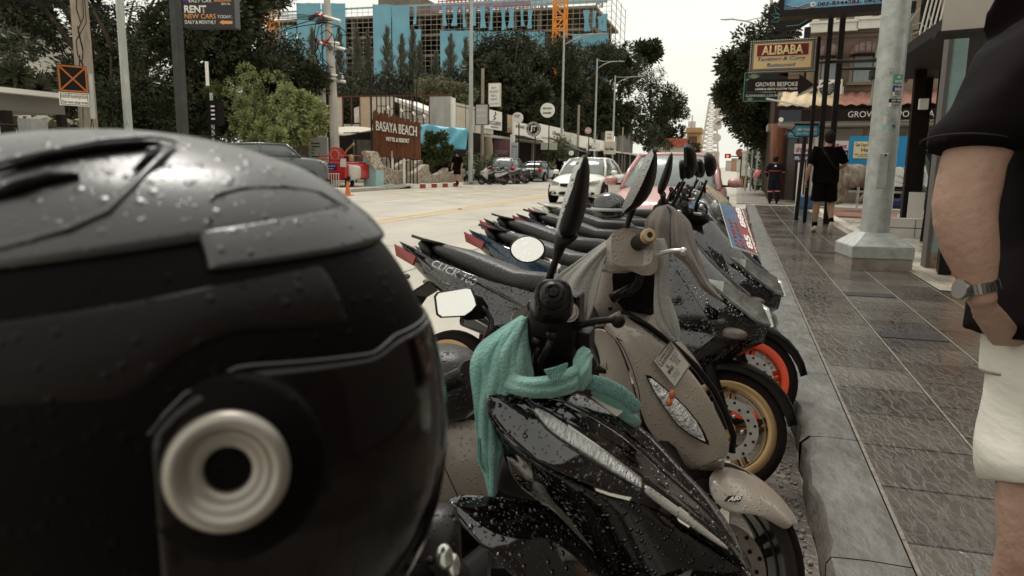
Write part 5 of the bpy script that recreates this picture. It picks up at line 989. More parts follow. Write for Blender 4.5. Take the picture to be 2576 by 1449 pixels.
text(t,'GROVER BESPOKE',M_sw,W*.125,H*.42,W*.63,H*.34,-.012);text(t,'LADIES & GENTS CUSTOM TAILOR',M_sw,W*.125,H*.12,W*.63,H*.17,-.012,bold=.02)
MB().cyl((W*.75,.1,-.1),(W*1.35,.1,.25),.025).cyl((W*.3,.12,-.15),(W*.95,.12,-.35),.02).build('bracket',M_wht,t)
a=at(*cK(2020,150),d=15.5);t=thing('mural_board','tall pale green mural board with wavy relief lines standing edge on by the lamp post','board',at(*cK(1925,1350),d=14.0),radians(22),local=True)
q=at(*cK(1925,1350),d=14.0);ztop=at(*cK(2020,100),d=15.2).z-q.z;M_mur=mat('mural pale green',(.20,.23,.19),.7,bump=1,bscale=3,col2=(.36,.38,.32),vscale=3,stretch=(1,1,.4))
MB().prism([(0,0,0),(.62,0,.45),(.62,0,ztop),(.18,0,ztop),(.02,0,ztop*.45)],(0,.16,0)).build('mural_panel',M_mur,t);MB().prism([(.12,-.01,ztop*.52),(.22,-.01,ztop*.55),(.22,-.01,ztop*.64),(.14,-.01,ztop*.62)],(0,.008,0)).build('red_patch',M_redp,t)
mb=MB();[mb.tube([(.03+.09*k,-.012,.15+.06*k),(.05+.09*k,-.012,.45+.05*k),(.12+.09*k,-.012,.75+.06*k)],.008,4)for k in range(6)];mb.build('relief_line',mat('slate line',(.12,.15,.17),.6),t)
def nameplate(label,u0,v0,u1,v1,d,txt,yaw=0):
 a=at(u0,v1,d=d);b=at(u1,v0,d=d);W=(b-a).length*.96;H=(v1-v0)/FPX*d;W=(u1-u0)/FPX*d
 t=thing('street_name_sign',label,'street sign',a,yaw,local=True);e=H*.5
 MB().prism([(0,0,e),(e*.7,0,0),(W-e*.7,0,0),(W,0,e),(W-e*.7,0,H),(e*.7,0,H)],(0,.05,0)).build('frame',M_black,t)
 s=.012;MB().prism([(s*2.2,-.004,e),(e*.7+s,-.004,s*1.5),(W-e*.7-s,-.004,s*1.5),(W-s*2.2,-.004,e),(W-e*.7-s,-.004,H-s*1.5),(e*.7+s,-.004,H-s*1.5)],(0,.003,0)).build('plate',mat('sign blue',(.03,.20,.30),.4),t)
 for s_,z_,h_ in txt:text(t,s_,M_sw,W*.2,H*z_,W*.62,H*h_,-.008,bold=.01)
 return t,W,H
t,W,H=nameplate('blue lozenge street name plate with white Thai lettering, in front of its twin',*cE(505,193),*cE(732,285),15.5,(('บริษัท ทศวรชัย จำกัด',.5,.26),('(ถนนส่วนบุคคล)',.18,.22)))
MB().cyl((W*.47,.02,-.004),(W*.47-.05,.02,.15-t.location.z),.045,n=10).build('post',M_black,t);MB().b2(W*.1,W*.9,.06,.08,H+.002,H+.03).build('top_bar',M_black,t)
nameplate('blue lozenge street name plate half hidden behind the front one',*cE(470,240),*cE(620,297),15.9,(('บริษัท',.5,.26),),radians(40))
def rent(label,q0,q1,d,yaw,s1,s2):
 a=at(q0[0],q1[1],d=d);t=thing('rent_board',label,'sign',a,yaw,local=True);W=(q1[0]-q0[0])/FPX*d*1.05;H=(q1[1]-q0[1])/FPX*d
 MB().b2(0,W,0,.02,H*.42,H).build('white_half',mat('rent white',(.55,.48,.48),.5),t);MB().b2(0,W,0,.02,0,H*.417).build('navy_half',mat('rent navy',(.04,.035,.10),.5),t)
 text(t,s1,mat('rent red',(.30,.02,.04),.5),W*.08,H*.52,W*.85,H*.36,-.006,bold=.02);text(t,s2,M_wt,W*.05,H*.06,W*.9,H*.2,-.006,bold=.02);return t
rent('tilted white and blue rental board on the left post',cD(870,1058),cD(990,1180),21,radians(-3),'เช่า/Rent','092-350-9991');rent('white and blue rental board behind the walking man, right one',cD(1110,1035),cD(1246,1150),22,radians(-3),'เช่า/Rent','092-350-9991')
p=at(2008,516,z=.15);tag(MB().cyl((p.x,p.y,.15),(p.x,p.y,1.4),.09).build('white_bollard',M_wht),'white post with a peeling red foot below the street name plates','post')
a=at(2026,528,z=.15);tag(MB().lathe([(.20,0),(.22,.08),(.20,.34),(.15,.38)],(a.x,a.y+.3,.15),n=18,cap=True).build('blue_drum',mat('drum blue',(.05,.10,.18),.5)),'short blue plastic drum behind the walking man','drum')
a=at(*cD(1268,1220),d=19);t=thing('promotion_board','bright blue board with a cream promotion notice behind the lamp post','sign',a,radians(-2),local=True);Wp=1.32;Hp=at(*cD(1290,1000),d=19).z-a.z
MB().b2(0,Wp,0,.08,0,Hp).build('blue_panel',mat('promo blue',(.03,.23,.45),.5),t);MB().b2(.10,.75,-.02,-.002,Hp*.27,Hp*.82).build('cream_panel',mat('promo cream',(.66,.55,.36),.5),t)
text(t,'Get Your Promotion',M_black,.14,Hp*.66,.57,Hp*.11,-.025,bold=.005);text(t,'Here!',M_black,.28,Hp*.48,.3,Hp*.14,-.025,bold=.005);text(t,'With  Your Work Permit VISA\nor Thai Driving License',M_black,.13,Hp*.30,.59,Hp*.12,-.025,bold=.005)
MB().cyl((.3,.04,.15-a.z),(.3,.04,-.002),.03).cyl((1.1,.04,.15-a.z),(1.1,.04,-.002),.03).build('leg',M_wht,t)
M_grav=mat('gravel',(.16,.14,.12),.9,bump=1,bscale=30,col2=(.5,.46,.40),vscale=22)
q=[at(*cE(845,830),z=.2),at(*cE(1330,855),z=.2),at(*cE(1600,860),z=.2),at(*cE(1600,700),z=.2),at(*cE(870,690),z=.2)]
tag(MB().prism([(p.x,p.y,.15)for p in q],(0,0,.06)).build('gravel_bed',M_grav),kind='structure')
tag(MB().prism([(p.x,p.y,.15)for p in(at(*cE(760,885),z=.2),at(*cE(1330,915),z=.2),at(*cE(1330,856),z=.2),at(*cE(820,835),z=.2))],(0,0,.045)).build('terracotta_edging',mat('terracotta wet',(.26,.13,.09),.35,var=.2,vscale=3)),kind='structure')
a,b=at(*cE(720,860),z=.15),at(*cE(1025,1045),z=.15);mb=MB();d=(b-a).normalized();n_=Vector((-d.y,d.x,0))*.09
tag(MB().prism([a+n_,a-n_,b-n_,b+n_],(0,0,.07)).build('white_edging',mat('worn white edging',(.55,.50,.43),.7,var=.3,vscale=4)),'low white painted edging running from the gravel to the white wall','edging')
a,b=at(*cE(1050,1055),z=.15),at(*cE(1610,1085),z=.15);h=at(*cE(1050,905),y=a.y).z
t=thing('white_wall','low white block wall behind the big lamp post','wall',(a.x,a.y,.15));MB().b2(a.x,b.x+.6,a.y,a.y+.15,.15,h).build('wall_body',mat('white block',(.58,.55,.49),.6,var=.1,vscale=3),t)
mb=MB();[mb.b2(x,x+.012,a.y-.004,a.y-.001,.17,h-.02)for x in(a.x+.35,a.x+.78,a.x+1.2,a.x+1.62)];mb.b2(a.x+.3,b.x+.6,a.y-.005,a.y-.001,(h+.15)/2,(h+.15)/2+.012).build('block_joint',M_gl,t)
a,b=at(*cE(1405,912),d=12.9),at(*cE(1530,712),d=12.9);tag(MB().box(((a.x+b.x)/2,a.y,(a.z+b.z)/2),(b.x-a.x,.05,b.z-a.z),-.1).build('white_board',M_wht),'blank white board standing on the low white wall','board')
def blob(name,mb,m,parent,vox=.02,sm=6,disp=None):
 o=mb.build(name,m,parent,smooth=True);r=o.modifiers.new('remesh','REMESH');r.mode='VOXEL';r.voxel_size=vox;r.use_smooth_shade=True
 s=o.modifiers.new('smooth','SMOOTH');s.factor=.5;s.iterations=sm;return o
DY=20.5
def dn_(x,y,dy=0):return at(*cE(x,y),y=DY+dy)
M_dino=mat('statue hide',(.085,.062,.045),.6,bump=.25,bscale=9,col2=(.30,.25,.20),vscale=3.2,stretch=(3.0,3.0,.9))
p=dn_(900,800);t=thing('dinosaur_statue','crouching brown striped dinosaur statue with a curling tail on the gravel','statue',(p.x,DY,.2))
mb=MB();mb.tube([dn_(830,470),dn_(870,520,-.1),dn_(930,560),dn_(1010,575),dn_(1090,600),dn_(1130,660),dn_(1125,710,-.2),dn_(1085,745,-.4),dn_(1040,775,-.5),dn_(1000,800,-.6)],[.12,.17,.22,.28,.27,.18,.12,.09,.06,.02],14)
mb.ell(dn_(1000,600),(.36,.3,.24),14,10);mb.ell(dn_(820,455),(.26,.18,.16),12,8)
for dy in(-.25,.35):
 mb.tube([dn_(980,610,dy),dn_(930,650,dy),dn_(905,690,dy),dn_(930,740,dy),dn_(895,780,dy),dn_(850,800,dy)],[.24,.20,.13,.10,.09,.05],10)
 mb.tube([dn_(900,540,dy*.8),dn_(880,600,dy),dn_(850,620,dy)],[.1,.07,.04],8)
blob('body',mb,M_dino,t,.035,4)
a=dn_(1130,770,1.2);tag(MB().loft([((a.x-.1,DY+1.6,.3),(.02,0,0),(0,0,.02)),((a.x+.2,DY+1.6,.32),(0,.2,0),(0,0,.14),3),((a.x+1.6,DY+1.6,.32),(0,.25,0),(0,0,.17),3),((a.x+2.8,DY+1.6,.34),(0,.05,0),(0,0,.1),3)],12).build('blue_planter',mat('planter navy',(.025,.035,.09),.5)),'long navy blue planter behind the dinosaur statue','planter')
t=thing('agave','grey green agave with long pointed leaves beyond the lamp post','plant',(a.x+1.6,DY+1.4,.3));mb=MB()
for k in range(18):
 a_=k*2.4;L_=1.0+.3*(k%3);o_=Vector((a.x+1.6,DY+1.4,.4));e_=o_+Vector((cos(a_)*L_,sin(a_)*L_*.6,.35+.35*(k%4)));m_=o_.lerp(e_,.5)+Vector((0,0,.12));s_=(e_-o_).cross(Zv).normalized()*.07;mb.add([o_-s_,o_+s_,m_+s_,m_-s_,e_],[(0,1,2,3),(3,2,4)])
mb.build('leaves',mat('agave',(.10,.13,.12),.5,var=.2),t,solid=.01)
t=thing('parked_van','white van front half hidden behind the black posts of the forecourt','van',at(2290,470,y=24));o_=at(2285,455,y=24)
MB().b2(o_.x-1.6,o_.x+1.2,24,25.5,.55,1.35).build('body',M_wht,t,bevel=.08);MB().b2(o_.x-.1,o_.x+.4,23.93,23.99,.85,1.2).build('headlight',mat('lamp grey',(.25,.25,.24),.2),t,bevel=.02);MB().b2(o_.x-1.6,o_.x+1.2,23.95,23.99,.62,.75).build('bumper',M_blackm,t)
t=thing('canopy_frame','black steel canopy frame with tall posts standing before the forecourt','canopy',(2.6,13,.15))
M_canin=mat('canopy dark',(.014,.009,.008),.6)
for(ut,vt,ub,vb,d,r)in((2357,0,2273,602,13.2,.085),(2385,0,2300,480,14.2,.11),(2398,30,2330,560,13.0,.04),(2410,0,2345,610,12.2,.03)):
 q=at(ub,vb,d=d);q2=at(ut,vt,y=q.y);x=q.x;MB().b2(x-r,x+r,q.y-r,q.y+r,.15,4.6).build('post',M_blkp,t)
MB().b2(at(2290,80,y=12.5).x,6,10.5,16,at(2330,92,y=11).z,at(2330,92,y=11).z+.15).build('canopy_slab',M_canin,t)
MB().b2(at(2300,200,y=15.5).x,6.5,15.5,15.7,at(2330,165,y=15.5).z,at(2330,92,y=11).z+.1).build('back_beam',M_canin,t)
mb=MB();
for k in range(11):z=at(2320,0,y=12).z+k*.0;
for k in range(9):
 x=at(2310,60,y=12.4).x+.03+k*.055;mb.cyl((x,12.4,at(2320,88,y=12.4).z),(x+.1,12.3,at(2320,-60,y=12.4).z),.012,n=5)
mb.build('balustrade',M_wht,t)
wr=MB()
for k,P in enumerate(([(1740,190),(1800,170),(1850,210),(1880,250),(1920,240),(1990,330),(2060,300),(2110,240)],[(1710,180),(1760,110),(1800,60)],[(1860,100),(1900,220),(1960,320),(2030,290)],[(1730,260),(1790,230),(1850,260)])):
 wr.tube([at(*cD(*q),d=11.5+.2*k)for q in P],.012,5)
tag(wr.build('hanging_cable',mat('cable grey',(.28,.25,.21),.7)),'tangle of grey cables hanging under the canopy edge','cable')
t2=thing('strap_rack','thin black clothes rack with long straps hanging by the teal post','rack',(3.0,13,.15));q=at(*cE(1515,1095),z=.15);q2=at(*cE(1650,410),d=q.y*.98)
yr=q.y;zt_=at(*cE(1600,408),y=yr).z;MB().cyl((q.x,yr,.15),(q.x+.05,yr,zt_),.02).cyl((q.x+.7,yr,.15),(q.x+.7,yr,zt_),.02).cyl((q.x,yr,zt_),(q.x+.7,yr,zt_),.02).cyl((q.x,yr,.45),(q.x+.7,yr,.45),.015).build('rail_frame',M_blkp,t2)
mb=MB();rg=random.Random(3);x0=at(*cE(1590,600),y=yr).x
for k in range(9):x=x0+k*.045;mb.tube([(x,yr-.03,zt_-.03),(x+.01,yr-.05,zt_-.5),(x-.02+rg.uniform(-.02,.02),yr-.03,zt_-1.5-rg.random()*.8)],.016,5)
mb.build('strap',M_blackm,t2)
tag(MB().box(at(2323,262,d=12.2),(.13,.12,.17)).build('switch_box',M_wht),'small white switch box on the black canopy post','box')
q=at(2355,676,z=.15);q2=at(2415,80,y=q.y);t=thing('teal_post','chipped pale teal square post at the corner of the shop','post',(q.x,q.y,.15))
MB().b2(q.x-.075,q.x+.075,q.y,q.y+.15,.33,3.2).build('post_body',mat('chipped teal',(.22,.36,.36),.6,col2=(.36,.48,.46),vscale=4,bump=.3,bscale=12),t);MB().b2(q.x-.077,q.x+.077,q.y-.002,q.y+.152,.15,.329).build('rusty_foot',mat('rusty foot',(.2,.12,.08),.9,col2=(.45,.36,.26),vscale=12),t)
MB().b2(q.x-.12,q.x-.08,q.y-.02,q.y+.2,.15,3.2).build('edge_strip',mat('grey strip',(.14,.13,.12),.6),t)
a=at(2368,80,y=8.6);z=a.z;t=thing('grey_signboard','large light grey blank signboard underside over the pavement at the top right','sign',(a.x,8.6,z));MB().prism([(a.x,8.6,z),(a.x+.0,8.6,z+1.5),(a.x+3,7.6,z+1.5),(a.x+3,7.6,z)],(.1,.25,0)).build('signboard_panel',mat('panel grey',(.40,.36,.31),.6,var=.06,vscale=2),t)
MB().prism([(a.x-.05,8.55,z-.03),(a.x+3,7.5,z-.03),(a.x+3,7.9,z-.03),(a.x,8.95,z-.03)],(0,0,.028)).build('lower_edge',M_dwood,t)
tag(MB().b2(2.75,7,10.6,12.8,.15,3.2).build('dark_stall',M_canin),'dark unlit stall interior behind the teal post','stall')if False else None
a=at(*cE(1745,1358),z=.15);Y2=a.y
t=thing('food_stand','orange food advertising stand with a picture of a dish','stand',(a.x,Y2,.15),radians(-10),local=True)
z_t=at(*cE(2090,600),y=Y2-.1).z-.15;Wd=1.0
MB().b2(0,Wd,0,.35,0,z_t).build('stand_box',mat('stand orange',(.42,.16,.04),.5,var=.1),t);MB().b2(.30,.9,-.02,-.002,z_t*.30,z_t*.84).build('picture_panel',mat('picture pale',(.45,.42,.34),.5),t)
MB().ell((.52,-.035,z_t*.60),(.13,.02,.20),14,10).build('dish_picture',mat('dish brown',(.22,.10,.05),.6,col2=(.4,.2,.1),vscale=14),t,smooth=True);MB().ell((.66,-.035,z_t*.42),(.09,.015,.06),10,8).ell((.75,-.035,z_t*.36),(.07,.015,.05),10,8).build('garnish_picture',mat('garnish green',(.10,.20,.07),.6),t)
text(t,'Indian',mat('letter deep blue',(.03,.06,.16),.5),.22,z_t*.885,.55,z_t*.07,-.012,bold=.03,shear=.2);MB().b2(.08,.27,-.02,-.002,z_t*.1,z_t*.17).build('blue_patch',mat('rent navy',(.04,.035,.10),.5),t)
MB().b2(-.12,-.015,-.02,.35,0,z_t*1.6).build('black_edge',M_blkp,t)
M_tyre=mat('tyre rubber',(.010,.006,.005),.75,bump=.3,bscale=40);M_alloy=mat('alloy',(.30,.29,.27),.35,metal=.7)
M_cglass=mat('car glass',(.16,.18,.175),.10,var=.15,vscale=1.5,spec=.6);M_cglassd=mat('dark car glass',(.012,.012,.012),.08);M_chrome=mat('chrome',(.6,.6,.57),.2,metal=.9)
M_lampc=mat('headlamp glass',(.40,.40,.38),.15,metal=.4,var=.5,vscale=14);M_lampr=mat('tail lamp red',(.35,.02,.012),.2)
def car(name,label,loc,rz,paint,kind='sedan',glass=None,L_=4.5,W_=1.78,H_=1.45,group=None,front=True,wet=False,cat='car'):
 t=thing(name,label,cat,loc,rz,group=group,local=True);g=glass or M_cglassd;h=L_/2;w=W_/2;s=H_/1.45
 zsh=.86*s if kind!='pickup' else .98*s;zh=.78*s
 if kind=='hatch':LB=[(-h,.80,.35,.80*s,.82*s),(-h+.10,.95,.22,.95*s,.96*s),(-h+.8,1,.2,.93*s,.95*s),(0,1,.2,.90*s,.92*s),(h-1.15,1,.2,.90*s,.95*s),(h-.55,.97,.2,.80*s,.88*s),(h-.12,.88,.22,.62*s,.70*s),(h,.72,.32,.50*s,.54*s)]
 elif kind=='pickup':LB=[(-h,.93,.55,1.02*s,1.02*s),(-h+.1,.97,.45,1.06*s,1.06*s),(0,1,.42,1.05*s,1.06*s),(h-1.35,1,.42,1.03*s,1.06*s),(h-.5,.98,.42,.98*s,1.03*s),(h-.1,.9,.45,.85*s,.92*s),(h,.8,.5,.72*s,.75*s)]
 else:LB=[(-h,.78,.38,.82*s,.84*s),(-h+.12,.93,.24,.93*s,.97*s),(-h+.9,1,.2,.92*s,.98*s),(0,1,.2,.88*s,.92*s),(h-1.25,1,.2,.86*s,.95*s),(h-.6,.98,.2,.76*s,.87*s),(h-.15,.88,.22,.60*s,.70*s),(h,.74,.30,.48*s,.53*s)]
 rows=[]
 for(x,q,zb,zs,zc)in LB:
  y=w*q;half=[(y*.86,zb),(y*.97,zb+.07),(y,(zb*1.1+zs*.9)/2),(y*.985,zs-.10),(y*.93,zs-.01),(y*.62,zc-.01),(y*.3,zc)]
  rows.append([(x,a,b)for a,b in half]+[(x,-a,b)for a,b in half[::-1]])
 mb=MB();mb.grid(rows,True);n=len(rows[0]);mb.f.append(tuple(range(n))[::-1]);mb.f.append(tuple((len(rows)-1)*n+k for k in range(n)))
 mb.build('body',paint,t,smooth=True,sub=1)
 zr=H_-.02
 if kind=='hatch':GS=[(-h+.12,.80,.92*s,.70,.95*s),(-h+.45,.84,.92*s,.68,zr-.06),(-h+1.2,.86,.9*s,.68,zr),(0,.87,.9*s,.69,zr),(h-2.0,.87,.9*s,.68,zr-.04),(h-1.2,.86,.92*s,.72,.96*s)]
 elif kind=='pickup':GS=[(-h+.1,.84,1.05*s,.72,zr-.12),(-h+.2,.84,1.05*s,.74,zr-.1),(-.1,.84,1.04*s,.74,zr),(.9,.84,1.04*s,.72,zr-.03),(h-1.15,.84,1.04*s,.78,1.10*s)]
 else:GS=[(-h+.65,.84,.93*s,.72,.97*s),(-h+1.3,.86,.90*s,.64,zr-.05),(-.3,.87,.9*s,.65,zr),(.35,.87,.9*s,.66,zr-.03),(h-1.28,.88,.90*s,.76,.95*s)]
 rows=[]
 for(x,wb,zb,wt,zt)in GS:
  a,b=wb*w,wt*w;half=[(a,zb-.05),((a+b)/2+.015,(zb+zt)/2),(b,zt-.03),(b*.72,zt),(b*.3,zt+.012)];rows.append([(x,p,q)for p,q in half]+[(x,-p,q)for p,q in half[::-1]])
 mb=MB();mb.grid(rows,True);n=len(rows[0]);mb.f.append(tuple(range(n))[::-1]);mb.f.append(tuple((len(rows)-1)*n+k for k in range(n)));mb.build('glasshouse',g,t,smooth=True)
 rr=[]
 for(x,wb,zb,wt,zt)in GS[1:-1]:b=wt*w+.012;rr.append([(x,y,zt-.025 if abs(y)>b*.9 else zt+.012+.012*(1-abs(y)/b))for y in(-b,-b*.85,-b*.4,0,b*.4,b*.85,b)])
 MB().grid(rr).build('roof',paint,t,smooth=True,solid=.02,off=1)
 pl=MB()
 for s_ in(-1,1):
  for(i,j)in((0,1),(len(GS)-1,len(GS)-2)):
   a=GS[i];b=GS[j];pl.tube([(a[0],s_*(a[1]*w-.01),a[2]-.03),((a[0]+b[0])/2,s_*(((a[1]+b[1])+(a[3]+b[3]))/4*w+.005),(a[4]+b[4])/2-.04 if False else(a[2]+b[4])/2),(b[0],s_*(b[3]*w),b[4]-.03)],.04,6)
  m_=GS[len(GS)//2];pl.tube([(m_[0],s_*(m_[1]*w+.005),m_[2]-.03),(m_[0]-.03,s_*(m_[3]*w+.005),m_[4]-.03)],.04,6);
  pl.tube([(q[0],s_*(q[3]*w+.004),q[4]-.028)for q in GS[1:-1]],.03,6)
 pl.build('pillar',paint,t,smooth=True)
 ax=h-.88;bx=-h+.92;wr=.32 if kind!='pickup' else .38
 for x in(ax,bx):
  for s_ in(-1,1):
   y=s_*(w-.02);MB().lathe([(0,.03),(wr+.07,.03),(wr+.07,-.05)],(x,s_*(w-.015),wr+.02),(0,s_,0),24).build('arch_shade_disc',M_blackm,t)  # black disc imitates the shaded wheel arch opening
   wh=MB().torus((x,s_*(w-.08),wr),(0,1,0),wr-.075,.085,24,8,1.2).build('wheel',M_tyre,t,smooth=True)
   sp=MB();sp.lathe([(wr-.14,.0),(wr-.125,.06)],(x,s_*(w-.06),wr),(0,s_,0),24)
   for k in range(8):a_=k*pi/4;sp.tube([(x+cos(a_)*.05,s_*(w+.012),wr+sin(a_)*.05),(x+cos(a_)*(wr-.13),s_*(w+.004),wr+sin(a_)*(wr-.13))],.022,5)
   sp.lathe([(0,.02),(.06,.02),(.06,0)],(x,s_*(w),wr),(0,s_,0),10);sp.build('rim',M_alloy,wh,solid=.004)
 for s_ in(-1,1):
  c_=GS[-1];q=(c_[0]-.35,s_*(w+.10),c_[2]+.07);MB().loft([((q[0]-.06,q[1],q[2]),(0,.09,0),(0,0,.05)),((q[0]+.02,q[1],q[2]),(0,.11,0),(0,0,.075),3),((q[0]+.10,q[1],q[2]),(0,.06,0),(0,0,.04))],12).build('side_mirror',paint,t,smooth=True)
  MB().box((q[0],s_*(w-.02),q[2]-.05),(.05,.14,.03)).build('mirror_arm',M_blackm,t)
 if front:
  fx=h;zz=(.60 if kind!='pickup' else .82)*s
  def surf(y,z,back=0):return(fx-.03-.20*(abs(y)/w)**2.2-back,y,z)
  gr=MB();gr.loft([((fx-.015,0,zz-.02),(0,w*.42,0),(0,0,.055),4),((fx+.015,0,zz-.03),(0,w*.36,0),(0,0,.045),4)],20);gr.build('grille',M_black,t);MB().tube([(fx-.0,y*w,zz+.03+.02*abs(y))for y in(-.42,-.2,0,.2,.42)],.013,6).build('grille_bar',M_chrome,t)
  MB().torus((fx+.02,0,zz-.015),(1,0,0),.045,.010,14,6).build('badge',M_chrome,t)
  for s_ in(-1,1):
   P=[(fx-.02-.05,s_*w*.44,zz),(fx-.05,s_*w*.44,zz+.06),(fx-.18,s_*w*.70,zz+.11),(fx-.42,s_*w*.93,zz+.155),(fx-.36,s_*w*.935,zz+.05),(fx-.16,s_*w*.78,zz-.02)]
   MB().prism(P,(.05,s_*.02,0)).build('headlight',M_lampc,t,bevel=.01)
   MB().loft([((fx-.09,s_*w*.68,.34*s),(0,.14,0),(0,0,.05),3),((fx-.02,s_*w*.68,.33*s),(0,.11,0),(0,0,.04),3)],14).build('fog_light_bay',M_black,t);MB().ell((fx-.03,s_*w*.68,.335*s),(.03,.05,.04),10,8).build('fog_light',M_lampc,t)
  MB().loft([((fx-.03,0,.33*s),(0,w*.46,0),(0,0,.06),4),((fx+.0,0,.33*s),(0,w*.42,0),(0,0,.05),4)],20).build('lower_grille',M_black,t)
  MB().box((fx+.02,0,.45*s),(.015,.36,.10)).build('number_plate',M_white,t)
  mb=MB();[mb.tube([(c_[0]-.12,s_*.55,c_[4]+.0),(c_[0]-.18,s_*.1,c_[4]+.05)],.01,4)for s_ in(-1,1)];mb.build('wiper',M_black,t)
 else:
  for s_ in(-1,1):MB().loft([((-h+.02,s_*w*.80,.80*s),(0,.13,0),(0,0,.14),3),((-h+.16,s_*w*.90,.84*s),(0,.08,0),(0,0,.16),3)],12).build('tail_light',M_lampr,t)
  MB().box((-h-.01,0,.72*s),(.02,.40,.12)).build('number_plate',M_white,t);MB().box((-h+.0,0,.42*s),(.1,W_*.7,.1)).build('bumper_trim',M_blackm,t,bevel=.02)
 return t
M_cwhite=mat('white car paint',(.78,.76,.70),.35,coat=.6);M_cgrey=mat('dark grey car paint',(.045,.05,.052),.3,coat=.6,spec=.6);M_cblue=mat('grey blue car paint',(.06,.07,.08),.3,coat=.6);M_cred=mat('wet pink red paint',(.46,.22,.20),.38,coat=.5,var=.08,vscale=3,drops=.6,dscale=45)
M_wetglass=mat('wet windscreen',(.24,.27,.26),.16,drops=.6,dscale=40,var=.08,vscale=3)
car('white_sedan','white sedan driving towards the camera in the lane beyond the scooters',(-4.85,25.4,0),radians(-90-4),M_cwhite,'sedan',glass=mat('light car glass',(.22,.24,.225),.10,var=.25,vscale=2),L_=4.5,W_=1.80,H_=1.50)
car('red_car','wet pinkish red car parked at the kerb behind the scooters, windscreen beaded with rain',(-.98,12.6,0),radians(-90),M_cred,'hatch',glass=M_wetglass,L_=4.2,W_=1.72,H_=1.47,front=True)
car('dark_suv','dark suv following behind the red car',(-3.3,34,0),radians(-90),M_cgrey,'hatch',glass=mat('light car glass',(.22,.24,.225),.10,var=.25,vscale=2),L_=4.6,W_=1.85,H_=1.75)
car('silver_van','small silver car far behind the white sedan',(-4.4,52,0),radians(-90),M_cwhite,'hatch',L_=4.2,W_=1.7,H_=1.6)
G2='cars parked along the far kerb'
p=at(1308,462,z=0);car('grey_hatchback','dark grey hatchback with bright red tail lights parked by the porch',(-14.0,46.2,0),radians(90),M_cgrey,'hatch',L_=3.9,W_=1.72,H_=1.62,front=False,group=G2,glass=M_cglass)
car('dark_sedan','dark grey blue sedan parked in front of the grey hatchback',(-13.9,52.8,0),radians(90),M_cblue,'sedan',L_=4.7,W_=1.85,H_=1.46,front=False,group=G2,glass=M_cglassd)
car('white_hatchback','white hatchback parked beyond the dark sedan',(-13.2,62,0),radians(90),M_cwhite,'hatch',L_=4.1,W_=1.75,H_=1.5,front=False,group=G2)
car('white_hatchback','small white car at the far end of the parked row',(-13.0,74,0),radians(90),M_cwhite,'hatch',L_=4.1,W_=1.75,H_=1.55,front=False,group=G2)
q=at(795,480,z=0);car('grey_pickup','dark grey pickup truck with side step and canopy turning out beside the red cart',(-18.5,26.2,0),radians(42),mat('pickup paint',(.10,.11,.115),.3,coat=.6),'pickup',L_=5.2,W_=1.86,H_=1.95,glass=M_cglass,cat='truck')
a,b=at(815,476,z=0),at(912,476,z=0);FC=Vector(((a.x+b.x)/2,29.2,0));t=thing('fire_cart','bright red fire cart with hose reel, blue plate and a white slatted grille','cart',FC,radians(-4),local=True)
M_fr=mat('fire red',(.42,.015,.012),.35,var=.15,vscale=3,coat=.3);Wc=1.42
mb=MB();mb.b2(-.72,.42,0,2.2,.42,1.22);mb.build('body',M_fr,t,bevel=.04);MB().loft([((.62,.3,.75),(.14,0,0),(0,0,.35),4),((.62,1.0,.75),(.16,0,0),(0,0,.30),4)],14).build('mudguard',mat('cart white',(.6,.55,.5),.5),t,smooth=True)
MB().b2(.425,.60,.02,2.0,.50,1.12).build('side_step_panel',M_fr,t,bevel=.03)
MB().box((-.08,-.02,1.0),(.56,.02,.26)).build('blue_plate',mat('plate navy',(.02,.03,.13),.5),t);text(t,'กู้ภัย พัทยา',M_wt,-.32,.98,.48,.10,-.035);text(t,'081-0000000 0800000'.replace('081-0000000 0800000','● ● ●'),M_wt,-.2,.90,.24,.03,-.035)
mb=MB()
for k in range(8):x=-.52+k*.125;mb.cyl((x,-.12,.10),(x,-.12,.72),.016,n=6)
for z in(.12,.70):mb.cyl((-.56,-.12,z),(.40,-.12,z),.02,n=6)
mb.build('white_grille',M_white,t);MB().cyl((-.70,.0,1.25),(-.70,.0,1.62),.02).cyl((.40,0,1.25),(.40,0,1.62),.02).cyl((-.70,0,1.45),(.40,0,1.45),.018).cyl((-.70,0,1.32),(.4,0,1.32),.018).cyl((-.7,2.1,1.25),(-.7,2.1,1.6),.02).cyl((-.7,0,1.5),(-.7,2.1,1.5),.018).cyl((.4,0,1.5),(.4,2.1,1.5),.018).build('guard_rail',M_fr,t)
MB().lathe([(.0,.12),(.34,.12),(.34,.09),(.18,.08),(.18,-.08),(.34,-.09),(.34,-.12),(0,-.12)],(-.15,.5,1.52),(0,1,0),24).build('hose_reel',M_fr,t);MB().torus((-.15,.38,1.52),(0,1,0),.22,.03,24,6).build('hose',mat('hose tan',(.4,.3,.18),.7),t)
MB().tube([(.2,.4,1.4),(.55,.3,1.75),(.95,.2,2.0)],[.04,.035,.05],8).build('water_cannon',mat('brass',(.35,.25,.12),.4,metal=.5),t);MB().lathe([(.1,0),(.12,.2),(.05,.3)],(.55,.6,1.25),n=12,cap=True).build('valve',mat('brass',(.35,.25,.12),.4,metal=.5),t)
MB().box((.52,-.0,1.18),(.28,.03,.36)).build('paper_notice',mat('cart white',(.6,.55,.5),.5),t)
for x in(-.55,.60):MB().torus((x,.35,.3),(1,0,0),.22,.09,20,8).build('wheel',M_tyre,t,smooth=True)
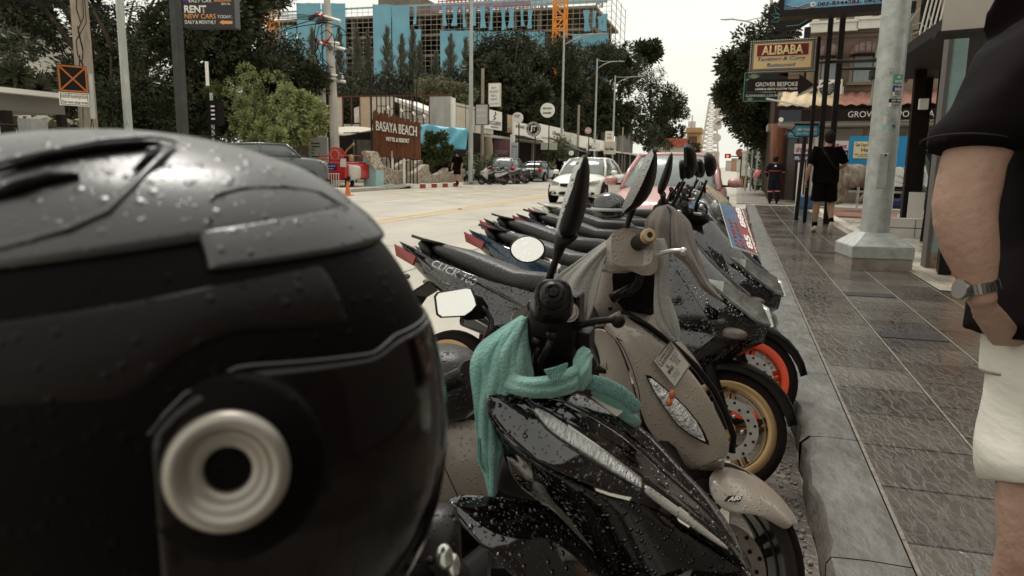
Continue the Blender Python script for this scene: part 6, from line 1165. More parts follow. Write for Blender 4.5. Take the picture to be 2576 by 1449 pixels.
for(u,v,hpx,lab)in((875,492,36,'orange traffic cone on the road in front of the red cart'),(1152,468,26,'orange traffic cone at the end of the striped kerb')):
 p=at(u,v,z=0);h=hpx/FPX*(p-CAM).dot(FW);t=thing('traffic_cone',lab,'cone',p,group='traffic cones');M_cone=mat('cone orange',(.62,.16,.04),.5,var=.12)
 MB().lathe([(h*.22,.03),(h*.20,.05),(h*.06,h),(0,h)],p,n=20).build('cone_body',M_cone,t,smooth=True,angle=50);MB().box((p.x,p.y,.016),(h*.62,h*.62,.03)).build('cone_base',M_cone,t,bevel=.01)
M_rub=mat('wet black plastic',(.009,.0055,.005),.40,drops=.6,dscale=70,spec=.3);M_plast=mat('dark plastic',(.006,.0035,.003),.45,spec=.18);M_seat=mat('wet seat vinyl',(.016,.012,.011),.36,drops=.75,dscale=75,bump=.15,bscale=300,spec=.5)
M_bgloss=mat('wet gloss black',(.0035,.0015,.0015),.06,drops=1,dscale=66,ior=1.85);M_navy=mat('wet navy paint',(.014,.040,.075),.12,drops=.8,dscale=70,coat=.3,ior=1.5);M_taupe=mat('wet taupe paint',(.30,.25,.205),.30,drops=.55,dscale=85,coat=.35)
M_wbody=mat('wet white paint',(.55,.53,.49),.2,drops=.5,dscale=80,coat=.5);M_grn=mat('wet grey green paint',(.20,.21,.20),.2,drops=.5,dscale=80,coat=.5);M_tail=mat('scooter tail red',(.22,.012,.012),.15,var=.3,vscale=20);M_redrim=mat('orange red rim',(.85,.07,.012),.35);M_gold=mat('gold rim',(.34,.22,.11),.28,metal=.95);M_brim=mat('black rim',(.02,.018,.016),.35)
M_mir=mat('wet mirror glass',(.86,.85,.80),.05,metal=1,drops=.35,dscale=110);M_disc=mat('brake disc steel',(.34,.32,.30),.35,metal=.8,var=.2,vscale=20);M_orng=mat('red orange trim',(.62,.08,.02),.35);M_sil=mat('silver lever',(.55,.54,.50),.3,metal=.7)
M_print=mat('print silver',(.5,.5,.48),.3)
WB=.64
def scooter(name,label,loc,yaw,lean=-11,steer=20,body=None,rim=None,rim2=None,accent=None,mirror='angular',group='scooters parked at the kerb',detail=2,words=None,fend=None,front=True,seat=None,style='sport',glass=True,mir_h=1.13,hb=True,lever=None,wr=.275,grab='black',mir=(1,1),tail=True):
 body=body or M_bgloss;rim=rim or M_brim;rim2=rim2 or rim;fend=fend or M_plast;R0=wr
 t=thing(name,label,'scooter',loc,0,group=group,local=True);t.rotation_euler=(radians(lean),0,radians(yaw))
 axd=Vector((-.42,0,.907));pv=Vector((WB-.06,0,.30));SM=Matrix.Translation(pv)@Matrix.Rotation(radians(steer),4,axd)@Matrix.Translation(-pv)
 def st(mb):mb.v=[tuple(SM@Vector(v))for v in mb.v];return mb
 def wheel(x,m,steerit,disc_y=.08):
  R=R0;f_=st if steerit else(lambda q:q)
  wh=f_(MB().torus((x,0,R),(0,1,0),R-.040,.040,40,12,1.25)).build('wheel',M_tyre,t,smooth=True)
  r_=MB();r_.lathe([(R-.082,-.025),(R-.080,-.044),(R-.068,-.048),(R-.052,-.046),(R-.050,-.03),(R-.088,-.015),(R-.088,.015),(R-.050,.03),(R-.052,.046),(R-.068,.048),(R-.080,.044),(R-.082,.025)],(x,0,R),(0,1,0),40)
  for k in range(5):
   a_=k*2*pi/5+.3;
   for s_ in(-.12,.12):r_.tube([(x+cos(a_)*.03,0,R+sin(a_)*.03),(x+cos(a_+s_)*.12,0,R+sin(a_+s_)*.12),(x+cos(a_+s_*.8)*(R-.09),0,R+sin(a_+s_*.8)*(R-.09))],.012,5)
  r_.cyl((x,-.05,R),(x,.05,R),.035,n=12);f_(r_).build('rim',m,wh,solid=.004,smooth=True,angle=40)
  if detail>1 and steerit:
   d_=MB();n=36;rows=[[(x+r*cos(2*pi*k/n),y_,R+r*sin(2*pi*k/n))for k in range(n)]for r,y_ in((.075,-.062),(.118,-.062),(.118,-.058),(.075,-.058))];d_.grid(rows,True)
   f_(d_).build('brake_disc',M_disc,wh);h_=MB()
   for k in range(22):a_=k*2*pi/22;r=.088+.018*(k%2);h_.lathe([(0,.0012),(.006,.0012)],(x+cos(a_)*r,-.063,R+sin(a_)*r),(0,-1,0),8)
   f_(h_).build('disc_holes',M_black,wh);b_=MB()
   for k in range(5):a_=k*2*pi/5;b_.ell((x+cos(a_)*.055,-.066,R+sin(a_)*.055),(.009,.006,.009),8,6)
   f_(b_).build('disc_bolt',M_chrome,wh);f_(MB().loft([((x-.10,-.075,R+.10),(.03,0,.03),(0,.022,0),4),((x-.045,-.078,R+.135),(.03,0,.03),(0,.024,0),4)],10)).build('brake_caliper',M_plast,t)
  return wh
 wheel(WB,rim,True);wheel(-WB,rim2,False)
 mb=MB()
 for s_ in(-1,1):mb.tube([(WB,s_*.075,R0),(WB-.10,s_*.075,.47),(WB-.16,s_*.055,.62)],[.022,.024,.02],8)
 mb.cyl((WB-.15,0,.56),(WB-.34,0,.98),.028,n=10);st(mb).build('fork',M_plast,t,smooth=True)
 rows=[]
 for k in range(13):
  a_=radians(165-k*12.5);r=R0+.04;wv=.075*(.6+.4*sin(k/12*pi));rows.append([(WB+cos(a_)*(r-.03*(j*j)/4*.6),wv*j/2,R0+sin(a_)*(r-.035*(j*j)/4))for j in range(-2,3)])
 st(MB().grid(rows)).build('front_mudguard',fend,t,smooth=True,solid=.006)
 if front:
  secs=[(.32,.30,.40,.09),(.42,.30,.50,.13),(.52,.29,.64,.17),(.60,.28,.75,.195),(.68,.27,.76,.21),(.78,.26,.68,.20),(.88,.26,.55,.165),(.96,.28,.46,.12),(1.0,.31,.42,.06)]
  if style=='retro':secs=[(.30,.30,.40,.12),(.42,.30,.50,.18),(.55,.29,.56,.21),(.68,.27,.55,.215),(.80,.25,.51,.20),(.90,.25,.45,.15),(.97,.27,.40,.10)]
  MB().loft([(((a+b)/2,0,z),((b-a)/2,0,0),(0,w_,0),2.3 if style=='retro' else 1.7)for z,a,b,w_ in secs],24 if style=='retro' else 12).build('front_fairing',body,t,smooth=True,angle=60 if style=='retro' else 28)
  for s_ in(-1,1):
   if style=='sport':
    P=[(.765,s_*.02,.66),(.73,s_*.07,.735),(.60,s_*.165,.80),(.53,s_*.185,.80),(.60,s_*.175,.755),(.73,s_*.10,.665)];MB().prism(P,(.012,s_*.012,.008)).build('headlight',M_lampc,t,bevel=.004)
    MB().prism([(.62,s_*.19,.60),(.44,s_*.225,.83),(.36,s_*.215,.80),(.40,s_*.20,.60),(.50,s_*.19,.48)],(0,s_*.015,0)).build('side_cowl',accent or body,t,bevel=.004)
    MB().ell((.66,s_*.15,.615),(.055,.02,.022),10,6).build('indicator',mat('smoke lens',(.16,.13,.11),.15),t,smooth=True)
  if style=='retro':MB().ell((.50,0,.90),(.06,.09,.085),16,10).build('headlight',M_lampc,t,smooth=True)
 MB().loft([((.32,0,.34),(0,.10,0),(0,0,.04),4),((.20,0,.31),(0,.19,0),(0,0,.035),4),((-.10,0,.31),(0,.19,0),(0,0,.04),4),((-.22,0,.36),(0,.14,0),(0,0,.06),4)],16).build('floor_board',M_plast,t,smooth=True,angle=40)
 MB().loft([((.26,0,.55),(0,.05,0),(0,0,.1),3),((.12,0,.42),(0,.06,0),(0,0,.11),3),((-.05,0,.46),(0,.11,0),(0,0,.14),3),((-.15,0,.54),(0,.14,0),(0,0,.18),3)],14).build('tunnel',M_plast,t,smooth=True,angle=50)
 rows=[((-.10,0,.56),(0,.13,0),(0,0,.14),3),((-.30,0,.60),(0,.165,0),(0,0,.14),3),((-.55,0,.66),(0,.16,0),(0,0,.12),2.6),((-.78,0,.74),(0,.12,0),(0,0,.08),2.4),((-.98,0,.82),(0,.055,0),(0,0,.035),2.2),((-1.04,0,.845),(0,.02,0),(0,0,.012),2)]
 if style=='retro':rows=[((-.10,0,.52),(0,.14,0),(0,0,.18),3),((-.35,0,.54),(0,.20,0),(0,0,.20),2.6),((-.65,0,.57),(0,.19,0),(0,0,.18),2.4),((-.88,0,.62),(0,.12,0),(0,0,.11),2.2),((-.98,0,.66),(0,.04,0),(0,0,.05),2)]
 MB().loft(rows,16).build('rear_body',body,t,smooth=True,angle=35)
 sz=-.03 if style=='retro' else 0
 MB().loft([((.0,0,.70+sz),(0,.05,0),(0,0,.03),2.6),((-.10,0,.735+sz),(0,.115,0),(0,0,.055),2.8),((-.32,0,.735+sz),(0,.145,0),(0,0,.055),3),((-.44,0,.765+sz),(0,.15,0),(0,0,.06),3),((-.62,0,.815+sz),(0,.125,0),(0,0,.05),3),((-.78,0,.85+sz),(0,.085,0),(0,0,.035),2.6),((-.84,0,.86+sz),(0,.04,0),(0,0,.015),2.4)],20).build('seat',seat or M_seat,t,smooth=True)
 if style=='sport' and tail:
  for s_ in(-1,1):
   MB().prism([(-.12,s_*.15,.58),(-.32,s_*.175,.665),(-.62,s_*.165,.745),(-.90,s_*.10,.845),(-1.02,s_*.055,.875),(-.97,s_*.06,.83),(-.62,s_*.155,.66),(-.35,s_*.165,.52)],(0,s_*.016,0)).build('side_panel',accent or body,t,bevel=.003)
   MB().prism([(-.86,s_*.115,.80),(-1.05,s_*.055,.86),(-1.03,s_*.05,.80),(-.88,s_*.105,.755)],(0,s_*.014,0)).build('tail_light',M_tail,t,bevel=.003)
 else:MB().ell((-.96,0,.66),(.05,.09,.045),12,8).build('tail_light',M_tail,t,smooth=True)
 gm=M_rub if grab=='black' else M_sil
 if style=='sport':MB().grid([[(-.76,s_*.085,.868),(-.88,s_*.07,.885),(-.98,s_*.03,.905)]for s_ in(-1,-.4,.4,1)]).cyl((-.84,.03,.80),(-.90,.03,.885),.03,n=8).cyl((-.84,-.03,.80),(-.90,-.03,.885),.03,n=8).build('grab_rail',gm,t,smooth=True,solid=.014)
 MB().loft([((-.05,.03,.36),(0,.09,0),(0,0,.08),3),((-.30,.08,.33),(0,.09,0),(0,0,.09),3),((-.62,.12,.29),(0,.06,0),(0,0,.10),3),((-.74,.12,.28),(0,.03,0),(0,0,.06),3)],12).build('engine_case',mat('engine grey',(.10,.095,.09),.5,metal=.3,var=.3,vscale=15),t,smooth=True)
 MB().tube([(-.1,-.08,.26),(-.35,-.12,.22),(-.45,-.14,.26),(-.90,-.16,.36)],[.02,.022,.05,.055],12).build('exhaust',M_plast,t,smooth=True);MB().grid([[(-.55-.03*abs(j),-.205-.003*abs(j),.30+.04*j+.01),(-.86,-.222,.35+.035*j)]for j in(-1,0,1)]).build('heat_shield',mat('heat shield',(.05,.045,.04),.4),t,solid=.004)
 MB().cyl((-.60,.14,.34),(-.48,.13,.62),.028,n=10).torus((-.56,.137,.42),(.12,0,.28),.03,.008,12,5).torus((-.54,.136,.47),(.12,0,.28),.03,.008,12,5).torus((-.52,.134,.52),(.12,0,.28),.03,.008,12,5).build('shock_absorber',M_redp if style=='sport' else M_plast,t)
 MB().grid([[(-.78,y,.70),(-.90,y,.62),(-1.02,y,.42)]for y in(-.07,0,.07)]).build('rear_mudguard',M_plast,t,solid=.01);pl=MB().box((-1.02,0,.50),(.008,.17,.22),0,Matrix.Rotation(radians(25),3,'Y'));pl.build('number_plate',M_white,t)
 for s_ in(-1,1):MB().ell((-.93,s_*.12,.70),(.05,.02,.018),10,6).build('rear_indicator',mat('smoke lens',(.16,.13,.11),.15),t,smooth=True)
 if hb:
  hx,hz=WB-.37,1.0
  st(MB().loft([((hx-.02,-.20,hz-.02),(.03,0,0),(0,0,.03)),((hx+.02,-.10,hz-.01),(.07,0,0),(0,0,.05)),((hx+.03,0,hz),(.09,0,0),(0,0,.06)),((hx+.02,.10,hz-.01),(.07,0,0),(0,0,.05)),((hx-.02,.20,hz-.02),(.03,0,0),(0,0,.03))],16).tube([(hx,-.2,hz-.02),(hx,.2,hz-.02)],.012,6)).build('handlebar_cover',M_plast if style=='sport' else body,t,smooth=True)
  for s_ in(-1,1):
   g_=MB();g_.lathe([(.018,0),(.019,.02),(.0165,.04),(.0165,.10),(.019,.118),(.017,.12),(.017,.135),(0,.137)],(hx-.02,s_*.215,hz-.02),(-.12,s_,0),14);st(g_).build('grip',M_rub,t,smooth=True,angle=50)
   lv=MB().tube([(hx+.01,s_*.19,hz-.015),(hx+.055,s_*.21,hz-.02),(hx+.06,s_*.30,hz-.025),(hx+.045,s_*.36,hz-.03)],[.008,.008,.007,.006],8).ell((hx+.043,s_*.365,hz-.03),(.011,)*3,8,6);st(lv).build('brake_lever',lever or M_sil,t,smooth=True)
   if mir[0 if s_<0 else 1]==0:continue
   b0=Vector((hx+.02,s_*.17,hz));top=Vector((hx+.05,s_*.33,mir_h-.02));sm_=MB().tube([b0,b0+Vector((0,0,.05)),b0.lerp(top,.5)+Vector((0,s_*.0,-.0)),top-Vector((0,0,.03))],[.010,.008,.007,.006],8);st(sm_).build('mirror_stem',M_plast,t,smooth=True)
   ry=Vector((-.22*s_,1,0)).normalized();uz=Vector((-.12,0,1)).normalized();nb=ry.cross(uz).normalized()*(-1 if ry.cross(uz).x>0 else 1)
   C_=top+Vector((0,s_*.035,.035));
   if mirror=='round':pr_=[(.075*cos(2*pi*k/20),.050*sin(2*pi*k/20))for k in range(20)]
   else:pr_=[(-.075,-.01),(-.055,.045),(.055,.050),(.085,.02),(.065,-.045),(-.02,-.050),(-.06,-.038)];pr_=[(x*s_,z)for x,z in pr_]
   def P(q,k=1,d=0):return C_+ry*q[0]*k+uz*q[1]*k+nb*d
   sh=MB();sh.grid([[P(q,1,.010)for q in pr_],[P(q,1.05,.0)for q in pr_],[P(q,.9,-.018)for q in pr_],[P(q,.45,-.032)for q in pr_]],True);n=len(pr_);sh.f.append(tuple(3*n+k for k in range(n)))
   shell=st(sh).build('mirror_shell',M_plast,t,smooth=True,angle=50);gl=MB();gl.add([P(q,.93,.007)for q in pr_],[tuple(range(n))]);st(gl).build('mirror_glass',M_mir,shell)
 if words:
  a,s,m=words;o=text(t,s,m,0,0,.25,.035,0,bold=.02,shear=.3);
  o.matrix_local=Matrix.Translation((-.72,-.19,.755))@Matrix.Rotation(radians(17),4,'Y')@Matrix.Rotation(radians(4),4,'Z')
 return t
def row(name,label,fx,fy,yaw,**k):
 a=radians(yaw);return scooter(name,label,(fx-WB*cos(a),fy-WB*sin(a),0),yaw,**k)
s3=row('scooter','black scooter with gold wheels and silver lettered tail, a brown towel over its handlebar',-.0,2.83,-12.5,lean=-15,wr=.24,rim=M_gold,steer=24,words=(0,'CLICK 160',M_print),mirror='angular',mir=(1,0),mir_h=1.16)
row('scooter','navy blue and black scooter with bright orange red front wheel',.09,3.58,-13,lean=-14,wr=.24,rim=M_redrim,rim2=M_brim,body=M_bgloss,accent=M_navy,steer=18,mirror='round',mir_h=1.16)
row('scooter','black scooter between the navy one and the blue lettered one',-.12,4.40,-15,lean=-12,steer=26,mirror='round',mir_h=1.12)
row('scooter','blue adventure scooter with white lettering on its tail',-.02,5.15,-10,lean=-12,wr=.29,accent=M_navy,words=(0,'ADV 160',M_wt),steer=20)
row('scooter','white scooter with a black helmet on its seat',-.16,6.0,-13,lean=-10,body=M_wbody,steer=20,grab='silver')
row('scooter','grey green scooter near the end of the row',-.04,6.85,-7,lean=-13,body=M_grn,steer=5,style='retro',mirror='round')
row('scooter','last black scooter of the row, just before the red car',-.10,7.9,-10,lean=-10,steer=10,mirror='round')
SC2=row('taupe_scooter','taupe retro scooter with a wedge shaped indicator lens, a rental sticker and a grey towel',.03,1.68,18,lean=-16,body=M_taupe,style='retro',steer=22,fend=M_taupe,front=False,hb=False,group=None)
SC1=row('black_scooter','wet gloss black sport scooter in the foreground, the teal cardigan tied round its handlebar',.05,1.02,14,lean=-18,steer=23,front=False,hb=False,group=None)
FG='scooters parked on the far side'
for i,(u,v,m,yaw,lab)in enumerate(((1205,464,M_wbody,195,'white scooter at the left end of the far group, by the cone'),(1240,465,M_wbody,200,'second white scooter of the far group'),(1272,463,M_bgloss,200,'black scooter of the far group, next to the white ones'),(1296,462,M_bgloss,205,'last black scooter of the far group, beside the grey hatchback'))):
 p=at(u,v,z=0);scooter('scooter',lab,(p.x,p.y,0),yaw,lean=-9,steer=25,body=m,group=FG,detail=1)
def inv(o):return(Matrix.Translation(o.location)@o.rotation_euler.to_matrix().to_4x4()).inverted()
def wp(mb,name,m,root,parent=None,**k):
 o=mb.build(name,m,None,**k)
 if parent:o.parent=parent;o.matrix_parent_inverse=Matrix.Identity(4)
 else:o.parent=root;o.matrix_parent_inverse=inv(root)
 return o
def U(*q):return at(q[0],q[1],d=q[2])
def lerp_rows(top,bot,n=3,bulge=0.0,m=None):
 m=m or max(len(top),len(bot));
 def res(L_,k):
  L_=[Vector(p)for p in L_];out=[]
  for i in range(k):s_=i/(k-1)*(len(L_)-1);j=min(len(L_)-2,int(s_));out.append(L_[j].lerp(L_[j+1],s_-j))
  return out
 T,B=res(top,m),res(bot,m);rows=[]
 for j in range(n+1):
  q=j/n;rows.append([T[i].lerp(B[i],q)+(CAM-T[i]).normalized()*bulge*sin(pi*q)for i in range(m)])
 return rows
def patch(top,bot,name,m,root,n=4,bulge=.012,solid=.006,sub=1,parent=None,mm=None,sharp=None):
 mb=MB().grid(lerp_rows([U(*q)for q in top],[U(*q)for q in bot],n,bulge,mm));o=wp(mb,name,m,root,parent,smooth=True,solid=solid,off=-1 if solid>0 else 1)
 o.modifiers['solid'].offset=0
 if sub:md=o.modifiers.new('sub','SUBSURF');md.levels=md.render_levels=sub
 return o
S_=1.17
def dd(L_):return[(u,v,d*S_)for u,v,d in L_]
def dI(u):return float(np.interp(u,[1216,1282,1342,1430,1500,1556,1618,1728,1834,1884],[.965,.955,.935,.925,.935,.945,.965,1.01,1.05,1.065]))
def dz(L_,k=0):return[(u,v,(dI(u)+k)*S_)for u,v in L_]
outer=[(u,v,(dI(u+50)-q)*S_)for u,v,q in[(1216,996,.04),(1228,1040,.035),(1262,1090,.032),(1320,1140,.03),(1380,1178,.03),(1460,1212,.03),(1530,1243,.028),(1618,1256,.02)]]
inner=dz([(1282,983),(1315,1000),(1342,1024),(1373,1079),(1430,1118),(1500,1160),(1556,1198),(1618,1232)])
patch(inner,outer,'front_side_panel',M_bgloss,SC1,bulge=.003)
hlu=dz([(1342,1024),(1388,1042),(1435,1079),(1501,1123),(1560,1168),(1618,1214)],.015);hll=dz([(1343,1030),(1373,1079),(1430,1118),(1500,1160),(1556,1198),(1618,1234)])
M_ribl=mat('ribbed headlamp lens',(.82,.81,.77),.2,metal=.15,bump=.7,bscale=55,var=.35,vscale=40,stretch=(6,1,1),drops=.5,dscale=60)
patch(hlu,hll,'headlight',M_ribl,SC1,bulge=.006)
sl1=dz([(1618,1213),(1675,1255),(1728,1293),(1790,1345),(1834,1380)],.01);sl2=dz([(1618,1238),(1675,1284),(1728,1318),(1790,1362),(1834,1386)])
M_strip=mat('indicator strip lens',(.25,.20,.18),.1,drops=.7,dscale=80,col2=(.42,.40,.37),vscale=9)
patch(sl1,sl2,'indicator_strip',M_strip,SC1,bulge=.004)
ridge=dz([(1305,985),(1384,989),(1450,983),(1500,1008),(1571,1042),(1637,1090),(1710,1178),(1790,1250),(1850,1345),(1886,1440)],.075)
cin=dz([(1284,985),(1345,1020),(1390,1038),(1437,1074),(1503,1118),(1562,1163),(1620,1208),(1730,1288),(1836,1374),(1882,1442)],.017)
mid=[tuple(a*.52+b*.48 for a,b in zip(p,q))for p,q in zip(ridge,cin)];mid=[(u,v,d-.012)for u,v,d in mid]
patch(ridge,mid,'front_cowl',M_bgloss,SC1,bulge=.003,n=3);patch(mid,cin,'front_cowl_side',M_bgloss,SC1,bulge=-.005,n=3)
far=[(u+14+8*i,v+26+9*i,d+.14)for i,(u,v,d)in enumerate(ridge)];far=[(u-5*i,v-2*i,d)for i,(u,v,d)in enumerate(far)]
patch(ridge,far,'far_front_panel',M_bgloss,SC1,bulge=0,n=3)
lo1=[(u,v+4,d+.012)for u,v,d in outer]+dd([(1700,1300,1.06),(1800,1372,1.10),(1884,1440,1.11)])
lo2=dd([(1270,1130,.97),(1290,1215,1.0),(1340,1250,1.02),(1390,1290,1.03),(1420,1320,1.03),(1480,1400,1.04),(1560,1500,1.06),(1640,1600,1.08),(1750,1640,1.10),(1850,1600,1.12),(1900,1500,1.13)])
patch(lo1,lo2,'lower_cowl',M_bgloss,SC1,bulge=.0,n=4)
wt_=dd([(1124,1263,.93),(1140,1248,.935),(1165,1241,.95),(1245,1248,.97),(1330,1256,.98),(1382,1266,.99),(1420,1312,.99),(1500,1392,1.02),(1560,1460,1.04)]);wb_=dd([(1125,1275,.93),(1140,1300,.92),(1180,1345,.905),(1240,1405,.90),(1300,1460,.90),(1350,1510,.91),(1400,1550,.93),(1480,1600,.96),(1560,1620,1.0)])
patch(wt_,wb_,'side_wing',M_bgloss,SC1,bulge=.012)
patch(dd([(1262,1126,1.08),(1300,1110,1.10),(1380,1150,1.12),(1430,1190,1.12)]),dd([(1246,1235,1.04),(1290,1250,1.06),(1340,1262,1.06),(1420,1270,1.06)]),'inner_leg_shield',mat('inner plastic',(.035,.028,.026),.5),SC1,bulge=.02)
M_rib=mat('ribbed reflector',(.50,.46,.42),.25,metal=.6)
lw=dd([(1611,1353,1.07),(1680,1375,1.085),(1752,1404,1.09)]);lb=dd([(1662,1452,1.05),(1700,1456,1.06),(1728,1458,1.07)])
R_=lerp_rows([U(*q)for q in lw],[U(*q)for q in lb],30,0,5)
for j,r in enumerate(R_):
 if j%2:R_[j]=[p+(CAM-p).normalized()*.0035 for p in r]
o=wp(MB().grid(R_),'low_reflector',M_rib,SC1,solid=.004);patch(dd([(1600,1330,1.07),(1680,1352,1.09),(1768,1388,1.10)]),dd([(1611,1352,1.068),(1680,1374,1.085),(1754,1403,1.09)]),'reflector_rim',mat('dark chrome',(.22,.18,.16),.15,metal=.9),SC1,bulge=.006)
mb=MB();mb.tube([U(1690,1378,1.085*S_-.008),U(1700,1460,1.06*S_-.008)],.0035,6);wp(mb,'reflector_divider',M_black,SC1)
st_=[(1490,991,1.0),(1510,986,1.02),(1574,1030,1.04),(1551,1046,1.02)]
def wquad(name,pts,m,root,off=.004,solid=.001):
 P=[U(u,v,d*S_-off)for u,v,d in pts];return wp(MB().add(P,[(0,1,2,3)]),name,m,root,solid=solid),P
def wtext(s,P,m,root,x0,z0,w_,h_,lift=.003,**k):
 X=(P[1]-P[0]);Y=(P[3]-P[0]);n=X.cross(Y).normalized();n=n if n.dot(CAM-P[0])>0 else-n
 o=text(None,s,m,x0,z0,w_,h_,0,**k);M=Matrix(((X.x,-n.x,Y.x,P[0].x+n.x*lift),(X.y,-n.y,Y.y,P[0].y+n.y*lift),(X.z,-n.z,Y.z,P[0].z+n.z*lift),(0,0,0,1)))
 me=o.data
 for v in me.vertices:v.co=M@v.co
 o.modifiers.clear();o.parent=root;o.matrix_parent_inverse=inv(root);return o
M_stk=mat('sticker paper',(.55,.52,.46),.5,var=.12,vscale=30)
o,P=wquad('rental_sticker',[(1551,1048,.992),(1486,998,.985),(1508,985,1.0),(1574,1030,1.012)],M_stk,SC1,off=.012)
wtext('P.J.\nSERVICE',[P[1],P[0],P[3],P[2]]if False else[P[2],P[1],P[0],P[3]],M_black,SC1,.2,.35,.6,.3,bold=.02)
def U1(u,v,d):return at(u,v,d=d)
hub=MB();hub.loft([(U1(1392,775,1.10),RT*.030,UP*.034,3),(U1(1388,830,1.14),RT*.040,UP*.04+FW*.02,3),(U1(1375,890,1.20),RT*.055,FW*.05,3),(U1(1370,950,1.25),RT*.06,FW*.06,3)],16)
wp(hub,'handlebar_stem',M_plast,SC1,smooth=True)
sw=MB();sw.loft([(U1(1392,745,1.07),RT*.027,UP*.026,3),(U1(1390,790,1.14),RT*.036,UP*.034,3.5),(U1(1384,830,1.22),RT*.030,UP*.03,3)],14);sw.box(U1(1432,780,1.15),(.04,.045,.055));wp(sw,'switch_housing',M_rub,SC1,smooth=True,angle=40,bevel=.004)
ax=(U1(1392,735,1.03)-U1(1385,790,1.17)).normalized();g=MB();g.lathe([(.0,.005),(.006,.005),(.006,-.002),(.012,-.0),(.0165,-.003),(.0185,-.008),(.0185,-.018),(.015,-.022),(.0165,-.03),(.0165,-.11),(.021,-.115),(.021,-.125)],U1(1392,735,1.03),ax,24)
wp(g,'grip',M_rub,SC1,smooth=True,angle=40);cr_=MB();
s1,s2=frame(ax);[cr_.box(U1(1392,735,1.03)+ax*.006,(.009,.002,.002),0,Matrix((s_,s2 if s_ is s1 else s1,ax)).transposed())for s_ in(s1,s2)];wp(cr_,'bar_end_screw',M_black,SC1)
mb=MB();mb.lathe([(.0,.003),(.011,.003),(.013,0),(.015,0),(.015,-.01)],U1(1431,785,1.10),CAM-U1(1431,785,1.12),20);wp(mb,'fluid_gauge',mat('gauge glass',(.28,.24,.20),.2,metal=.3),SC1,smooth=True,angle=40)
mb=MB();mb.tube([U1(1438,822,1.12),U1(1470,815,1.10),U1(1500,808,1.09),U1(1530,805,1.08),U1(1553,805,1.075)],[.009,.0085,.008,.0075,.007],10,flat=.7).ell(U1(1555,808,1.075),(.0105,.0105,.0105),12,8);wp(mb,'brake_lever',M_plast,SC1,smooth=True)
mb=MB();
for P in([(1362,850,1.12),(1352,885,1.12),(1342,915,1.14),(1334,940,1.18)],[(1392,840,1.10),(1380,870,1.09),(1360,905,1.12),(1355,940,1.18)]):mb.tube([U1(*q)for q in P],.0055,8)
for q in((1353,851,1.11),(1388,836,1.09)):mb.cyl(U1(*q),U1(q[0]-3,q[1]+14,q[2]),.0085,n=8)
wp(mb,'brake_cable',M_rub,SC1,smooth=True)
mb=MB();mb.box(U1(1450,850,1.16),(.05,.05,.03));mb.box(U1(1425,860,1.2),(.06,.04,.05));mb.loft([(U1(1330,850,1.2),RT*.02,UP*.03,3),(U1(1420,880,1.22),RT*.02,UP*.05,3)],10);wp(mb,'lever_bracket',M_plast,SC1,bevel=.004)
g=MB();a0,a1=U1(1104,973,1.56),U1(1185,935,1.42);g.tube([a0,a0.lerp(a1,.06),a0.lerp(a1,.12),a0.lerp(a1,.2),a0.lerp(a1,.85),a0.lerp(a1,.9),a1],[.014,.0185,.0185,.016,.017,.023,.023],16);wp(g,'grip',M_rub,SC1,smooth=True,angle=50)
mb=MB();[mb.torus(a0.lerp(a1,.2+.08*k),a1-a0,.0165,.002,16,5)for k in range(8)];wp(mb,'grip_ring',M_rub,SC1)
def wmirror(outl,d,root,thick,glass=None,mglass=None,dfar=None,nm='mirror_shell',tilt=(0,0,0)):
 cu=sum(q[0]for q in outl)/len(outl);cv=sum(q[1]for q in outl)/len(outl);t=Vector(tilt)
 def W(u,v,k,dz):
  u2,v2=cu+(u-cu)*k,cv+(v-cv)*k;dk=d+t.x*(u2-cu)/100-t.y*(v2-cv)/100;return U(u2,v2,dk+dz)
 mb=MB();mb.grid([[W(u,v,.93,-.002)for u,v in outl],[W(u,v,1,.0)for u,v in outl],[W(u,v,1.0,.012)for u,v in outl],[W(u,v,.85,thick*.7)for u,v in outl],[W(u,v,.4,thick)for u,v in outl]],True);n=len(outl);mb.f.append(tuple(range(n))[::-1]);mb.f.append(tuple(4*n+k for k in range(n)))
 sh=wp(mb,nm,M_plast,root,smooth=True,angle=45)
 g=glass or[(cu+(u-cu)*.90,cv+(v-cv)*.90)for u,v in outl]
 gm=MB().add([U(u,v,d+t.x*(u-cu)/100-t.y*(v-cv)/100-.0045)for u,v in g],[tuple(range(len(g)))]);wp(gm,'mirror_glass',mglass or M_mir,root,parent=sh);return sh
wmirror([(1091,745),(1099,735),(1175,722),(1187,724),(1197,748),(1202,768),(1190,783),(1170,797),(1108,800),(1097,792)],1.55,SC1,.045,tilt=(-.03,.03,0))
mb=MB();mb.loft([(U1(1175,770,1.56),RT*.012,UP*.03,3),(U1(1205,775,1.57),RT*.012,UP*.025,3),(U1(1218,780,1.57),RT*.01,UP*.014,2.5)],12);wp(mb,'mirror_housing',M_plast,SC1,smooth=True)
mb=MB().tube([U1(1210,778,1.57),U1(1225,785,1.57),U1(1236,806,1.56),U1(1234,830,1.55),U1(1231,850,1.54)],[.011,.006,.006,.008,.012],10);wp(mb,'mirror_stem',M_plast,SC1,smooth=True)
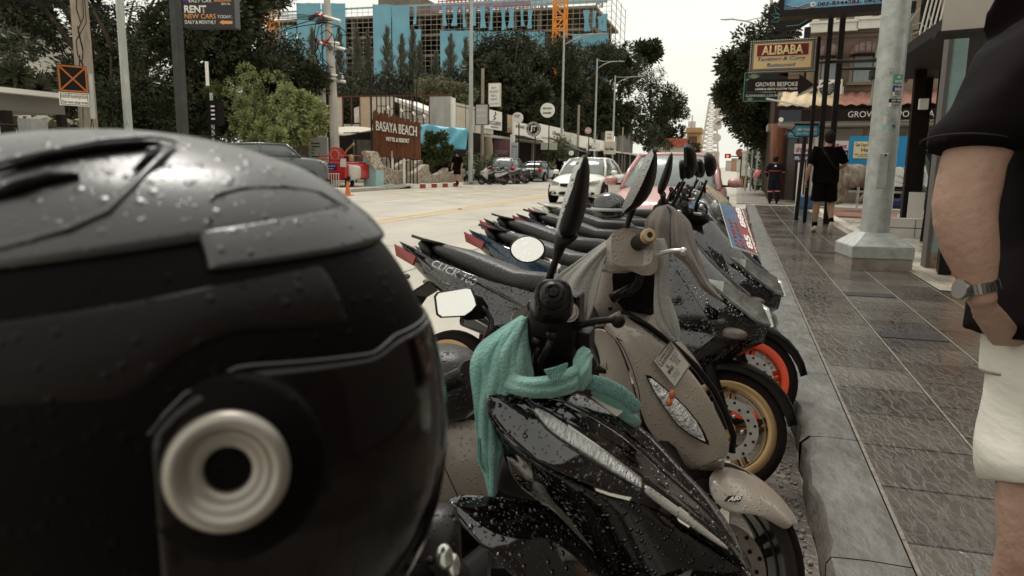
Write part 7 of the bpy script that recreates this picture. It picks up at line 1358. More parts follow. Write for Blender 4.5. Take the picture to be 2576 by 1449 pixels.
def blade(L_,Rr,d,root,depth,glass=None,ptop=None):
 n=len(L_);rows=[]
 for i in range(n):
  l,r=L_[i],Rr[i];m=((l[0]+r[0])/2,(l[1]+r[1])/2);th=depth*sin(pi*(i+.35)/(n+.0));rows.append([U(*l,d),U(*m,d-th*.25),U(*r,d+th*.25),U(r[0]*.9+m[0]*.1,r[1]*.9+m[1]*.1,d+th*.7),U(*m,d+th),U(l[0]*.9+m[0]*.1,l[1]*.9+m[1]*.1,d+th*.7)])
 mb=MB().grid(rows,True);mb.f.append(tuple(range(6))[::-1]);mb.f.append(tuple((n-1)*6+k for k in range(6)));return wp(mb,'mirror_shell',M_plast,root,smooth=True,sub=1)
sh=blade([(1464,390),(1448,405),(1432,450),(1418,500),(1405,550),(1398,600)],[(1477,386),(1485,410),(1487,450),(1483,500),(1472,550),(1452,604)],1.08,SC1,.10)
gl=[(1462,396),(1467,397),(1452,440),(1430,500),(1412,550),(1400,590),(1397,578),(1406,545),(1419,495),(1434,446),(1449,408)]
mb=MB().add([U(u,v,1.072)for u,v in gl],[tuple(range(len(gl)))]);wp(mb,'mirror_glass',mat('speckled mirror',(.55,.55,.52),.15,metal=1,drops=1,dscale=120),SC1,parent=sh)
mb=MB().loft([(U1(1425,590,1.11),RT*.017,UP*.01+FW*.02,3),(U1(1408,625,1.11),RT*.009,FW*.01,2.4),(U1(1398,655,1.11),RT*.006,FW*.006),(U1(1385,690,1.11),RT*.006,FW*.006),(U1(1376,725,1.12),RT*.006,FW*.006)],12);wp(mb,'mirror_stem',M_plast,SC1,smooth=True)
mb=MB().tube([U1(1379,700,1.12),U1(1374,735,1.12),U1(1370,765,1.13)],[.009,.011,.013],10);wp(mb,'stem_boot',M_rub,SC1,smooth=True)
def T(L_):return[(u,v,d)for u,v,d in L_]
M_tin=mat('taupe plastic inside',(.26,.215,.175),.45,drops=.2,dscale=90)
seam=[(1547,846,1.78),(1565,880,1.77),(1580,925,1.77),(1594,985,1.78),(1607,1040,1.79),(1614,1075,1.80)]
edgeL=[(1500,955,1.86),(1512,970,1.85),(1530,990,1.85),(1560,1030,1.84),(1590,1060,1.83),(1608,1085,1.82)]
top_=[(1487,826,1.84),(1545,790,1.86),(1560,779,1.88),(1600,775,1.92),(1645,778,1.95),(1680,820,1.97),(1711,861,1.98)]
trim=[(1563,797,1.84),(1625,830,1.86),(1690,875,1.87),(1748,930,1.87),(1790,985,1.87),(1818,1040,1.88),(1838,1100,1.89)]
A1=[(1520,820,1.80),(1540,838,1.78),(1560,862,1.77),(1584,930,1.765),(1604,1010,1.775),(1625,1090,1.79),(1655,1160,1.81),(1700,1190,1.83)]
patch([(1562,790,1.84),(1625,832,1.85),(1688,882,1.85),(1745,940,1.85),(1786,1000,1.85),(1815,1060,1.86),(1838,1110,1.87),(1828,1150,1.87)],[(1515,822,1.80),(1556,860,1.77),(1582,925,1.77),(1602,1000,1.775),(1618,1060,1.785),(1650,1110,1.80),(1690,1150,1.82),(1740,1186,1.84)],'front_shield',M_taupe,SC2,n=6,bulge=.035,solid=.01,mm=16)
patch([(1740,1186,1.838),(1780,1168,1.85),(1829,1150,1.738)],[(1745,1215,1.88),(1785,1200,1.90),(1822,1180,1.91)],'shield_lower_edge',M_taupe,SC2,n=2,bulge=.004)
patch([(1487,828,1.86),(1517,822,1.805),(1548,850,1.78),(1572,900,1.775),(1590,965,1.78),(1606,1020,1.785),(1616,1062,1.79)],[(1492,880,1.90),(1502,905,1.90),(1508,950,1.89),(1520,985,1.86),(1550,1030,1.84),(1585,1060,1.82),(1612,1085,1.80)],'shield_side',M_tin,SC2,n=4,bulge=.004,solid=.008)
mb=MB();mb.tube([U(*q)for q in[(1549,848,1.757),(1570,878,1.752),(1590,925,1.75),(1608,985,1.752),(1612,1040,1.765),(1612,1085,1.775)]],.0012,5);mb.tube([U(*q)for q in[(1549,848,1.757),(1600,885,1.79),(1680,960,1.80),(1745,1050,1.80),(1782,1110,1.815),(1779,1135,1.83),(1740,1170,1.825)]],.0012,5);wp(mb,'panel_seam',M_black,SC2)
mb=MB();mb.tube([U(u+3,v-2,d)for u,v,d in[(1560,786,1.86),(1625,822,1.875),(1690,870,1.88),(1748,925,1.885),(1790,980,1.885),(1820,1038,1.89),(1842,1098,1.895),(1838,1140,1.90)]],.009,8,flat=1.0);wp(mb,'edge_trim',M_plast,SC2,smooth=True)
patch([(1560,778,1.90),(1648,776,1.98),(1711,861,2.02),(1735,880,2.03),(1780,950,2.03),(1815,1020,2.03),(1836,1085,2.02)],[(1564,788,1.865),(1628,822,1.88),(1692,870,1.885),(1750,925,1.885),(1792,980,1.89),(1822,1038,1.89),(1843,1098,1.895)],'far_shield',M_taupe,SC2,n=3,bulge=.008)
patch([(1487,824,1.732),(1559,776,1.90),(1600,772,1.95),(1648,776,1.98)],[(1515,824,1.808),(1563,795,1.845),(1590,800,1.86),(1625,820,1.88)],'shield_shoulder',M_taupe,SC2,n=3,bulge=.010)
patch([(1481,832,1.96),(1500,828,1.93),(1545,846,1.80)],[(1512,942,1.97),(1530,940,1.93),(1555,925,1.90)],'glove_pocket',M_tin,SC2,n=3,bulge=0)
mb=MB();mb.loft([(U(1536,915,1.83),RT*.012,UP*.018,4),(U(1540,895,1.84),RT*.010,UP*.012,3)],10);mb.box(U(1535,932,1.85),(.07,.03,.012));wp(mb,'bag_hook',M_black,SC2,bevel=.003)
lens=[(1630,951),(1640,952),(1655,964),(1690,993),(1724,1025),(1752,1060),(1766,1085),(1776,1112),(1759,1105),(1735,1091),(1703,1067),(1672,1025),(1648,987)]
def dl(u,v):return 1.775+.0*(u-1630)+.00018*(u-1640)
def onp(L_,off):return[U(u,v,dl(u,v)-off)for u,v in L_]
wp(MB().add(onp([(cu*1,cv)for cu,cv in[(1700+(u-1700)*1.10,1030+(v-1030)*1.10)for u,v in lens]],.014),[tuple(range(len(lens)))]),'lens_surround',M_black,SC2,solid=.004)
rows=[onp(lens,.018),onp([(1700+(u-1700)*.8,1030+(v-1030)*.8)for u,v in lens],.024),onp([(1700+(u-1700)*.35,1030+(v-1030)*.35)for u,v in lens],.028)]
mb=MB().grid(rows,True);mb.f.append(tuple(2*len(lens)+k for k in range(len(lens))));hl=wp(mb,'headlight',mat('clear wet lens',(.80,.79,.75),.12,metal=.35,bump=.8,bscale=60,var=.55,vscale=45,drops=1,dscale=70),SC2,smooth=True)
mb=MB().ell(U(1691,992,1.745),(.008,.008,.012),10,8).ell(U(1683,1012,1.747),(.008,.008,.010),10,8);wp(mb,'amber_bulb',mat('amber bulb',(.45,.13,.04),.2),SC2,parent=hl,smooth=True)
P0=[U(u,v,dl(u,v)-.022)for u,v in((1697,972),(1646,908),(1688,860),(1733,918))]
wp(MB().add([p+(p-sum(P0,Vector())/4)*.10+(CAM-p).normalized()*-.003 for p in P0],[(0,1,2,3)]),'old_sticker_edge',mat('old sticker brown',(.15,.10,.08),.6,var=.5,vscale=40,col2=(.3,.25,.2)),SC2,solid=.001)
wp(MB().add(P0,[(0,1,2,3)]),'rental_sticker',M_stk,SC2,solid=.001)
Q=[P0[1],P0[0],P0[3],P0[2]]
Q=[P0[0].lerp(P0[1],0),P0[3],P0[2],P0[1]]
wtext('MOTERBIKE-CAR RENT\nTAXI & MEDCIELI SERVICE',Q,M_black,SC2,.12,.74,.76,.16,bold=.02,line=1.2);wtext('P.J.\nSERVICE',Q,M_black,SC2,.12,.36,.32,.26,bold=.03);wtext('Motor bike rent\nPattaya 24 hours\nwww 081-\n20-113BAJ',Q,M_black,SC2,.52,.30,.38,.34,bold=.01);wtext('The Service Rent Taxi\nOpen Please tel\nmake copy for service',Q,M_black,SC2,.12,.10,.42,.18)
mb=MB();f4=lambda x,z:Q[0].lerp(Q[1],x)+(Q[3]-Q[0])*z+(CAM-Q[0]).normalized()*.003
for a,b in(((.08,.70),(.92,.70)),((.08,.95),(.92,.95)),((.08,.70),(.08,.95)),((.92,.70),(.92,.95))):mb.tube([f4(*a),f4(*b)],.0007,4)
wp(mb,'sticker_box_line',M_black,SC2)
wp(MB().loft([(U(940,985,1.80),FW*.13,UP*.085,3),(U(1010,975,1.78),FW*.14,UP*.096,3),(U(1110,962,1.76),FW*.14,UP*.094,3),(U(1180,960,1.74),FW*.12,UP*.085,3),(U(1215,965,1.72),FW*.07,UP*.05,2.5)],24),'seat',M_seat,SC2,smooth=True,sub=1)
patch([(980,1068,1.76),(1060,1058,1.72),(1140,1055,1.70),(1235,1050,1.70)],[(1000,1300,1.78),(1080,1300,1.73),(1160,1290,1.71),(1262,1262,1.71)],'side_body',M_taupe,SC2,bulge=.03,n=4)
wp(MB().tube([U(1098,1130,1.655),U(1125,1190,1.652),U(1158,1262,1.68)],.0013,5),'panel_seam',M_black,SC2)
FD=.13
gt=[(1818,1163,2.05),(1870,1187,2.04),(1930,1233,2.01),(1972,1285,1.98),(1992,1322,1.95)];gm=[(1776,1208,1.93),(1830,1222,1.90),(1890,1252,1.89),(1945,1295,1.90),(1985,1330,1.92)];gb=[(1790,1262,1.90),(1836,1300,1.87),(1890,1293,1.865),(1935,1312,1.88),(1968,1334,1.915)]
gt,gm,gb=[[(u,v,d-FD)for u,v,d in L_]for L_ in(gt,gm,gb)]
mb=MB().grid([[U(u+20,v+6,d+.07)for u,v,d in gt],[U(*q)for q in gt],[U(*q).lerp(U(*r),.5)+Vector((-.004,-.016,.006))for q,r in zip(gt,gm)],[U(*q)for q in gm],[U(*q)for q in gb]]);o=wp(mb,'mudguard',M_taupe,SC2,smooth=True,solid=.008);md=o.modifiers.new('sub','SUBSURF');md.levels=md.render_levels=2
for ch in list(SC2.children):
 if ch.name.startswith('front_mudguard'):bpy.data.objects.remove(ch)
for ch in list(SC1.children):
 if ch.name.startswith('front_mudguard')and False:bpy.data.objects.remove(ch)
Pb=[U(1822,1266,1.732),U(1868,1260,1.732),U(1870,1246,1.738),U(1828,1247,1.738)];wp(MB().add([p+(CAM-p).normalized()*.002 for p in[U(1820,1262,1.732),U(1862,1262,1.732),U(1870,1246,1.738),U(1832,1247,1.738)]],[(0,1,2,3)]),'badge_plate',M_black,SC2,solid=.001)
wtext('ABS',[p+(CAM-p).normalized()*.004 for p in Pb],M_wt,SC2,.12,.18,.78,.64,bold=.04,shear=.3)
patch([(1519,650,1.95),(1556,606,1.93),(1596,588,1.93),(1640,640,1.90),(1658,690,1.92)],[(1478,800,1.93),(1500,815,1.92),(1545,795,1.92),(1590,785,1.94),(1650,745,1.98)],'leg_shield',M_tin,SC2,n=4,bulge=-.02,solid=.02)
mb=MB();mb.loft([(U(1535,655,1.84),RT*.028,UP*.030,5),(U(1560,640,1.76),RT*.034,UP*.045,4),(U(1590,622,1.74),RT*.05,UP*.045,4),(U(1625,640,1.75),RT*.03,UP*.05,3)],18);wp(mb,'handlebar_cover',M_taupe,SC2,smooth=True,angle=50)
wp(MB().box(U(1543,658,1.765),(.030,.02,.032),.2),'switch',M_black,SC2,bevel=.004);mb=MB();mb.torus(U(1543,658,1.772),CAM-U(1543,658,1.77),.022,.004,4,6);wp(mb,'switch_frame',M_taupe,SC2)
for q in((1524,655,1.78),(1535,776,1.90)):wp(MB().ell(U(*q),(.006,.006,.006),10,8),'cap_screw',M_black,SC2,smooth=True)
mb=MB().loft([(U(1600,700,1.86),RT*.06,UP*.075,3),(U(1612,715,1.93),RT*.055,UP*.085,3)],16);wp(mb,'column_recess',M_blackm,SC2,smooth=True)
e0,e1=U(1633,592,1.66),U(1575,632,1.86);g=MB();g.tube([e0.lerp(e1,-.02),e0,e0.lerp(e1,.10),e0.lerp(e1,.13),e0.lerp(e1,.16),e0.lerp(e1,.75),e0.lerp(e1,.8),e0.lerp(e1,.98)],[.008,.0165,.0165,.0175,.0185,.0185,.026,.026],18);wp(g,'grip',M_rub,SC2,smooth=True,angle=45)
ax=(e0-e1).normalized();mb=MB().lathe([(.0165,-.016),(.017,-.002),(.014,.005),(.007,.006),(.006,.0),(0,0)],e0,ax,20);wp(mb,'bar_end',mat('worn cream cap',(.50,.38,.22),.5,col2=(.30,.20,.12),vscale=60),SC2,smooth=True,angle=50)
mb=MB().tube([U(1600,655,1.80),U(1622,652,1.78),U(1648,652,1.76),U(1655,640,1.75),U(1690,631,1.73),U(1714,630,1.72),U(1722,633,1.72)],[.007,.009,.009,.008,.007,.007,.009],10,flat=.8).ell(U(1719,633,1.72),(.0105,.0105,.0105),10,8);wp(mb,'brake_lever',M_sil,SC2,smooth=True)
mb=MB();[mb.tube([U(1600+k*6,660,1.80),U(1606+k*7,690,1.79),U(1596+k*6,720,1.80),U(1570+k*5,745,1.83)],.005,6)for k in range(3)];mb.cyl(U(1600,715,1.82),U(1538,752,1.84),.008,.014);wp(mb,'control_cable',M_rub,SC2,smooth=True)
e0,e1=U(1298,800,2.26),U(1345,772,2.12);g=MB().tube([e0,e0.lerp(e1,.1),e0.lerp(e1,.9),e1],[.015,.017,.017,.024],14);wp(g,'grip',M_rub,SC2,smooth=True);wp(MB().tube([e0.lerp(e1,-.12),e0.lerp(e1,.02)],[.010,.0165],14),'bar_end',mat('worn cream cap',(.50,.38,.22),.5),SC2,smooth=True)
sh=blade([(1640,372),(1625,385),(1605,425),(1585,470),(1566,515),(1556,540)],[(1650,374),(1656,395),(1656,430),(1650,465),(1632,505),(1590,535)],1.72,SC2,.10)
gl=[(1640,378),(1645,390),(1633,420),(1612,470),(1590,512),(1566,536),(1562,528),(1572,502),(1590,465),(1608,425),(1627,388)]
wp(MB().add([U(u,v,1.705)for u,v in gl],[tuple(range(len(gl)))]),'mirror_glass',mat('speckled mirror',(.55,.55,.52),.15,metal=1,drops=1,dscale=120),SC2,parent=sh)
mb=MB().tube([U(1606,485,1.76),U(1585,545,1.77),U(1565,610,1.78),U(1562,628,1.78)],[.010,.007,.006,.009],10);wp(mb,'mirror_stem',M_plast,SC2,smooth=True);wp(MB().loft([(U(1561,625,1.78),RT*.012,FW*.012),(U(1556,645,1.79),RT*.022,FW*.02,3)],12),'stem_boot',M_rub,SC2,smooth=True)
wmirror([(1327+44*cos(2*pi*k/28)*(1+.04*cos(4*pi*k/28)),627+35*sin(2*pi*k/28))for k in range(28)],2.2,SC2,.04,tilt=(0,.055,0))
mb=MB().tube([U(1371,652,2.2),U(1396,662,2.18),U(1407,670,2.17),U(1406,690,2.17)],[.007,.007,.007,.007],10);wp(mb,'mirror_stem',M_chrome,SC2,smooth=True)
sh=blade([(1688,382),(1680,395),(1668,430),(1655,460),(1650,490)],[(1693,383),(1694,410),(1690,440),(1680,468),(1668,492)],2.55,s3,.09)
def fabric(name,c1,c2,rib=0,scale=40):
 m=mat(name,c1,.95,col2=c2,vscale=7,bump=.5,bscale=260,sheen=.25,spec=.1)
 if rib:
  N=m.node_tree.nodes;L=m.node_tree.links;b=N['Principled BSDF'];w_=N.new('ShaderNodeTexWave');w_.inputs['Scale'].default_value=rib;w_.inputs['Distortion'].default_value=1.2;w_.bands_direction='X'
  co=N.new('ShaderNodeTexCoord');L.new(co.outputs['Object'],w_.inputs['Vector']);bp=N.new('ShaderNodeBump');bp.inputs['Strength'].default_value=.7;bp.inputs['Distance'].default_value=.004;L.new(w_.outputs['Fac'],bp.inputs['Height'])
  pr=[l for l in L if l.to_node==b and l.to_socket.name=='Normal']
  if pr:L.new(pr[0].from_socket,bp.inputs['Normal'])
  L.new(bp.outputs[0],b.inputs['Normal'])
 return m
M_teal=fabric('teal jersey',(.11,.27,.24),(.30,.50,.43));M_tealr=fabric('teal rib knit',(.08,.22,.20),(.20,.40,.35),rib=95);M_towg=fabric('grey terry towel',(.20,.185,.165),(.30,.28,.25));M_towb=fabric('brown terry towel',(.085,.065,.052),(.13,.105,.085))
def drape(left,right,n=26,m=22,amp=.010,fr=5.0,ph=0.,sag=0.0,skew=0):
 L_=[U(*q)for q in left];R_=[U(*q)for q in right]
 def smp(P,k):
  out=[]
  for i in range(k+1):s_=i/k*(len(P)-1);j=min(len(P)-2,int(s_));t=s_-j;out.append(P[j].lerp(P[j+1],t))
  for _ in range(2):out=[out[0]]+[(out[i-1]+out[i]*2+out[i+1])/4 for i in range(1,len(out)-1)]+[out[-1]]
  return out
 A,B=smp(L_,n),smp(R_,n);rows=[]
 for i in range(n+1):
  q=i/n;row=[]
  for j in range(m+1):
   s_=j/m;p=A[i].lerp(B[i],s_);v=(CAM-p).normalized();a_=amp*(.35+.65*q);d_=a_*(sin(fr*2*pi*(s_+skew*q)+ph+1.3*sin(q*3+ph))+.5*sin(fr*4.3*pi*(s_-skew*.5*q)+2*ph+q*2))+sag*sin(pi*s_)
   row.append(p+v*d_)
  rows.append(row)
 return MB().grid(rows)
def cloth_obj(mb,name,m,parent=None,thick=.004):return mb.build(name,m,parent,smooth=True,solid=thick,sub=1)
t=thing('cardigan','teal knitted cardigan tied round the handlebar of the foreground black scooter','cardigan',U(1300,950,1.2));
cloth_obj(drape([(1316,797,1.16),(1265,826,1.13),(1203,868,1.11),(1183,915,1.10),(1186,960,1.10),(1192,1030,1.10),(1199,1110,1.11),(1204,1165,1.12),(1222,1188,1.13),(1236,1250,1.14)],[(1322,797,1.15),(1326,850,1.13),(1334,915,1.12),(1345,960,1.13),(1310,1000,1.13),(1262,1050,1.13),(1262,1090,1.13),(1266,1130,1.13),(1252,1180,1.14),(1240,1252,1.14)],amp=.0045,fr=3.2,ph=.5,sag=.022,skew=.55,n=40,m=34),'body_panel',M_teal,t)
cloth_obj(drape([(1200,1100,1.098),(1203,1165,1.105),(1222,1190,1.12),(1236,1248,1.13)],[(1262,1062,1.11),(1264,1125,1.115),(1250,1180,1.125),(1241,1250,1.13)],amp=.002,fr=2,n=14),'ribbed_hem',M_tealr,t)
mb=MB();[mb.ell(U(u,v,d),(.005,.003,.005),10,6)for u,v,d in((1232,1200,1.115),(1235,1226,1.118))];mb.build('button',mat('teal button',(.03,.10,.10),.3),t)
cloth_obj(drape([(1262,985,1.105),(1300,995,1.09),(1345,1003,1.08),(1390,1003,1.08),(1440,992,1.09),(1482,962,1.13)],[(1285,935,1.115),(1318,948,1.085),(1350,948,1.07),(1400,940,1.07),(1450,915,1.09),(1472,870,1.15)],amp=.004,fr=2.6,ph=1.1,sag=.012,n=30,skew=.1),'wrapped_folds',M_teal,t)
cloth_obj(drape([(1440,905,1.11),(1452,880,1.10),(1468,868,1.11),(1486,880,1.12)],[(1440,985,1.11),(1470,985,1.10),(1488,960,1.10),(1490,900,1.12)],amp=.005,fr=1.6,sag=.02),'knot',M_teal,t)
cloth_obj(drape([(1366,930,1.045),(1390,925,1.04),(1432,912,1.055)],[(1387,965,1.045),(1408,955,1.04),(1428,930,1.055)],amp=.001,fr=1,n=10,m=8),'cuff',M_tealr,t)
sl=MB();sl.tube([U(1455,958,1.12),U(1500,962,1.11),U(1545,980,1.12),U(1575,1000,1.13),U(1596,1022,1.14),U(1606,1034,1.15)],[.012,.0125,.0125,.012,.011,.010],18,flat=.5,upv=tuple(FW));sl.build('sleeve',M_tealr,t,smooth=True,sub=1)
sl=MB();sl.tube([U(1500,975,1.14),U(1545,1010,1.16),U(1580,1045,1.18),U(1604,1068,1.19)],[.012,.015,.012,.008],14,flat=.5,upv=tuple(FW));sl.build('sleeve_end',M_teal,t,smooth=True)
t=thing('grey_towel','light grey terry towel draped over the taupe scooter handlebar','towel',U(1480,700,1.8))
cloth_obj(drape([(1546,596,1.80),(1500,625,1.80),(1440,668,1.84),(1400,695,1.88),(1382,715,1.90),(1412,760,1.86),(1428,800,1.84),(1440,835,1.84)],[(1552,600,1.79),(1538,625,1.77),(1520,660,1.76),(1513,700,1.76),(1502,745,1.77),(1490,790,1.78),(1475,815,1.80),(1455,840,1.83)],amp=.010,fr=1.9,ph=.2,sag=.02,n=28),'left_fall',M_towg,t)
cloth_obj(drape([(1640,600,1.80),(1645,640,1.79),(1648,700,1.78),(1646,760,1.77),(1648,810,1.76),(1666,832,1.75),(1682,850,1.75),(1700,858,1.75)],[(1668,600,1.82),(1682,640,1.80),(1676,690,1.79),(1680,740,1.78),(1694,775,1.77),(1706,815,1.76),(1710,845,1.755),(1708,860,1.75)],amp=.008,fr=1.3,ph=2,sag=.012),'right_fall',M_towg,t)
cloth_obj(drape([(1546,596,1.84),(1580,582,1.87),(1620,578,1.90),(1650,596,1.86)],[(1552,604,1.80),(1585,596,1.84),(1622,592,1.86),(1645,610,1.80)],amp=.003,fr=1,n=12,m=8),'top_fold',M_towg,t)
t=thing('brown_towel','brown grey terry towel hanging over the handlebar of the black scooter with gold wheels','towel',U(1680,620,2.5))
cloth_obj(drape([(1654,523,2.50),(1640,535,2.46),(1620,556,2.42),(1622,590,2.40),(1630,625,2.38),(1665,650,2.37),(1690,655,2.37)],[(1678,515,2.52),(1690,525,2.48),(1692,560,2.42),(1690,600,2.40),(1688,630,2.38),(1686,650,2.37),(1694,658,2.37)],amp=.012,fr=1.6,ph=.8,sag=.03),'left_fall',M_towb,t)
cloth_obj(drape([(1676,515,2.50),(1690,530,2.44),(1686,575,2.40),(1688,640,2.37),(1722,660,2.35),(1745,690,2.33),(1762,722,2.31),(1790,742,2.30),(1812,755,2.30)],[(1684,518,2.54),(1716,540,2.50),(1736,560,2.46),(1746,595,2.42),(1756,645,2.38),(1770,680,2.36),(1784,710,2.34),(1802,735,2.32),(1818,754,2.30)],amp=.014,fr=2.1,ph=1.5,sag=.05,n=32),'right_fall',M_towb,t)
def plate(name,label,corners,parts):
 P=[at(u,v,d=d)for u,v,d in corners];t=thing(name,label,'sign',P[0]);X=P[1]-P[0];Y=P[3]-P[0];n=X.cross(Y).normalized();n=n if n.dot(CAM-P[0])>0 else-n
 def q(x,z,l):return P[0]+X*x+Y*z+n*l
 MB().prism([q(0,0,0),q(1,0,0),q(1,1,0),q(0,1,0)],-n*.008).build('board',M_wt,t,bevel=.001)
 for k,(nm,m,x0,z0,x1,z1)in enumerate(parts[0]):MB().prism([q(x0,z0,.001+.0004*k),q(x1,z0,.001+.0004*k),q(x1,z1,.001+.0004*k),q(x0,z1,.001+.0004*k)],n*.0006).build(nm,m,t)
 for s,m,x0,z0,w_,h_,kw in parts[1]:
  o=text(t,s,m,x0,z0,w_,h_,0,**kw);o.modifiers.clear();base=Vector(t.location);l=kw.get('_l',.004)
  lx=.0045 if 'bold' in kw and kw['bold']<.05 else .0035
  for v in o.data.vertices:v.co=q(v.co.x,v.co.z,lx)-base
 return t
M_pr=mat('plate red',(.24,.010,.009),.4,drops=.3,dscale=90);M_pb=mat('plate blue',(.012,.045,.13),.4,col2=(.07,.15,.24),vscale=9,drops=.3,dscale=90)
plate('advert_plate','red and blue advertising plate with big white numbers among the scooter fronts',[(1909,641,3.20),(1871,527,3.45),(1770,508,3.55),(1840,640,3.15)if False else(1842,620,3.25)],([('blue_field',M_pb,.01,.36,.99,.99),('red_field',M_pr,.01,.012,.99,.42)],[('85  888',M_wt,.06,.16,.92,.22,dict(bold=.045)),('vingthailand.com',M_wt,.0,.04,1.0,.09,dict(bold=.03)),('IN ASIA',M_pr,.03,.46,.60,.16,dict(bold=.035,shear=.2)),('N VIEW',M_pr,.03,.67,.62,.16,dict(bold=.035,shear=.2))]))
plate('advert_plate','smaller blue advertising plate tucked behind the mirrors of the farther scooters',[(1728,520,5.0),(1790,545,4.9),(1788,498,5.0),(1712,484,5.2)],([('blue_field',M_pb,.02,.02,.98,.9)],[('VIEW',M_pr,.05,.3,.3,.4,dict(bold=.03))]))
tag(MB().tube([at(1775,463,d=4.4),at(1795,485,d=4.3),at(1815,503,d=4.2),at(1832,522,d=4.1)],[.008,.030,.038,.03],10,flat=.4).build('woven_strap',mat('woven tan',(.28,.24,.17),.8,bump=.8,bscale=90,var=.5,vscale=60),smooth=True),'tan woven strap lying across the scooter handlebars','strap')
p=at(1533,522,d=6.0);t=thing('seat_helmet','shiny black open helmet resting on the white scooter seat','helmet',p);r=.125
rows=[]
for i in range(11):
 ph=pi*.72*i/10;rows.append([(p.x+r*1.15*sin(ph)*cos(k*2*pi/24),p.y+r*sin(ph)*sin(k*2*pi/24),p.z+r*cos(ph))for k in range(24)])
mb=MB().grid(rows,True);mb.f.append(tuple(10*24+k for k in range(24)));mb.build('shell',M_bgloss,t,smooth=True)
q0=p+Vector((0,0,-.02));MB().grid([[(p.x+r*1.17*sin(pi*.5+.2*j)*cos(a_),p.y+r*1.02*sin(pi*.5+.2*j)*sin(a_),p.z+r*cos(pi*.5+.2*j))for a_ in[radians(190+k*14)for k in range(13)]]for j in(0,1)]).build('trim',mat('print silver',(.5,.5,.48),.3),t,smooth=True,solid=.003)
HC=at(335,1105,d=.40);Xh=(RT*.985+FW*.17).normalized();Zh=Vector((0,0,1));Yh=Zh.cross(Xh).normalized();Xh=Yh.cross(Zh).normalized()
if Yh.dot(FW)<0:Yh=-Yh
M_htop=mat('helmet lit black',(.024,.021,.020),.32,drops=.25,dscale=120,spec=.7,bump=.10,bscale=8,ior=1.6);M_hside=mat('helmet shaded black',(.0025,.0012,.001),.50,drops=.2,dscale=120,spec=.07);M_hvis=mat('smoked visor',(.004,.002,.0018),.10,spec=.35)  # top lighter, sides darker: sky light and shade put into the shell colours
M_hmid=mat('helmet half shaded black',(.006,.0035,.0032),.45,drops=.3,dscale=120,spec=.16)  # swage darkened too, its shade is part of the base colour
t=thing('helmet','large wet dark full face helmet with a metal ring in the left foreground','helmet',HC)
def hs(az,el,k=1.0):
 ce,se=cos(el),sin(el);ca,sa=cos(az),sin(az)
 ex=.162 if ca>0 else .175
 x=ex*ce*ca;y=-.125*ce*sa;z=.156*se if se>0 else .175*se
 f=1+.045*sin(2*el)**2*(1 if se>0 else 0)
 if el<0:f=1-.10*(se*se)
 return HC+(Xh*x+Yh*y+Zh*z)*f*k
def crease(az):
 return radians(47)-radians(14)*sin(az/2)**2
def shell(nm,e0,e1,m,k,n=64,mrows=14,a0=0,a1=2*pi,closed=True,solid=.006,sub=1):
 rows=[]
 for j in range(mrows+1):
  q=j/mrows;row=[]
  for i in range(n if closed else n+1):
   az=a0+(a1-a0)*i/n;lo=e0(az)if callable(e0)else e0;hi=e1(az)if callable(e1)else e1;el=lo+(hi-lo)*q;kk=k(az,el,q)if callable(k)else k;row.append(hs(az,el,kk))
  rows.append(row)
 return MB().grid(rows,closed).build(nm,m,t,smooth=True,solid=solid,sub=sub)
def hit(u,v,k):
 r=ray(u,v)
 for i in range(160):
  tt=.2+i*.0015;P_=CAM+r*tt-HC;x,y,z=P_.dot(Xh),P_.dot(Yh),P_.z;ex=.162 if x>0 else .175;rr_=sqrt((x/ex)**2+(y/.125)**2+(z/.156)**2);el=math.asin(z/.156/rr_)
  if rr_<=k*(1+.045*sin(2*el)**2*(1 if z>0 else 0)):return CAM+r*tt
 return CAM+r*.29
VPX=[(990,850),(935,897),(600,930),(450,1005),(372,1100)]
VAE=[]
for q in VPX:
 P_=hit(*q,1.03)-HC;x,y,z=P_.dot(Xh)/.162,-P_.dot(Yh)/.125,P_.z/.156;VAE.append((atan2(y,x),math.asin(max(-1,min(1,z/sqrt(x*x+y*y+z*z))))))
VAE.sort();VA=[q[0]for q in VAE];VE=[q[1]for q in VAE]
def vtop(a):return float(np.interp(a,VA,VE))
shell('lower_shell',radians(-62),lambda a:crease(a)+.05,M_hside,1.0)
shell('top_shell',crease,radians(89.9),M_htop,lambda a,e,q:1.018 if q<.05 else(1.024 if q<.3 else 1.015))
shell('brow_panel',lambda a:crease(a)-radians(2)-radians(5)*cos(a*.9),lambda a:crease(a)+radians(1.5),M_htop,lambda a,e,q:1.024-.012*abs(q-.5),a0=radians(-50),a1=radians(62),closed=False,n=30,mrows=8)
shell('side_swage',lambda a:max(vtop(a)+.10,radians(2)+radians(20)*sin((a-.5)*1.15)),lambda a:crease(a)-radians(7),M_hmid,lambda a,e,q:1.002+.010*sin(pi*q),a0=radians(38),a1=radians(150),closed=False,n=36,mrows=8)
shell('visor',lambda a:radians(-26),vtop,M_hvis,1.03,a0=radians(-80),a1=VA[-1],closed=False,n=40,mrows=14,solid=.003)
rim_=MB();rim_.tube([hs(a,vtop(a)+.006,1.036)for a in np.linspace(-.9,VA[-1],50)],.0010,6);rim_.build('visor_edge',mat('visor edge',(.05,.052,.052),.25),t,smooth=True)
pc=hit(580,1168,1.03);nn=(pc-HC);nl=Vector((nn.dot(Xh)/.162**2,nn.dot(Yh)/.125**2,nn.z/.168**2));nrm=(Xh*nl.x+Yh*nl.y+Zh*nl.z).normalized();nrm=(nrm*.75-FW*.25-RT*.14+UP*.03).normalized();pc=pc+nrm*.006
MB().lathe([(0,.001),(.034,.000),(.0375,-.003),(.038,-.025)],pc,nrm,48).build('pivot_cover',M_hside,t,smooth=True,angle=50)
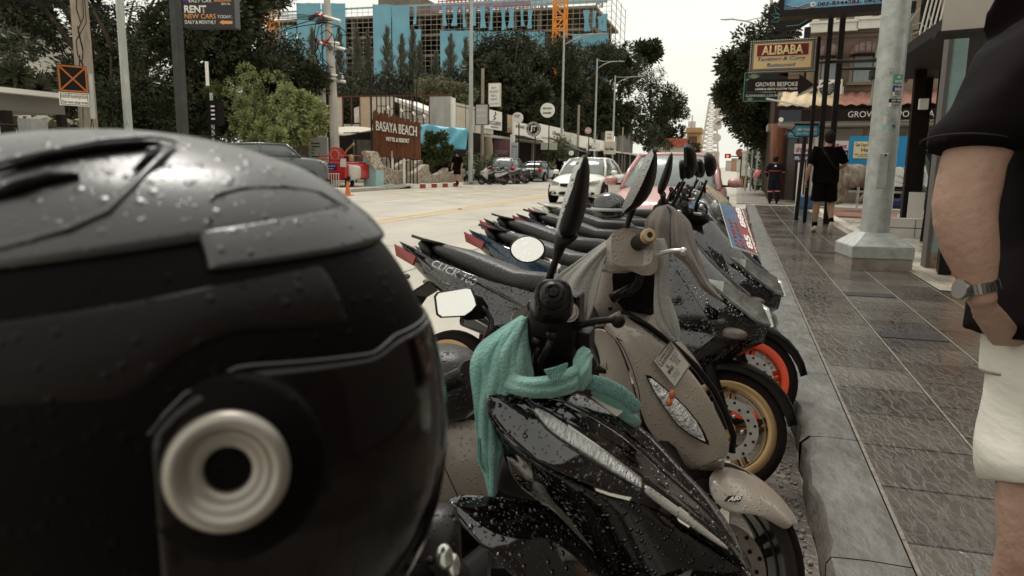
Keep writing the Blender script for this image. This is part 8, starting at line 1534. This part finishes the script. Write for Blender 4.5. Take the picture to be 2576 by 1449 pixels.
dpx=(pc-CAM).dot(FW)/FPX*.94
MB().lathe([(158*dpx,.004),(160*dpx,.008),(150*dpx,.0105),(128*dpx,.0115),(112*dpx,.0095),(104*dpx,.006),(86*dpx,.005),(66*dpx,.006),(60*dpx,.004),(58*dpx,-.002)],pc,nrm,64).build('metal_ring',mat('satin metal',(.34,.31,.27),.40,metal=.75),t,smooth=True)
MB().lathe([(0,.002),(58*dpx,.002)],pc,nrm,32).build('ring_centre',M_hside,t)
v0=MB();
cw=lambda L_,off:[hit(u,v,1.030)+(hit(u,v,1.030)-HC).normalized()*off for u,v in L_]
for nm,L_,w_ in(('vent_slot',[(10,462),(120,430),(250,405),(340,396),(398,392)],17),('vent_slot',[(-40,540),(60,505),(140,482),(205,474)],24),('vent_slot',[(405,395),(375,425),(335,460)],12)):
 P_=cw(L_,.006);MB().tube(P_,[w_*dpx*.3]+[w_*dpx]*(len(P_)-2)+[w_*dpx*.35],8,flat=1.0).build(nm,M_hside,t,smooth=True)
P_=cw([(440,388),(400,425),(330,500),(270,560),(180,600),(80,630),(-30,655)],.006);MB().tube(P_,[6*dpx,12*dpx,15*dpx,16*dpx,16*dpx,16*dpx,16*dpx],8,flat=.6).build('vent_ridge',M_htop,t,smooth=True)
P_=cw([(-30,455),(120,415),(260,385),(380,375),(440,388)],.006);MB().tube(P_,[12*dpx]*4+[6*dpx],8,flat=.6).build('vent_ridge',M_htop,t,smooth=True)
P_=cw([(522,585),(516,545),(535,515),(600,498),(700,492),(790,505),(860,545)],.0055);MB().tube(P_,[5*dpx]*7,8,flat=.5).build('panel_seam',M_hside,t,smooth=True)
SC0=row('black_scooter','black scooter below the big helmet, only a sliver of its wet cowl showing',.02,.36,12,lean=-14,steer=20,mir=(0,0),hb=False,group=None,front=False)
for ch in list(SC0.children):pass
mb=MB();mb.loft([(U(1060,1480,.62),RT*.03,UP*.04,3),(U(1110,1380,.64),RT*.02,UP*.035+FW*.01,3),(U(1120,1310,.67),RT*.012,UP*.02+FW*.01,2.5)],14);wp(mb,'front_cowl',M_rub,SC0,smooth=True,sub=1)
mb=MB();mb.tube([U(1020,1700,.70),U(1090,1450,.64)],[.06,.035],14);wp(mb,'leg_shield',M_plast,SC0,smooth=True)
mb=MB().ell(U(1118,1402,.615),(.008,.006,.012),10,8).ell(U(1141,1425,.625),(.006,.006,.012),10,8);wp(mb,'bright_spot',M_chrome,SC0,smooth=True)  # added chrome blobs imitating two bright highlights on the cowl
mb=MB().tube([U(1090,1450,.64),U(700,1500,.50),U(330,1460,.42)],.013,10);wp(mb,'handlebar',M_plast,SC0,smooth=True)
def skin(nm,c1=(.34,.20,.13)):return mat(nm,c1,.55,var=.10,vscale=9,spec=.35)
M_skin=skin('skin');M_skinl=skin('light skin',(.50,.33,.24));M_hair=mat('black hair',(.010,.007,.006),.7,bump=.6,bscale=120);M_tee=mat('black jersey',(.004,.0022,.0022),.9,bump=.3,bscale=9,spec=.05);M_short=mat('black shorts',(.0035,.002,.002),.9,bump=.3,bscale=12,spec=.1)
M_shoe=mat('white sneaker',(.55,.50,.42),.6,var=.15,vscale=30)
def rm(o,vox,it=4):
 r=o.modifiers.new('remesh','REMESH');r.mode='VOXEL';r.voxel_size=vox;r.use_smooth_shade=True;s=o.modifiers.new('smooth','SMOOTH');s.factor=.5;s.iterations=it;return o
def head(mb,c0,s=1.0,fwd=Vector((0,1,0))):
 r=fwd.cross(Zv).normalized();M=Matrix((r,fwd,Zv)).transposed();mb.ell(c0,(.076*s,.096*s,.115*s),18,14,M);mb.ell(c0+fwd*.025*s-Zv*.055*s,(.055*s,.065*s,.06*s),14,10,M);mb.ell(c0+fwd*.098*s-Zv*.015*s,(.013*s,.018*s,.024*s),8,6,M)
 for k in(-1,1):mb.ell(c0+r*k*.078*s-Zv*.005*s-fwd*.005,(.012*s,.022*s,.032*s),8,8,M)
def hand(mb,wr,d,palm_n,s=1.0,curl=.6):
 d=d.normalized();sd=d.cross(palm_n).normalized();pn=sd.cross(d).normalized();mb.loft([(wr,sd*-.026*s,pn*.019*s),(wr+d*.045*s,sd*-.038*s,pn*.016*s,2.5),(wr+d*.085*s,sd*-.040*s,pn*.013*s,2.5)],12)
 for k,L_ in zip((-1.5,-.5,.5,1.5),(.062,.074,.070,.055)):
  a=wr+d*.082*s+sd*.0195*k*s;b=a+(d*cos(curl)+pn*sin(curl))*L_*.42*s;c_=b+(d*cos(curl*2.1)+pn*sin(curl*2.1))*L_*.33*s;e=c_+(d*cos(curl*3.0)+pn*sin(curl*3.0))*L_*.27*s;mb.tube([a-d*.01*s,b,c_,e],[.0095*s,.009*s,.008*s,.0065*s],8)
 a=wr+d*.03*s+sd*.028*s;b=a+(d*.6+sd*.6+pn*.4).normalized()*.038*s;mb.tube([wr+d*.02*s+sd*.01*s,a,b,b+(d*.8+pn*.6-sd*.1).normalized()*.03*s],[.013*s,.013*s,.0105*s,.008*s],8)
def person(label,loc,rz,H,J,top,bottom,skn=M_skin,vox=.012,sleeve='short',legs='short',hairc=True,shoes=M_shoe,extras=None,belly=1.0,collar=None):
 k=H/1.7;t=thing('person',label,'person',loc,rz,local=True);V=lambda*q:Vector(q)*k;J={a:Vector(b)*k for a,b in J.items()}
 b=MB();b.tube([J['neck']-V(0,0,.06),J['neck'],J['head']-V(0,0,.06)],[.065*k,.055*k,.055*k],12);head(b,J['head'],k,J.get('look',Vector((0,1,0))))
 hip=J['hip'];b.tube([hip+V(0,0,-.05),hip+V(0,0,.12),J['neck']-V(0,0,.16),J['neck']-V(0,0,.05)],[.10*k,.10*k,.105*k,.06*k],14)
 for s in 'LR':
  sx=-1 if s=='L' else 1;sh,el,wr=J['sh'+s],J['el'+s],J['wr'+s];kn,an=J['kn'+s],J['an'+s];hp=hip+V(sx*.095,0,0)
  b.tube([J['neck']-V(0,0,.07),sh,sh.lerp(el,.5),el,el.lerp(wr,.3),wr],[.05*k,.052*k,.045*k,.038*k,.040*k,.026*k],10);hand(b,wr,(wr-el),J.get('pn'+s,Vector((-sx,.1,0))),k*.95)
  b.tube([hp,hp.lerp(kn,.5),kn,kn.lerp(an,.3),kn.lerp(an,.65),an],[.075*k,.072*k,.054*k,.057*k,.045*k,.034*k],12)
 rm(b.build('body',skn,t,smooth=True),vox*k,3)
 if hairc:
  h=MB();hc=J['head']+V(0,0,.018)-J.get('look',Vector((0,1,0)))*.012*k;h.ell(hc,(.090*k,.106*k,.116*k),18,12);h.ell(hc-J.get('look',Vector((0,1,0)))*.03*k-V(0,0,.04),(.074*k,.070*k,.08*k),14,10);o=h.build('hair',M_hair,t,smooth=True)
 c_=MB();n0=J['neck'];ch=n0-V(0,0,.20);rgt=Vector((1,0,0))
 c_.loft([(hip+V(0,0,-.08),V(.185,0,0)*belly,V(0,.125,0)*belly),(hip+V(0,0,.12),V(.18,0,0)*belly,V(0,.125,0)*belly),(ch,V(.195,0,0),V(0,.125,0)),(n0-V(0,0,.09),V(.20,0,0),V(0,.105,0)),(n0-V(0,0,.03),V(.12,0,0),V(0,.08,0)),(n0-V(0,0,.0),V(.07,0,0),V(0,.065,0))],20)
 for s in 'LR':
  sh,el,wr=J['sh'+s],J['el'+s],J['wr'+s];end=el.lerp(sh,.12)if sleeve=='short' else wr;c_.tube([n0-V(0,0,.08),sh,sh.lerp(el,.5),sh.lerp(el,.88)]+([]if sleeve=='short' else[el,wr]),[.06*k,.066*k,.070*k,.068*k]+([]if sleeve=='short' else[.056*k,.042*k]),12)
 rm(c_.build('shirt',top,t,smooth=True),vox*k,3)
 q=MB();q.loft([(hip-V(0,0,.10),V(.18,0,0)*belly,V(0,.13,0)*belly),(hip+V(0,0,.07),V(.175,0,0)*belly,V(0,.125,0)*belly)],16)
 for s in 'LR':
  sx=-1 if s=='L' else 1;hp=hip+V(sx*.09,0,-.02);kn,an=J['kn'+s],J['an'+s]
  q.tube([hp,hp.lerp(kn,.5),hp.lerp(kn,.93)]+([]if legs=='short' else[kn,kn.lerp(an,.35),kn.lerp(an,.8),an]),[.100*k,.108*k,.108*k]+([]if legs=='short' else[.085*k,.080*k,.07*k,.07*k]),14)
 rm(q.build('shorts' if legs=='short' else 'trousers',bottom,t,smooth=True),vox*k,3)
 for s in 'LR':
  an=J['an'+s];f=J.get('ft'+s,Vector((0,.9,-.25))).normalized();upf=Vector((0,0,1))if abs(f.z)<.8 else Vector((0,-1,0));
  o=MB().loft([(an-f*.06*k+V(0,0,-.03),V(.032,0,0),upf*.035*k,2.5),(an+V(0,0,-.03),V(.038,0,0),upf*.045*k,2.5),(an+f*.09*k+V(0,0,-.045),V(.044,0,0),upf*.032*k,2.5),(an+f*.19*k+V(0,0,-.055),V(.036,0,0),upf*.020*k,2.5)],14).build('shoe',shoes,t,smooth=True)
  if legs=='short':MB().cyl(an+V(0,0,.0),an.lerp(J['kn'+s],.22),.040*k,.043*k,12).build('sock',M_short,t,smooth=True)
 if extras:extras(t,J,k,V)
 return t
p=at(2062,586,z=.15)
def bag(t,J,k,V):MB().tube([J['shL']+V(.06,-.02,.05),J['neck']+V(-.04,-.135,-.14),J['neck']+V(.08,-.15,-.32),J['hip']+V(.18,-.12,.12)],.02*k,6,flat=.3,upv=(0,1,0)).build('bag_strap',M_blackm,t)
person('man in black tee and shorts with white sneakers walking away past the lamp post',(p.x+.03,p.y+.1,.15),radians(5),1.74,dict(neck=(0,.0,1.43),head=(.02,.03,1.57),hip=(0,0,.93),shL=(-.19,0,1.38),shR=(.19,0,1.38),elL=(-.27,-.06,1.10),wrL=(-.30,.02,.86),elR=(.30,.02,1.13),wrR=(.20,.24,1.06),knL=(-.10,.03,.50),anL=(-.10,.05,.09),knR=(.12,.06,.50),anR=(.12,-.16,.17),ftR=(0,.35,-.9)),M_tee,M_short,extras=bag,belly=1.16,vox=.011)
p=at(1941,513,z=0)
def bands(t,J,k,V):
 red=mat('red reflective band',(.45,.05,.06),.5);mb=MB();mb.lathe([(.206,-.012),(.214,-.012),(.214,.012),(.206,.012)],(0,0,0),n=24,cap=False);mb.v=[(x*k,y*.70*k,J['neck'].z-.26*k+z)for x,y,z in mb.v];mb.build('chest_band',red,t)
 for s in 'LR':
  kn,an=J['kn'+s],J['an'+s];c0=kn.lerp(an,.12);MB().cyl(c0-V(0,0,.02),c0+V(0,0,.02),.092*k,n=16).build('knee_band',mat('pink band',(.5,.2,.2),.5),t)
  el=J['el'+s];MB().cyl(el-V(0,0,.02),el+V(0,0,.02),.068*k,n=12).build('sleeve_band',red,t)
 MB().lathe([(0,.005),(.035,.005)],J['neck']+V(0,-.115,-.09),(0,-1,.3),14).build('back_badge',M_wt,t)
M_cov=mat('navy coverall',(.008,.009,.014),.85,bump=.3,bscale=9,spec=.15)
person('walker in a dark coverall with red bands beyond the man in shorts',(1.22,26.6,.02),radians(2),1.66,dict(neck=(0,.02,1.40),head=(0,.06,1.52),hip=(0,0,.92),shL=(-.19,0,1.35),shR=(.19,0,1.35),elL=(-.27,.02,1.10),wrL=(-.22,.15,.95),elR=(.28,.02,1.10),wrR=(.17,.22,1.08),knL=(-.10,.0,.49),anL=(-.10,0,.09),knR=(.12,.05,.50),anR=(.12,-.07,.12),ftR=(0,.6,-.7)),M_cov,M_cov,sleeve='long',legs='long',extras=bands,shoes=M_blackm,vox=.014)
q=at(1905,437,y=26.5);tag(MB().loft([(q-Vector((.1,0,.14)),(.05,0,0),(0,.05,0),3),(q,(.12,0,0),(0,.08,0),3),(q+Vector((.05,0,.13)),(.08,0,0),(0,.05,0),3)],12).build('pink_bag',mat('pink plastic',(.55,.16,.18),.4,bump=.8,bscale=14,var=.4,vscale=12),smooth=True),'crumpled pink and red bag held at the coverall walker left side','bag')
p=at(1138,462,z=.13)
def cap(t,J,k,V):MB().lathe([(.098,-.01),(.098,.03),(.07,.085),(0,.10)],J['head']+V(0,0,.03),n=18).lathe([(0,.0),(.001,.004)],J['head'],n=4).build('cap',M_blackm,t,smooth=True);MB().prism([J['head']+V(-.07,.06,.03),J['head']+V(.07,.06,.03),J['head']+V(.06,.17,.02),J['head']+V(-.06,.17,.02)],V(0,0,.012)).build('cap_peak',M_blackm,t);MB().box(J['head']+V(0,.095,.0),(.13*k,.02*k,.035*k)).build('sunglasses',M_black,t)
person('man in black tee, shorts and cap walking by the stone wall',(-13.75+.0,36.0,.13),radians(172),1.72,dict(neck=(0,0,1.42),head=(0,.02,1.56),hip=(0,0,.93),shL=(-.20,0,1.37),shR=(.20,0,1.37),elL=(-.27,-.04,1.08),wrL=(-.27,.08,.84),elR=(.28,-.02,1.08),wrR=(.28,.10,.84),knL=(-.10,.05,.50),anL=(-.10,.12,.09),knR=(.11,.02,.49),anR=(.11,-.14,.14)),M_tee,M_short,extras=cap,shoes=M_blackm,vox=.018,belly=1.05)
p=at(1377,440,z=.13)
person('small dark clad person standing by the far parked cars',(-13.4,57.5,.1),radians(180),1.72,dict(neck=(0,0,1.42),head=(0,.02,1.56),hip=(0,0,.93),shL=(-.20,0,1.37),shR=(.20,0,1.37),elL=(-.27,-.04,1.08),wrL=(-.27,.08,.84),elR=(.28,-.02,1.08),wrR=(.28,.10,.84),knL=(-.10,.0,.50),anL=(-.10,.0,.09),knR=(.11,.0,.49),anR=(.11,0,.09)),M_tee,M_short,shoes=M_blackm,vox=.025)
PD=1.28
def Q(u,v,dd_=0):return at(u,v,d=PD+dd_)
t=thing('person','large man at the right edge in black tee, white shorts and steel watch','person',(0.75,1.35,.15))
M_sk2=mat('forearm skin',(.33,.195,.14),.5,col2=(.40,.25,.185),vscale=9,spec=.35,bump=.25,bscale=45)
b=MB()
arm=[((2640,190),.055),((2560,260),.052),((2490,330),.052),((2450,400),.0535),((2437,460),.054),((2426,515),.0535),((2427,560),.0515),((2436,610),.0485),((2449,655),.042),((2458,700),.0325),((2466,735),.026),((2474,765),.025)]
b.tube([Q(*q)for q,r in arm],[r for q,r in arm],20,flat=.92);b.ell(Q(2374,525,.02),(.018,.028,.024),14,10)
w0=Q(2474,765,.01);b.loft([(w0,RT*-.024,FW*.020),(Q(2492,795,.03),RT*-.030,FW*.024,2.5),(Q(2520,835,.06),RT*-.034,FW*.022,2.5),(Q(2545,870,.09),RT*-.034,FW*.018,2.5)],14)
for k,(du,L_)in enumerate(((-22,.05),(-7,.055),(8,.05),(22,.045))):
 a=Q(2600+du,840,.12);b.tube([a,a-UP*L_*.5+FW*.010,a-UP*L_+FW*.03,a-UP*L_*1.2+FW*.05],[.0095,.0095,.009,.007],8)
b.tube([Q(2485,785,.02),Q(2484,808,.03),Q(2496,832,.05),Q(2510,850,.07)],[.011,.011,.010,.008],10)
tc_=lambda du,v,z=None:Q(2680+du,v,.16)
C0=Q(2690,500,.14);X0=C0.x;Y0=C0.y
b.tube([(X0+.03,Y0,.95),(X0+.03,Y0,1.2),(X0+.03,Y0,1.42),(X0,Y0,1.52)],[.10,.11,.10,.06],16);b.tube([(X0,Y0,1.5),(X0,Y0,1.62)],[.06,.058],14);head(b,Vector((X0,Y0+.03,1.72)),1.05,Vector((-.3,.95,0)).normalized())
b.tube([Q(2700,60,.12),Q(2640,190,.05)],[.06,.055],14)
legL=[Q(2600,1120,.1),Q(2598,1260,.08),Q(2592,1350,.06),Q(2590,1420,.07),Q(2592,1520,.09),Q(2596,1640,.11)]
kn_=legL[3];b.tube([(X0+.0,Y0,.95),Q(2650,1050,.10),Q(2630,1180,.09),Q(2618,1300,.075),Q(2612,1400,.07),(kn_.x+.0,kn_.y+.02,.40),(kn_.x,kn_.y+.05,.26)],[.06,.075,.080,.072,.066,.058,.040],16)
b.tube([(X0+.12,Y0+.1,.95),(X0+.13,Y0+.1,.6),(X0+.14,Y0+.05,.26)],[.1,.075,.04],14)
for(fx_,fy_)in((kn_.x,kn_.y+.05),(X0+.14,Y0+.05)):b.loft([((fx_,fy_-.06,.20),(.035,0,0),(0,0,.04)),((fx_,fy_+.05,.20),(.042,0,0),(0,0,.04)),((fx_,fy_+.17,.18),(.035,0,0),(0,0,.02))],12)
rm(b.build('body',M_sk2,t,smooth=True),.006,5)
h=MB().ell((X0+.01,Y0+.01,1.745),(.088,.105,.115),18,12);h.build('hair',M_hair,t,smooth=True)
M_tee2=mat('black cotton tee',(.0050,.0032,.0034),.85,bump=.6,bscale=5,spec=.08,bdetail=3)
def ringrow(cu,cv,dd_,ru,rv):return(Q(cu,cv,dd_),RT*(ru/FPX*PD),FW*rv+UP*.0)
sh_=MB();
for(u,v,wl,dep)in():pass
def loftpx(rows,n=28,e=2.3,cap=False):return MB().loft([(Q(u,v,d_),RT*-(w_/FPX*(PD+d_)),FW*dp+UP*(sl or 0),e)for u,v,d_,w_,dp,sl in rows],n,cap=cap)
tor=loftpx([(2735,20,.18,110,.09,0),(2730,80,.16,170,.12,0),(2720,180,.14,205,.15,0),(2722,330,.13,208,.16,0),(2720,480,.13,205,.165,0),(2718,620,.13,212,.17,0),(2714,740,.11,224,.185,0),(2712,815,.11,230,.19,0),(2712,845,.11,232,.19,.012)],cap=True)
rg=random.Random(8)
tor.v=[(x+.004*sin(z*60+y*22)+.003*sin(z*23+x*40),y+.004*sin(z*47+x*30),z)for x,y,z in tor.v]
sv=MB().loft([(p_,-a_,b_,e_)for p_,a_,b_,e_ in[(Q(2640,-10,.08),(RT*.075+UP*.055),FW*.085,2.2),(Q(2590,65,.04),(RT*.080+UP*.045),FW*.085,2.2),(Q(2550,180,.01),(RT*.076+UP*.022),FW*.080,2.2),(Q(2512,262,.0),(RT*.074+UP*.004),FW*.078,2.2),(Q(2462,335,.0),(RT*.074-UP*.008),FW*.076,2.2),(Q(2437,382,.0),(RT*.0665-UP*.009),FW*.072,2.2)]],28)
sv.v=[(x+.003*sin(z*70+y*25),y+.003*sin(z*60+x*30),z)for x,y,z in sv.v];tor.add(sv.v,sv.f);tor.tube([Q(2600,60,.05),Q(2660,30,.1),(X0,Y0,1.50)],[.085,.10,.085],16);tor.ell((X0+.0,Y0,1.40),(.16,.12,.16),16,10);tor.ell(Q(2640,190,.10),(.10,.11,.15),14,10);tor.ell(Q(2590,200,.05),(.08,.09,.11),14,10);rm(tor.build('shirt',M_tee2,t,smooth=True),.008,4)
mb=MB();mb.tube([Q(2432,362,0)+(RT*.070-UP*.009)*cos(a_)+FW*.0755*sin(a_)for a_ in[k*2*pi/28 for k in range(29)]],.0015,5);mb.build('sleeve_seam',mat('seam',(.02,.016,.015),.8),t)
M_ws=mat('white cotton',(.70,.66,.58),.9,bump=.5,bscale=4.5,var=.07,vscale=4,stretch=(1,1,3.2),bdetail=4)
so_=loftpx([(2730,800,.12,206,.165,0),(2730,860,.12,212,.17,0),(2730,950,.12,218,.175,0)],e=2.3)
so_.build('shorts_top',M_ws,t,smooth=True,solid=.004,sub=1)
lg=loftpx([(2672,860,.11,138,.14,0),(2672,930,.11,145,.14,0),(2674,1010,.11,152,.145,0),(2668,1090,.10,160,.15,0),(2662,1160,.09,168,.15,-.01),(2668,1205,.09,164,.148,-.03),(2668,1216,.09,158,.143,-.032)],n=36)
lg.v=[(x+.006*sin(z*75+y*30)+.004*sin(z*33-x*60),y+.006*sin(z*60+x*50),z+.003*sin(x*40))for x,y,z in lg.v];lg.build('shorts_leg',M_ws,t,smooth=True,solid=.005,sub=1)
l2=MB().loft([((X0+.12,Y0+.08,.98),(.12,0,0),(0,.13,0)),((X0+.14,Y0+.08,.60),(.12,0,0),(0,.13,0))],24,cap=False);l2.build('shorts_leg',M_ws,t,smooth=True,solid=.005)
wc=Q(2464,722,0);ax=(Q(2478,768)-Q(2456,680)).normalized();wt=MB();s1=ax.cross(FW).normalized();s2=ax.cross(s1).normalized()
for k in range(30):
 a_=k*2*pi/30;c_=wc+(s1*cos(a_)*.030+s2*sin(a_)*.028);M3=Matrix(((s1*-sin(a_)+s2*cos(a_)),ax,(s1*cos(a_)+s2*sin(a_)))).transposed();wt.box(c_,(.0056,.018,.0035),0,M3)
wo=wt.build('watch_strap',mat('watch steel',(.22,.21,.20),.25,metal=.95),t);cc=wc-RT*.029-UP*.004;MB().lathe([(0,.008),(.017,.008),(.019,.004),(.019,-.002)],cc,-RT*.95+FW*-.2+UP*.1,24).build('watch_case',mat('watch steel',(.45,.43,.40),.25,metal=.9),t,smooth=True,angle=40)
t=thing('rear_occluder','added unseen dark block behind the camera that darkens reflections','building',(6,-3,.15));MB().b2(3.4,12,-22,7.2,.15,3.9).build('wall',mat('rear occluder wall',(.10,.08,.07),.9,var=.3,vscale=1),t)  # added out of view to block sky light and darken reflections
for k in range(5):MB().b2(3.33,3.39,-20+k*5.2,-16+k*5.2,.2,3.0).build('occluder_panel',mat('occluder_panel',(.14,.13,.12),.6,bump=.6,bscale=4,stretch=(.2,.2,6)),t)
